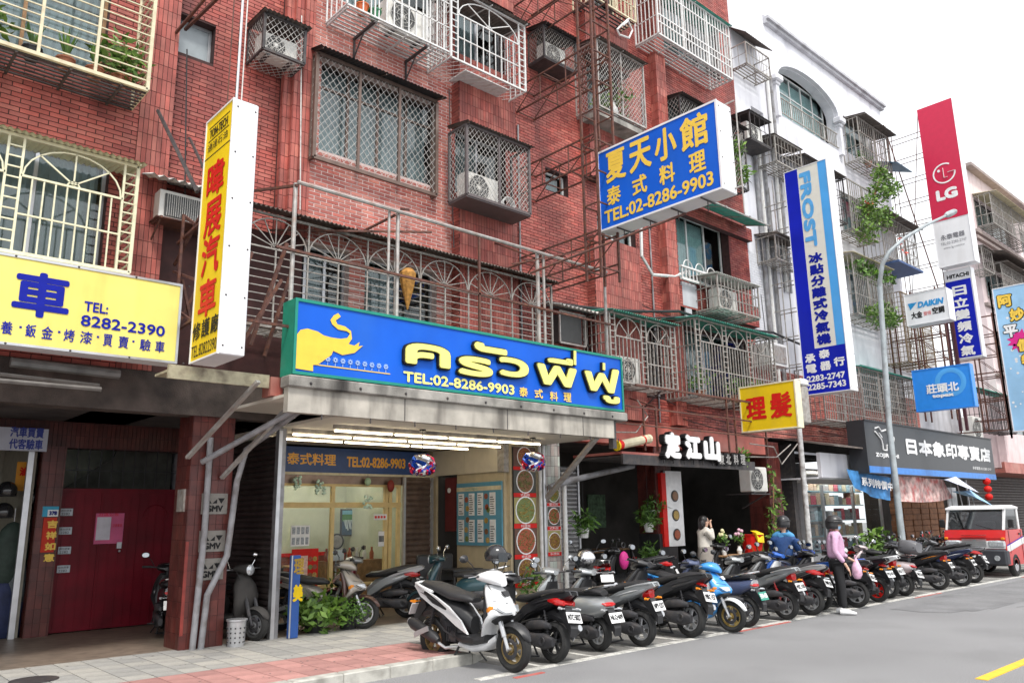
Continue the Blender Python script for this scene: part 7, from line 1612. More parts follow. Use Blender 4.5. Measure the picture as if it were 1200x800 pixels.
    b = B(); b.tube((-.12, .09, .2), (-.2, .13, .03), .013, 6); b.tube((-.12, -.09, .2), (-.2, -.13, .03), .013, 6); b.tube((-.2, -.15, .03), (-.2, .15, .03), .012, 6); b.tube((-.08, .1, .2), (.02, .2, .02), .01, 6); o(b, 'stand', mBlack)
    if topbox:
        b = B(); b.loft([(-.58, 0, 1.0, .1, .12, 4), (-.66, 0, 1.0, .19, .14, 4), (-.85, 0, 1.0, .2, .14, 4), (-.98, 0, .99, .13, .1, 3)], 18); tb = o(b, 'top_box', mat('topbox_grey', (.13, .13, .14), .35), smooth=True); B().loft([(-.66, 0, .975, .2, .012, 4), (-.95, 0, .975, .16, .012, 4)], 16).obj('seam', mBlack, tb, local=True)
    if helmet: put_helmet(helmet[0], t, V(helmet[2]), helmet[1])
    return t
def put_helmet(label, t, p, m):
    w_ = V(t.location)+Matrix.Rotation(t.rotation_euler.z, 3, 'Z') @ (p*t.scale.x)
    h = T('helmet', label, 'helmet', tuple(w_), t.rotation_euler.z+.5)
    B().ball((0, 0, 0), .145, .125, .13, 18, 12, 0, pi*.68).obj('shell', m, h, local=True, smooth=True)
    b = B()
    for i in range(7):
        a = -1.1+2.2*i/6; a2 = -1.1+2.2*min(i+1, 6)/6
        if i < 6: b.add([(.152*cos(a), .132*sin(a), .03), (.152*cos(a2), .132*sin(a2), .03), (.155*cos(a2), .135*sin(a2), -.08), (.155*cos(a), .135*sin(a), -.08)], [(0, 1, 2, 3)])
    b.obj('visor', mat('dark_visor', (.03, .035, .04), .08, var=0), h, local=True, smooth=True)
    b = B(); b.torus((0, 0, -.055), .12, .012, 'z', 20, 6); b.path([(.02, .11, -.06), (0, .06, -.16), (0, -.06, -.16), (.02, -.11, -.06)], .006, 5); b.obj('strap', mBlack, h, local=True)
    return h
N90, P90 = -pi/2, pi/2
pW = paint('pearl_white', (.78, .79, .8)); pBk = paint('gloss_black', (.015, .015, .017)); pSil = paint('silver', (.4, .42, .43), .3, .5); pGr = paint('grey', (.18, .18, .19), .32, .4)
pBl = paint('bright_blue', (.03, .3, .7)); pBd = paint('slate_blue', (.07, .09, .17), .35); pBw = paint('blue_and_white', (.02, .12, .5)); pRs = paint('rose_silver', (.5, .42, .43), .3, .4); pDB = paint('deep_blue', (.01, .04, .35)); pTeal = paint('teal', (.02, .06, .075))
SC = [  # rear wheel contact x, y; label; paint; second; style; kw
 (7.29, 7.33, 'black scooter with its plate up front, right behind the white one', pBk, mBlack, 'sport', dict(plate='NTC·5027', rim=mBlack)),
 (8.32, 7.5, 'silver rounded retro scooter with chrome mirrors and a round headlamp', pSil, mBlack, 'vespa', dict(plate='NLQ·609', helmet=None)),
 (8.98, 7.32, 'silver scooter with a large red tail lamp and a chrome helmet on its handlebar', pSil, mBlack, 'sport', dict(plate='NPY·1217', helmet=('chrome open helmet resting on the handlebar of a silver scooter', mCh, (.3, 0, 1.13)))),
 (10.08, 7.31, 'long matt black scooter just left of the light blue one', paint('matt_black', (.03, .03, .033), .5), mBlack, 'sport', dict(plate='MRC·157', sc_=1.06)),
 (11.55, 7.29, 'slate blue electric scooter with a green number plate', pBd, mBlack, 'smooth', dict(plate='EWA·658', platem=mat('green_plate', (.02, .25, .18), .4), platet=mWhT)),
 (12.76, 7.28, 'silver metallic scooter with swooping tail next to the slate blue electric one', pSil, mBlack, 'sport', dict(plate='MSC·318', shock=mTail)),
 (13.58, 7.27, 'silver grey scooter with red shock springs in front of the rider in blue', paint('warm_grey', (.38, .38, .38), .3, .4), mBlack, 'sport', dict(plate='MWE·236', shock=mTail)),
 (14.35, 7.5, 'blue and white scooter with a glowing red tail lamp beside the woman in pink', pBw, pW, 'sport', dict(plate='NFT·91')),
 (15.17, 7.2, 'dark scooter half hidden behind the woman in pink', pBk, mBlack, 'sport', dict(plate='MKA·22')),
 (15.7, 7.5, 'blue tailed scooter with a black body right of the woman in pink', paint('royal_blue', (.02, .08, .45)), mBlack, 'sport', dict(plate='NGK·33')),
 (16.3, 7.3, 'scooter with bright red wheel rims', pBk, mBlack, 'sport', dict(plate='MQL·811', rim=mRedT)),
 (17.16, 7.46, 'white scooter standing just left of the rose silver one', pW, mBlack, 'sport', dict(plate='NLU·72')),
 (17.86, 7.43, 'rose silver scooter with a big grey top box', pRs, mBlack, 'vespa', dict(plate='NHX·518', topbox=True)),
 (19.66, 7.39, 'black sport scooter with an orange side decal near the street lamp', pBk, mBlack, 'sport', dict(plate='MZE·205')),
 (20.84, 7.32, 'dark blue black scooter second from the right end of the row', paint('blue_black', (.02, .03, .08)), mBlack, 'sport', dict(plate='NBW·66')),
 (22.0, 7.45, 'grey scooter at the right end of the row in front of the truck', pGr, mBlack, 'sport', dict(plate='MFD·48')),
]
GR = 'scooters parked side by side along the street'
random.seed(9)
VAR = {0: dict(lamps='wide', slim=False), 1: dict(), 2: dict(lamps='tall', decal='w'), 3: dict(lamps='small'), 5: dict(lamps='tall'), 6: dict(lamps='wide', slim=True), 7: dict(lamps='tall', slim=True), 8: dict(lamps='small'), 9: dict(lamps='wide', slim=True), 10: dict(lamps='small', screen=True), 11: dict(lamps='tall', slim=True), 13: dict(decal='o', lamps='tall', slim=True), 14: dict(lamps='small', decal='w'), 15: dict(lamps='wide', slim=True, screen=True)}
for i, (x, y, lb, c_, s2, st, kw) in enumerate(SC):
    s_ = kw.get('sc_', 1); th = P90+radians(random.uniform(-7, 5)); d = V((cos(th), sin(th), 0))
    scooter(lb, (x+d.x*.63*s_, y+d.y*.63*s_, .01), th, c_, s2, st, lean=radians(random.choice((0, 0, 7, 9, -1))), **{**VAR.get(i, {}), **{k: v for k, v in kw.items() if v is not None}})
hero = scooter('pearl white sport scooter at the front left end of the row facing the street', (6.5, 7.93, .01), N90+radians(4), pW, mBlack, 'sport', rim=mGoldR, sc_=1.1, slim=True, lamps='small', helmet=('black and silver helmet hanging on the white scooter handlebar', mat('helmet_black', (.02, .02, .022), .2, coat=.5), (.2, .18, 1.17)))
scooter('light blue scooter with white streaks and gold rims facing the street', (10.82, 7.76, .01), N90+radians(8), paint('light_blue', (.05, .3, .72)), pW, 'sport', rim=mat('gold_rim', (.5, .36, .12), .35, metal=.7))
GR2 = 'scooters standing under the arcades'
scooter('old silver brown scooter standing on the pavement behind the leafy bush', (6.45, 11.5, .12), radians(-42), paint('dusty_silver', (.36, .33, .29), .4, .3), paint('dull_brown', (.1, .05, .04)), 'sport', group=GR2)
scooter('silver tailed dark red scooter with a plate on the pavement by the restaurant', (7.75, 12.2, .12), radians(133), pSil, paint('dark_red', (.12, .01, .02)), 'sport', plate='DFZ·36', group=GR2)
mDust = mat('dusty_grey_plastic', (.045, .042, .04), .85, var=.25)
scooter('dusty grey scooter under a film of dirt between the red column and the dark shutter', (5.0, 11.75, .12), radians(-70), mDust, mDust, 'vespa', group=GR2)
scooter('black scooter with its back to the street in front of the crimson gate', (4.62, 13.0, .12), radians(75), pBk, mBlack, 'smooth', group=GR2)
for i, (x, y, r_, lb) in enumerate(((8.6, 10.9, 130, 'dark teal scooter with round mirrors half hidden behind the white scooter'), (11.6, 10.6, 60, 'black scooter in front of the dark restaurant, left one'), (12.6, 10.5, 120, 'black scooter in front of the dark restaurant, beside the pink bag'), (24.0, 9.0, 100, 'dark scooter in the far group, left one'), (24.9, 9.0, 80, 'dark scooter in the far group, middle one'), (25.9, 9.0, 95, 'dark scooter in the far group, right one'), (15.3, 9.9, 90, 'black scooter beside the flower table'), (21.0, 9.2, -90, 'dark scooter parked with its front to the street near the lamp foot'))):
    scooter(lb, (x, y, .12 if y > 9.4 else .01), radians(r_), pTeal if i == 0 else pBk, mBlack, 'vespa' if i == 0 else 'sport', group=GR2)
t = T('backpack', 'magenta bag lying between the scooters by the dark restaurant', 'bag', (12.1, 10.2, .9)); B().ball((12.1, 10.2, .92), .11, .08, .17, 12, 8).obj('bag_body', mat('magenta_cloth', (.5, .02, .2), .6), t, smooth=True); B().torus((12.1, 10.2, 1.2), .05, .01, 'y', 14, 5).obj('strap', mBlack, t)
# ------------------------------------------------------------------ people
mSkin = mat('skin', (.58, .36, .26), .5, var=.05); mHair = mat('dark_hair', (.012, .01, .01), .45)
def skin(name, V_, E_, Rr, m, parent, sub=2):
    me = bpy.data.meshes.new(name); me.from_pydata([tuple(v) for v in V_], E_, []); o = bpy.data.objects.new(name, me); COL.objects.link(o)
    md = o.modifiers.new('skin', 'SKIN'); md.use_smooth_shade = True
    if not me.skin_vertices: 
        pass
    sv = me.skin_vertices[0].data
    for i, r in enumerate(Rr): sv[i].radius = (r, r) if isinstance(r, (int, float)) else r
    sv[0].use_root = True
    s_ = o.modifiers.new('sub', 'SUBSURF'); s_.levels = sub; s_.render_levels = sub
    bpy.context.view_layer.update()
    m2 = bpy.data.meshes.new_from_object(o.evaluated_get(bpy.context.evaluated_depsgraph_get()))
    bpy.data.objects.remove(o); m2.materials.clear(); m2.materials.append(m); m2.polygons.foreach_set('use_smooth', [True]*len(m2.polygons))
    q = bpy.data.objects.new(name, m2); COL.objects.link(q); q.parent = parent; return q
def hand(b_v, b_e, b_r, wrist, d, up, side):
    """palm and five fingers appended to a skeleton; returns nothing"""
    d, up = V(d).normalized(), V(up).normalized(); sd_ = d.cross(up).normalized()*side
    k0 = wrist; w_ = V(b_v[k0]); palm = w_+d*.05; b_v.append(palm); b_r.append(.026); b_e.append((k0, len(b_v)-1)); kp = len(b_v)-1
    for i in range(4):
        o_ = (i-1.5)*.019; L = [.06, .072, .068, .052][i]; base = palm+d*.035+sd_*o_; mid = base+d*L*.5-up*.012; tip = mid+d*L*.3-up*.03
        for j, (p, r) in enumerate(((base, .0105), (mid, .009), (tip, .0075))): b_v.append(p); b_r.append(r); b_e.append((kp if j == 0 else len(b_v)-2, len(b_v)-1))
    base = palm-d*.015+sd_*-.035; tip = base+d*.035-sd_*.012-up*.02; 
    for j, (p, r) in enumerate(((base, .012), (tip, .0085))): b_v.append(p); b_r.append(r); b_e.append((kp if j == 0 else len(b_v)-2, len(b_v)-1))
def head(t, c, fx, m=mSkin, mask=False, s=1.0):
    """head with face looking along local +x of its parent; c centre"""
    c = V(c); R_ = []
    prof = [(-.115, .03, .03, .012), (-.1, .045, .05, .018), (-.07, .058, .07, .012), (-.03, .068, .088, .004), (.01, .074, .095, 0), (.05, .074, .096, -.004), (.085, .062, .08, -.008), (.11, .035, .045, -.012), (.118, .01, .012, -.014)]
    for z, hw, hd, ox in prof: R_.append([c+V((ox+hd*cos(2*pi*k/16)*s, hw*sin(2*pi*k/16)*s, z*s)) for k in range(16)])
    hd_ = B().rings(R_).obj('head', m, t, local=True, smooth=True)
    b = B(); b.loft([(c.x+.085, c.y, c.z+.015, .009, .02), (c.x+.1, c.y, c.z-.012, .014, .018), (c.x+.112, c.y, c.z-.022, .01, .008)], 8); b.obj('nose', m, hd_, local=True, smooth=True)
    for sy in (-1, 1):
        B().ball(c+V((.083, sy*.032, .012)), .008, .013, .007, 8, 6).obj('eye', mInk, hd_, local=True); B().ball(c+V((0, sy*.077, -.01)), .018, .01, .03, 8, 6).obj('ear', m, hd_, local=True, smooth=True)
        B().bar(c+V((.09, sy*.02, .034)), c+V((.082, sy*.046, .034)), .005).obj('eyebrow', mHair, hd_, local=True)
    B().loft([(c.x+.085, c.y, c.z-.058, .02, .006), (c.x+.093, c.y, c.z-.058, .014, .004)], 8).obj('mouth', mat('lip', (.4, .12, .1), .5), hd_, local=True)
    if mask:
        R2 = []
        for z, hw, ox in ((.0, .055, .092), (-.03, .062, .106), (-.06, .06, .1), (-.09, .045, .075)): R2.append([c+V((ox-.05*(abs(y_)**1.8), hw*y_, z)) for y_ in (-1, -.6, -.2, .2, .6, 1)])
        b = B(); n = 6
        for i in range(3):
            b.add(R2[i]+R2[i+1], [(k, k+1, n+k+1, n+k) for k in range(5)])
        b.obj('mask', mat('pale_blue_mask', (.3, .52, .7), .8), hd_, local=True, smooth=True)
        b = B(); [b.bar(c+V((.05, sy*.058, -.03)), c+V((0, sy*.08, -.01)), .004) for sy in (-1, 1)]; b.obj('mask_loop', mWhT, hd_, local=True)
    return hd_
def worn_helmet(label, t, c, m, rz):
    w_ = V(t.location)+Matrix.Rotation(rz, 3, 'Z') @ V(c)
    h = T('helmet', label, 'helmet', tuple(w_), rz)
    B().ball((-.005, 0, .02), .148, .128, .13, 20, 12, 0, pi*.6).obj('shell', m, h, local=True, smooth=True)
    b = B()
    R_ = []
    for z, sc_ in ((.02, 1.0), (-.05, 1.0), (-.1, .9)): R_.append([V((-.005+.148*sc_*cos(a), .128*sc_*sin(a), z)) for a in [radians(70+220*i/12) for i in range(13)]])
    for i in range(2): b.add(R_[i]+R_[i+1], [(k, k+1, 14+k, 13+k) for k in range(12)])
    b.obj('neck_guard', m, h, local=True, smooth=True)
    B().lathe([(.13, 0), (.02, .0)], (.02, 0, .06), 'z', 16).obj('peak', m, h, local=True)
    b = B(); b.torus((0, 0, .03), .14, .01, 'z', 22, 6); b.obj('rim_trim', mBlack, h, local=True)
    return h
# woman in pink
rz = radians(-58); t = T('person', 'standing person in pink jacket and face mask holding a plastic bag beside the scooters', 'person', (14.1, 6.98, .005), rz)
mPk = mat('pink_jacket', (.62, .38, .55), .8, var=.1, vscale=12, bump=.4, bscale=30); mPants = mat('black_trousers', (.012, .012, .014), .8)
vs = [(0, 0, .92), (0, 0, 1.05), (0, 0, 1.22), (0, 0, 1.36), (0, .17, 1.33), (.03, .2, 1.08), (.2, .15, .95), (0, -.17, 1.33), (-.04, -.21, 1.07), (.1, -.2, .88), (0, 0, 1.42)]
es = [(0, 1), (1, 2), (2, 3), (3, 4), (4, 5), (5, 6), (3, 7), (7, 8), (8, 9), (3, 10)]
skin('jacket', vs, es, [(.17, .13), (.16, .12), (.17, .12), (.13, .09), .062, .055, .042, .062, .055, .042, .06], mPk, t)
skin('trousers', [(0, 0, .9), (0, .09, .82), (.02, .1, .48), (0, .11, .1), (0, -.09, .82), (.03, -.1, .48), (.03, -.11, .1)], [(0, 1), (1, 2), (2, 3), (0, 4), (4, 5), (5, 6)], [.13, .1, .075, .055, .1, .075, .055], mPants, t)
V_, E_, R_ = [(0, 0, 1.3), (0, 0, 1.38), (.01, 0, 1.46)], [(0, 1), (1, 2)], [.05, .045, .045]
skin('body', V_, E_, R_, mSkin, t)
for (w0, w1, sd_) in (((.2, .15, .95), (.25, .14, .92), 1), ((.1, -.2, .88), (.13, -.2, .82), -1)):
    V_, E_, R_ = [w0, w1], [(0, 1)], [.028, .024]; d = V(w1)-V(w0); hand(V_, E_, R_, 1, d, (.3, 0, 1) if abs(d.z) < .9*d.length else (1, 0, 0), sd_); skin('hand', V_, E_, R_, mSkin, t, 1)
hd_ = head(t, (.02, 0, 1.52), 0, mask=True); worn_helmet('black helmet worn by the person in pink', t, (.02, 0, 1.55), mat('helmet_matt', (.03, .03, .032), .35), rz)
for sy, xx in ((.11, .02), (-.11, .06)):
    b = B(); b.loft([(xx-.1, sy, .045, .035, .04), (xx-.04, sy, .055, .045, .05), (xx+.06, sy, .04, .05, .038), (xx+.14, sy, .03, .042, .025), (xx+.17, sy, .025, .02, .015)], 12); b.obj('shoe', mWhT, t, local=True, smooth=True)
b = B(); b.path([(0.0, -.1, 1.3), (-.05, .05, 1.1), (-.1, .17, .95)], .012, 5); b.obj('bag_strap', mWhT, t, local=True)
w_ = V((14.1, 6.98, .005))+Matrix.Rotation(rz, 3, 'Z') @ V((.33, .13, .86)); bt = T('plastic_bag', 'translucent pink plastic bag hanging from the hand of the person in pink', 'bag', tuple(w_))
b = B(); b.lathe([(.02, .08), (.05, .0), (.085, -.08), (.09, -.2), (.05, -.27), (.01, -.28)], (0, 0, 0), n=14); b.obj('bag_body', mat('pink_plastic', (.75, .45, .6), .35, var=.3, vscale=14, bump=.4, bscale=30), bt, local=True, smooth=True)
b = B(); b.torus((0, 0, .1), .03, .006, 'y', 12, 5); b.obj('bag_handle', MAT['pink_plastic'], bt, local=True)
# rider in blue seen from behind, seated, facing along the street
rz = radians(10); px_ = onY(920, 664, 8.75); t = T('person', 'seated person in a blue jacket and dark helmet seen from behind', 'person', (px_.x, 8.75, 0), rz)
mJb = mat('navy_blue_jacket', (.012, .05, .17), .7, var=.12, vscale=9, bump=.5, bscale=22); mJl = mat('light_blue_yoke', (.07, .27, .52), .7, var=.08, bump=.4, bscale=25)
skin('jacket', [(0, 0, .8), (.01, 0, .95), (.04, 0, 1.12), (.07, 0, 1.27), (.06, .22, 1.22), (.12, .28, .98), (.3, .24, .9), (.06, -.22, 1.22), (.12, -.28, .98), (.3, -.24, .9), (.08, 0, 1.34)], es, [(.2, .16), (.19, .15), (.2, .15), (.17, .12), .085, .072, .052, .085, .072, .052, .07], mJb, t)
skin('yoke', [(.07, 0, 1.3), (.06, .1, 1.31), (.05, .24, 1.25), (.06, -.1, 1.31), (.05, -.24, 1.25), (.03, 0, 1.34)], [(0, 1), (1, 2), (0, 3), (3, 4), (0, 5)], [.11, .095, .075, .095, .075, .09], mJl, t)
skin('trousers', [(0, 0, .78), (.05, .12, .76), (.48, .2, .72), (.5, .2, .3), (.05, -.12, .76), (.48, -.2, .74), (.5, -.22, .3)], [(0, 1), (1, 2), (2, 3), (0, 4), (4, 5), (5, 6)], [.16, .13, .09, .065, .13, .09, .065], mPants, t)
V_, E_, R_ = [(.07, 0, 1.25), (.09, 0, 1.38), (.1, 0, 1.46)], [(0, 1), (1, 2)], [.06, .055, .05]; skin('body', V_, E_, R_, mSkin, t)
for sy in (1, -1):
    V_, E_, R_ = [(.3, sy*.24, .9), (.38, sy*.22, .91)], [(0, 1)], [.03, .026]; hand(V_, E_, R_, 1, (1, -sy*.1, 0), (0, 0, 1), sy); skin('hand', V_, E_, R_, mSkin, t, 1)
    b = B(); x_ = .5; b.loft([(x_-.08, sy*.21, .26, .04, .045), (x_+.05, sy*.21, .25, .05, .045), (x_+.18, sy*.21, .23, .03, .025)], 10); b.obj('shoe', mInk, t, local=True, smooth=True)
head(t, (.12, 0, 1.53), 0); worn_helmet('dark helmet worn by the seated person in blue', t, (.12, 0, 1.56), MAT['helmet_matt'], rz)
scooter('blue scooter under the seated person in blue', (px_.x+.3, 8.78, .01), rz, pBd, mBlack, 'sport', sc_=.95, group=GR2)
# woman in cream jacket at the dark restaurant
Yw = 10.3; q = onY(827, 650, Yw); rz = radians(-25); t = T('person', 'standing person in a cream jacket and long grey skirt raising a hand to the mouth', 'person', (q.x, Yw, .12), rz)
mCj = mat('cream_jacket', (.6, .56, .5), .8, var=.08, vscale=10, bump=.4, bscale=30)
skin('jacket', [(0, 0, .85), (0, 0, 1.0), (0, 0, 1.18), (0, 0, 1.32), (0, .17, 1.28), (.02, .2, 1.05), (.14, .12, .95), (0, -.17, 1.28), (.08, -.2, 1.1), (.14, -.07, 1.34), (0, 0, 1.38)], es, [(.19, .16), (.17, .13), (.17, .12), (.13, .09), .065, .058, .045, .065, .058, .042, .055], mCj, t)
b = B(); b.lathe([(.15, .95), (.17, .8), (.16, .5), (.19, .15), (.18, .14)], (0, 0, 0), n=20); b.obj('skirt', mat('grey_skirt', (.3, .27, .24), .85, var=.1), t, local=True, smooth=True)
V_, E_, R_ = [(0, 0, 1.2), (0, 0, 1.34), (.01, 0, 1.42)], [(0, 1), (1, 2)], [.05, .045, .042]; skin('body', V_, E_, R_, mSkin, t)
V_, E_, R_ = [(.14, -.07, 1.34), (.15, -.04, 1.38)], [(0, 1)], [.028, .024]; hand(V_, E_, R_, 1, (0, .4, 1), (-1, 0, 0), 1); skin('hand', V_, E_, R_, mSkin, t, 1)
V_, E_, R_ = [(.14, .12, .95), (.19, .11, .92)], [(0, 1)], [.028, .024]; hand(V_, E_, R_, 1, (1, 0, -.6), (0, 0, 1), 1); skin('hand', V_, E_, R_, mSkin, t, 1)
hd_ = head(t, (.02, 0, 1.47), 0)
b = B(); b.ball((-.01, 0, 1.5), .105, .095, .11, 16, 10, 0, pi*.55); b.loft([(-.1, 0, 1.42, .07, .1), (-.06, 0, 1.42, .095, .14), (-.01, 0, 1.44, .09, .1)], 12); b.obj('hair', mHair, hd_, local=True, smooth=True)
for sy in (.08, -.08): b = B(); b.loft([(-.08, sy, .03, .03, .03), (.05, sy, .035, .04, .035), (.14, sy, .02, .03, .018)], 10); b.obj('shoe', mWhT, t, local=True, smooth=True)
# small table with flowers, yellow cloth on a red basket
a = onY(868, 668, 10.1); t = T('table', 'small wooden table with flowers by the dark restaurant', 'table', (a.x, 10.1, .12)); B().bbox(a.x-.7, a.x+.5, 9.85, 10.3, .84, .88, .01).obj('tabletop', mWood, t)
for sx in (-.65, .45):
    for sy in (9.9, 10.25): B().box(a.x+sx-.02, a.x+sx+.02, sy-.02, sy+.02, .12, .84).obj('leg', mWood, t)
for px, m_, lb in ((849, mat('cream_petals', (.75, .7, .4), .6), 'vase of cream flowers on the small table'), (867, mat('pink_petals', (.7, .4, .5), .6), 'vase of pink and white flowers on the small table')):
    c = onY(px, 650, 10.1); t = T('flower_vase', lb, 'vase', (c.x, 10.1, .88)); B().lathe([(.04, 0), (.06, .08), (.03, .16), (.04, .18)], (c.x, 10.1, .88), n=12).obj('vase', mPotW, t); b = B(); leaves(b, (c.x, 10.1, 1.2), .12, 60, .06); b.obj('leaves', mLeaf, t)
    b = B(); [b.ball((c.x+random.uniform(-.1, .1), 10.1+random.uniform(-.06, .06), 1.3+random.uniform(-.06, .1)), .04, n=8, m=5) for _ in range(7)]; b.obj('petals', m_, t)
a = onY(883, 655, 10.2); t = T('basket', 'red plastic basket with a yellow cloth over it', 'basket', (a.x, 10.2, .9)); B().lathe([(.2, 0), (.26, .38), (.28, .4), (.26, .4)], (a.x, 10.2, .88), n=14).obj('tub', mRedT, t); B().prism([(a.x-.18, 9.93, 1.12), (a.x+.05, 9.92, 1.1), (a.x+.1, 9.95, 1.3), (a.x+.08, 10.1, 1.36), (a.x-.16, 10.1, 1.36), (a.x-.2, 9.95, 1.32)], (0, .03, .01)).obj('cloth', mYelS, t)
potted(onY(890, 670, 10.0).x, 9.9, .12, 'striped spiky plant in a low pot beside the small table', h=.8, r=.2, blade=True, ml=mLeafY, n=90)
t = T('climbing_plant', 'climbing plant on the red pillar behind the seated person', 'plant', (19.2, 10.9, 1.5)); b = B(); [leaves(b, (19.0+random.uniform(-.3, .3), 10.95, 1.0+.25*k), .18, 26, .09) for k in range(8)]; b.obj('foliage', mLeafY, t); b = B(); b.path([(19.1, 10.98, .2), (19.0, 10.98, 1.6), (19.2, 10.98, 2.8)], .015, 5); b.obj('stem', mWood, t)
potted(21.9, 9.7, .12, 'bright green bush in a pot left of the street lamp', h=.9, r=.3, ml=mLeafY, n=260, size=.12)
# ------------------------------------------------------------------ red and white small truck, nose towards the camera
t = T('truck', 'small red and white truck with black bumper at the right end', 'truck', (24.1, 7.2, 0))
pR = paint('truck_red', (.6, .02, .02)); pTW = paint('truck_white', (.78, .78, .78))
y0, y1, x0 = 7.26, 8.78, 24.1
def vp(b, prof, ya, yb): b.prism([(x0+p[0], ya, p[1]) for p in prof], (0, yb-ya, 0))
b = B(); vp(b, [(.02, .32), (.0, .72), (.03, 1.0), (.12, 1.22), (1.45, 1.22), (1.45, .3)], y0, y1); o_ = b.obj('cab', pR, t)
b = B(); vp(b, [(-.012, .74), (.0, .9), (.015, .94), (.05, .94), (.05, .74)], y0+.02, y1-.02); b.obj('white_band', pTW, t)
b = B(); b.bbox(x0-.1, x0+.2, y0-.01, y1+.01, .3, .73, .05); b.obj('bumper', mat('bumper_plastic', (.035, .037, .045), .55, var=.1), t, smooth=True)
b = B(); b.box(x0-.115, x0-.1, y0+.5, y0+1.0, .4, .56); b.obj('licence_plate', mWhT, t)
for k, yy in enumerate((y0+.22, y1-.22)):
    b = B(); b.bbox(x0-.04, x0+.06, yy-.21, yy+.21, .76, .95, .04); b.obj('headlight', mHL, t, smooth=True)
    b = B(); b.lathe([(.07, -.02), (.07, .0)], (x0-.1, yy, .5), 'x', 14); b.obj('fog_lamp', mHL, t)
b = B()
for i in range(4): b.box(x0-.03, x0, y0+.46, y1-.46, .8+.05*i, .825+.05*i)
b.obj('grille', mAlu, t)
b = B(); b.bar((x0+.3, y0-.004, .62), (x0+.3, y0-.004, 1.2), .01); b.bar((x0+1.3, y0-.004, .4), (x0+1.3, y0-.004, 1.2), .01); b.bar((x0-.002, y0+.05, 1.0), (x0+.0, y1-.05, 1.0), .01); b.obj('panel_gap', mBlack, t)
B().bbox(x0+1.1, x0+1.25, y0-.03, y0-.002, 1.08, 1.12, .006).obj('door_handle', mBlack, t)
for yy in (y0+.02, y1-.1): B().bbox(x0-.035, x0+.05, yy, yy+.08, .97, 1.03, .01).obj('indicator', mAmb, t)
b = B(); b.box(x0-.005, x0+.03, y0+.45, y1-.45, 1.08, 1.09); b.lathe([(.05, -.004), (.05, 0)], (x0+.02, (y0+y1)/2, .92), 'x', 14); b.obj('trim', mCh, t)
# greenhouse
zb, zt_, xs_, xe = 1.22, 1.76, .14, 1.42
b = B()
for ya in (y0+.03, y1-.08): b.prism([(x0+xs_-.03, ya, zb), (x0+xs_+.05, ya, zb), (x0+.46, ya, zt_), (x0+.38, ya, zt_)], (0, .05, 0)); b.box(x0+xe-.12, x0+xe, ya, ya+.05, zb, zt_)
b.obj('pillar', pTW, t)
B().prism([(x0+xs_, y0+.08, zb+.01), (x0+xs_, y1-.08, zb+.01), (x0+.4, y1-.1, zt_), (x0+.4, y0+.1, zt_)], (.01, 0, 0)).obj('windscreen', glassmat('truck_glass', (.3, .34, .36), .9), t)
for yy in (y0+.05, y1-.06): B().prism([(x0+xs_+.08, yy, zb+.01), (x0+xe-.13, yy, zb+.01), (x0+xe-.13, yy, zt_), (x0+.5, yy, zt_)], (0, .008, 0)).obj('side_window', MAT['truck_glass'], t)
b = B(); b.rings([[(x0+.32, y0+.02, zt_), (x0+xe+.02, y0+.02, zt_), (x0+xe+.02, y1-.02, zt_), (x0+.32, y1-.02, zt_)], [(x0+.34, y0+.01, zt_+.05), (x0+xe+.02, y0+.01, zt_+.05), (x0+xe+.02, y1-.01, zt_+.05), (x0+.34, y1-.01, zt_+.05)], [(x0+.5, y0+.12, zt_+.11), (x0+xe-.1, y0+.12, zt_+.11), (x0+xe-.1, y1-.12, zt_+.11), (x0+.5, y1-.12, zt_+.11)]]); b.obj('roof', pTW, t)
B().box(x0+1.3, x0+1.38, y0+.1, y1-.1, .9, 1.7).obj('rear_bulkhead', mEng, t); B().bbox(x0+.3, x0+.42, y0+.3, y0+.8, 1.23, 1.45, .03).obj('papers', mWhT, t); B().box(x0+.3, x0+.45, y0+.1, y1-.1, 1.1, 1.23).obj('dashboard', mBlack, t)
for yy in (y0+.4, y1-.4): B().bbox(x0+.95, x0+1.15, yy-.22, yy+.22, .9, 1.6, .05).obj('seat_back', mGreyBar, t); B().bbox(x0+1.0, x0+1.1, yy-.1, yy+.1, 1.6, 1.72, .03).obj('headrest', mGreyBar, t)
B().torus((x0+.55, y1-.42, 1.28), .16, .015, 'x', 18, 5).obj('steering_wheel', mBlack, t)
for k in (0, 1): b = B(); b.bar((x0+xs_-.01, y0+.3+.55*k, 1.23), (x0+xs_+.07, y0+.75+.5*k, 1.36), .012); b.obj('wiper', mBlack, t)
for yy, s_ in ((y0-.1, -1), (y1+.1, 1)): B().bbox(x0+.25, x0+.32, yy-.07, yy+.07, 1.28, 1.5, .02).obj('mirror', mBlack, t); B().bar((x0+.3, yy, 1.3), (x0+.3, yy-s_*.1, 1.25), .02).obj('mirror_arm', mBlack, t)
for xx in (.62, 2.9):
    for yy in (y0+.06, y1-.06):
        w_ = B().torus((x0+xx, yy, .3), .23, .075, 'y', 24, 8, rz=.085).obj('wheel', mRubber, t, smooth=True); B().lathe([(.16, -.06), (.14, -.03), (.05, -.04), (.04, -.07), (.04, .07), (.05, .04), (.14, .03), (.16, .06)], (x0+xx, yy, .3), 'y', 18).obj('rim', mAlu, w_)
b = B(); b.prism([(x0+.05, y0-.006, .8), (x0+1.45, y0-.006, 1.0), (x0+1.45, y0-.006, .84), (x0+.05, y0-.006, .64)], (0, .005, 0)); b.obj('side_stripe', pTW, t); b = B(); b.prism([(x0+.05, y0-.009, .83), (x0+1.45, y0-.009, 1.03), (x0+1.45, y0-.009, 1.01), (x0+.05, y0-.009, .81)], (0, .003, 0)); b.obj('side_stripe', mBlueD, t)
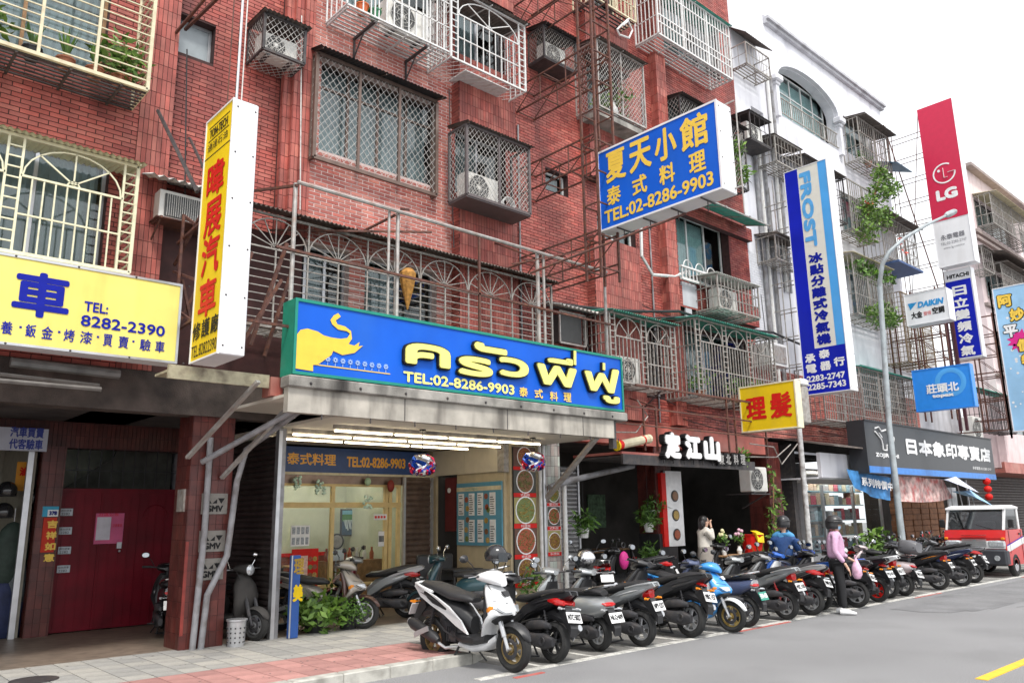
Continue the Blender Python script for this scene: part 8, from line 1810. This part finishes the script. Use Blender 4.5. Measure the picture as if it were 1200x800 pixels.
B().box(x0+1.5, x0+3.5, y0+.02, y1-.02, .62, .7).obj('cargo_floor', pTW, t)
for ya, yb in ((y0, y0+.03), (y1-.03, y1)): B().box(x0+1.5, x0+3.5, ya, yb, .6, 1.0).obj('cargo_side', pTW, t)
B().box(x0+.2, x0+3.4, y0+.2, y1-.2, .35, .55).obj('chassis', mBlack, t)
B().tube((x0+.5, y1-.15, zt_+.1), (x0+.9, y1-.05, zt_+.75), .008, 5).obj('aerial', mBlack, t)
# ------------------------------------------------------------------ small things at the left
a, c = onY(0, 527, 14.0), onY(57, 503, 14.0); t = T('signboard', 'pale blue lettered strip sign for car trade above the workshop door', 'sign', (a.x, 13.95, a.z)); B().box(a.x-1, c.x, 13.98, 14.03, a.z, c.z).obj('board', mat('pale_board', (.5, .53, .62), .6, var=.08), t)
mBI = mat('blue_ink', (.03, .05, .3), .5)
text('汽車買賣', (a.x+.1, 13.98, a.z+.2), UX, UZ, c.x-a.x-.16, .16, mBI, t, bold=.005); text('代客驗車', (a.x+.1, 13.98, a.z+.02), UX, UZ, c.x-a.x-.16, .16, mBI, t, bold=.005)
t = T('house_number', 'blue and white house number plate 378 beside the crimson gate', 'house number', (3.0, 14.02, 1.75)); a, c = onY(49, 605, 14.03), onY(69, 593, 14.03)
B().box(a.x, c.x, 14.02, 14.045, a.z, c.z).obj('plate', mWhT, t); B().box(a.x, a.x+.07, 14.015, 14.02, a.z, c.z).box(a.x+.07, c.x, 14.015, 14.02, c.z-.05, c.z).obj('band', mat('plate_blue', (.03, .35, .55), .5), t); text('378', (a.x+.09, 14.015, a.z+.02), UX, UZ, c.x-a.x-.11, c.z-a.z-.09, mNavyT, t, bold=.005)
t = T('couplet', 'red paper couplet with golden brush characters under the house number', 'paper', (3.0, 14.03, 1.2)); a, c = onY(47, 647, 14.03), onY(67, 606, 14.03); B().box(a.x, c.x, 14.025, 14.045, a.z, c.z).obj('paper', mat('red_paper', (.55, .03, .01), .7), t)
for k, s in enumerate('吉祥如意'): text(s, (a.x+.05, 14.025, c.z-.16-.165*k), UX, UZ, .15, .12, mGold, t, bold=.006)
for k, py in enumerate((600, 622, 645, 667)):
    a = onY(70+(-k*1.2), py+4, 14.17); t = T('small_plate', ['topmost', 'second', 'third', 'lowest'][k]+' of the four small pale notices down the left edge of the crimson gate', 'plate', (a.x, 14.17, a.z)); B().box(a.x, a.x+.18, 14.17, 14.185, a.z, a.z+.11).obj('plate', mat('pale_sticker', (.5, .55, .6), .6), t); text('請勿停車', (a.x+.01, 14.17, a.z+.06), UX, UZ, .15, .035, mInk, t); text('2282', (a.x+.02, 14.17, a.z+.01), UX, UZ, .12, .035, mInk, t)
# workshop interior
ws = T('workshop_interior', 'dim workshop room with hanging helmets seen at the far left', 'room', (1.5, 15, .12)); B().box(-1, 2.9, 16.4, 16.5, .12, 3.3).obj('back_wall', mat('workshop_wall', (.36, .34, .28), .8, var=.15), ws); B().box(2.84, 2.9, 14.2, 16.4, .12, 3.0).obj('side_wall', MAT['workshop_wall'], ws)
B().box(2.76, 2.84, 14.1, 14.16, .12, 2.9).obj('door_frame', mAlu, ws)
a = onY(27, 556, 14.6); t = T('paper_sign', 'small orange paper sign hanging in the workshop', 'sign', tuple(a)); B().box(a.x-.1, a.x+.1, 14.58, 14.6, a.z-.25, a.z+.2).obj('sheet', mat('orange_paper', (.7, .3, .02), .6), t); text('油', (a.x-.06, 14.58, a.z-.02), UX, UZ, .12, .14, mRedT, t, bold=.008)
for k, (px, py, lb) in enumerate(((38, 583, 'black glossy helmet hanging highest in the workshop'), (40, 600, 'black helmet hanging lower in the workshop'), (8, 575, 'dark helmet at the far left edge in the workshop'), (4, 600, 'second dark helmet at the far left edge in the workshop'))):
    a = onY(px, py, 14.5); h = T('helmet', lb, 'helmet', tuple(a), -1.2); B().ball((0, 0, 0), .16, .14, .15, 16, 10, 0, pi*.7).obj('shell', MAT['helmet_black'], h, local=True, smooth=True); B().torus((0, 0, -.07), .13, .012, 'z', 18, 5).obj('rim_trim', mEng, h, local=True)
for k, (px, py, w_, h_, c_, lb) in enumerate(((12, 650, .35, .5, (.03, .05, .04), 'dark jackets hanging in the workshop'), (22, 690, .3, .4, (.12, .14, .15), 'grey bag hanging in the workshop'), (8, 715, .5, .5, (.02, .03, .09), 'dark blue seat cover bundle low in the workshop'))):
    a = onY(px, py, 14.45); t = T('hanging_bundle', lb, 'bundle', tuple(a)); b = B(); b.ball(a, w_*.7, .12, h_, 12, 9); b.obj('cloth', mat(f'bundle_cloth_{k}', c_, .7, var=.3, bump=.6, bscale=14), t, smooth=True); B().bar(a+UZ*h_, a+UZ*(h_+.2), .01).obj('hook', mAlu, t)
t = T('bucket', 'pierced grey metal bucket at the foot of the drain pipes', 'bucket', (4.82, 10.9, .12)); a = V((4.82, 10.9, .12)); B().lathe([(.11, 0), (.125, .32), (.14, .33), (.14, .35), (.11, .35)], (a.x, a.y, .12), n=18).obj('body', mAlu, t, smooth=True)
b = B()
for i in range(12):
    for j in range(4): an = 2*pi*i/12; rr_ = .112+.012*j/3; b.ball((a.x+rr_*cos(an), a.y+rr_*sin(an), .18+.06*j), .012, n=5, m=4)
b.obj('hole', mBlack, t, kind='stuff')
for (px, py, n_, r_, lb, m_, sz) in ((372, 741, 520, .4, 'broad leaved bright green bush on the paving by the blue standing sign', mLeafY, .075), (412, 737, 1100, .34, 'small leaved round bush on the paving by the old scooter', mLeaf, .035)):
    a = onZ(px, py, .12); t = T('bush', lb, 'bush', (a.x, a.y, .12)); B().lathe([(.12, 0), (.17, .2), (.18, .2), (.15, .16)], (a.x, a.y+.1, .12), n=14).obj('pot', mBlack, t); b = B(); leaves(b, (a.x, a.y+.05, .4), r_, n_, sz, flat=.75, long=2.0 if sz > .05 else 1.6); b.obj('foliage', m_, t)
b = B(); a = onZ(400, 720, .12); leaves(b, (a.x, a.y, .6), .3, 150, .07); t = T('potted_plant', 'dark leggy plant rising behind the two low bushes', 'potted plant', tuple(a)); b.obj('foliage', mLeaf, t); B().lathe([(.1, 0), (.14, .22), (.12, .2)], (a.x, a.y, .12), n=12).obj('pot', mPot, t)
pipe([(11.3, 10.95, .12), (11.3, 10.95, 2.6)], .045, 'white pipe left of the dark restaurant opening', mWhiteP)

rg = random.Random(6); b = B()
for i in range(70):
    x, y = rg.uniform(2.2, 6.5), rg.uniform(8.3, 11.1); r_ = rg.uniform(.008, .02); b.lathe([(r_, 0), (r_*.6, .002)], (x, y, .1215), n=7)
tag(b.obj('gum_spots', mat('old_gum', (.09, .085, .08), .8)), 'dark gum spots trodden into the paving', 'gum', kind='stuff')
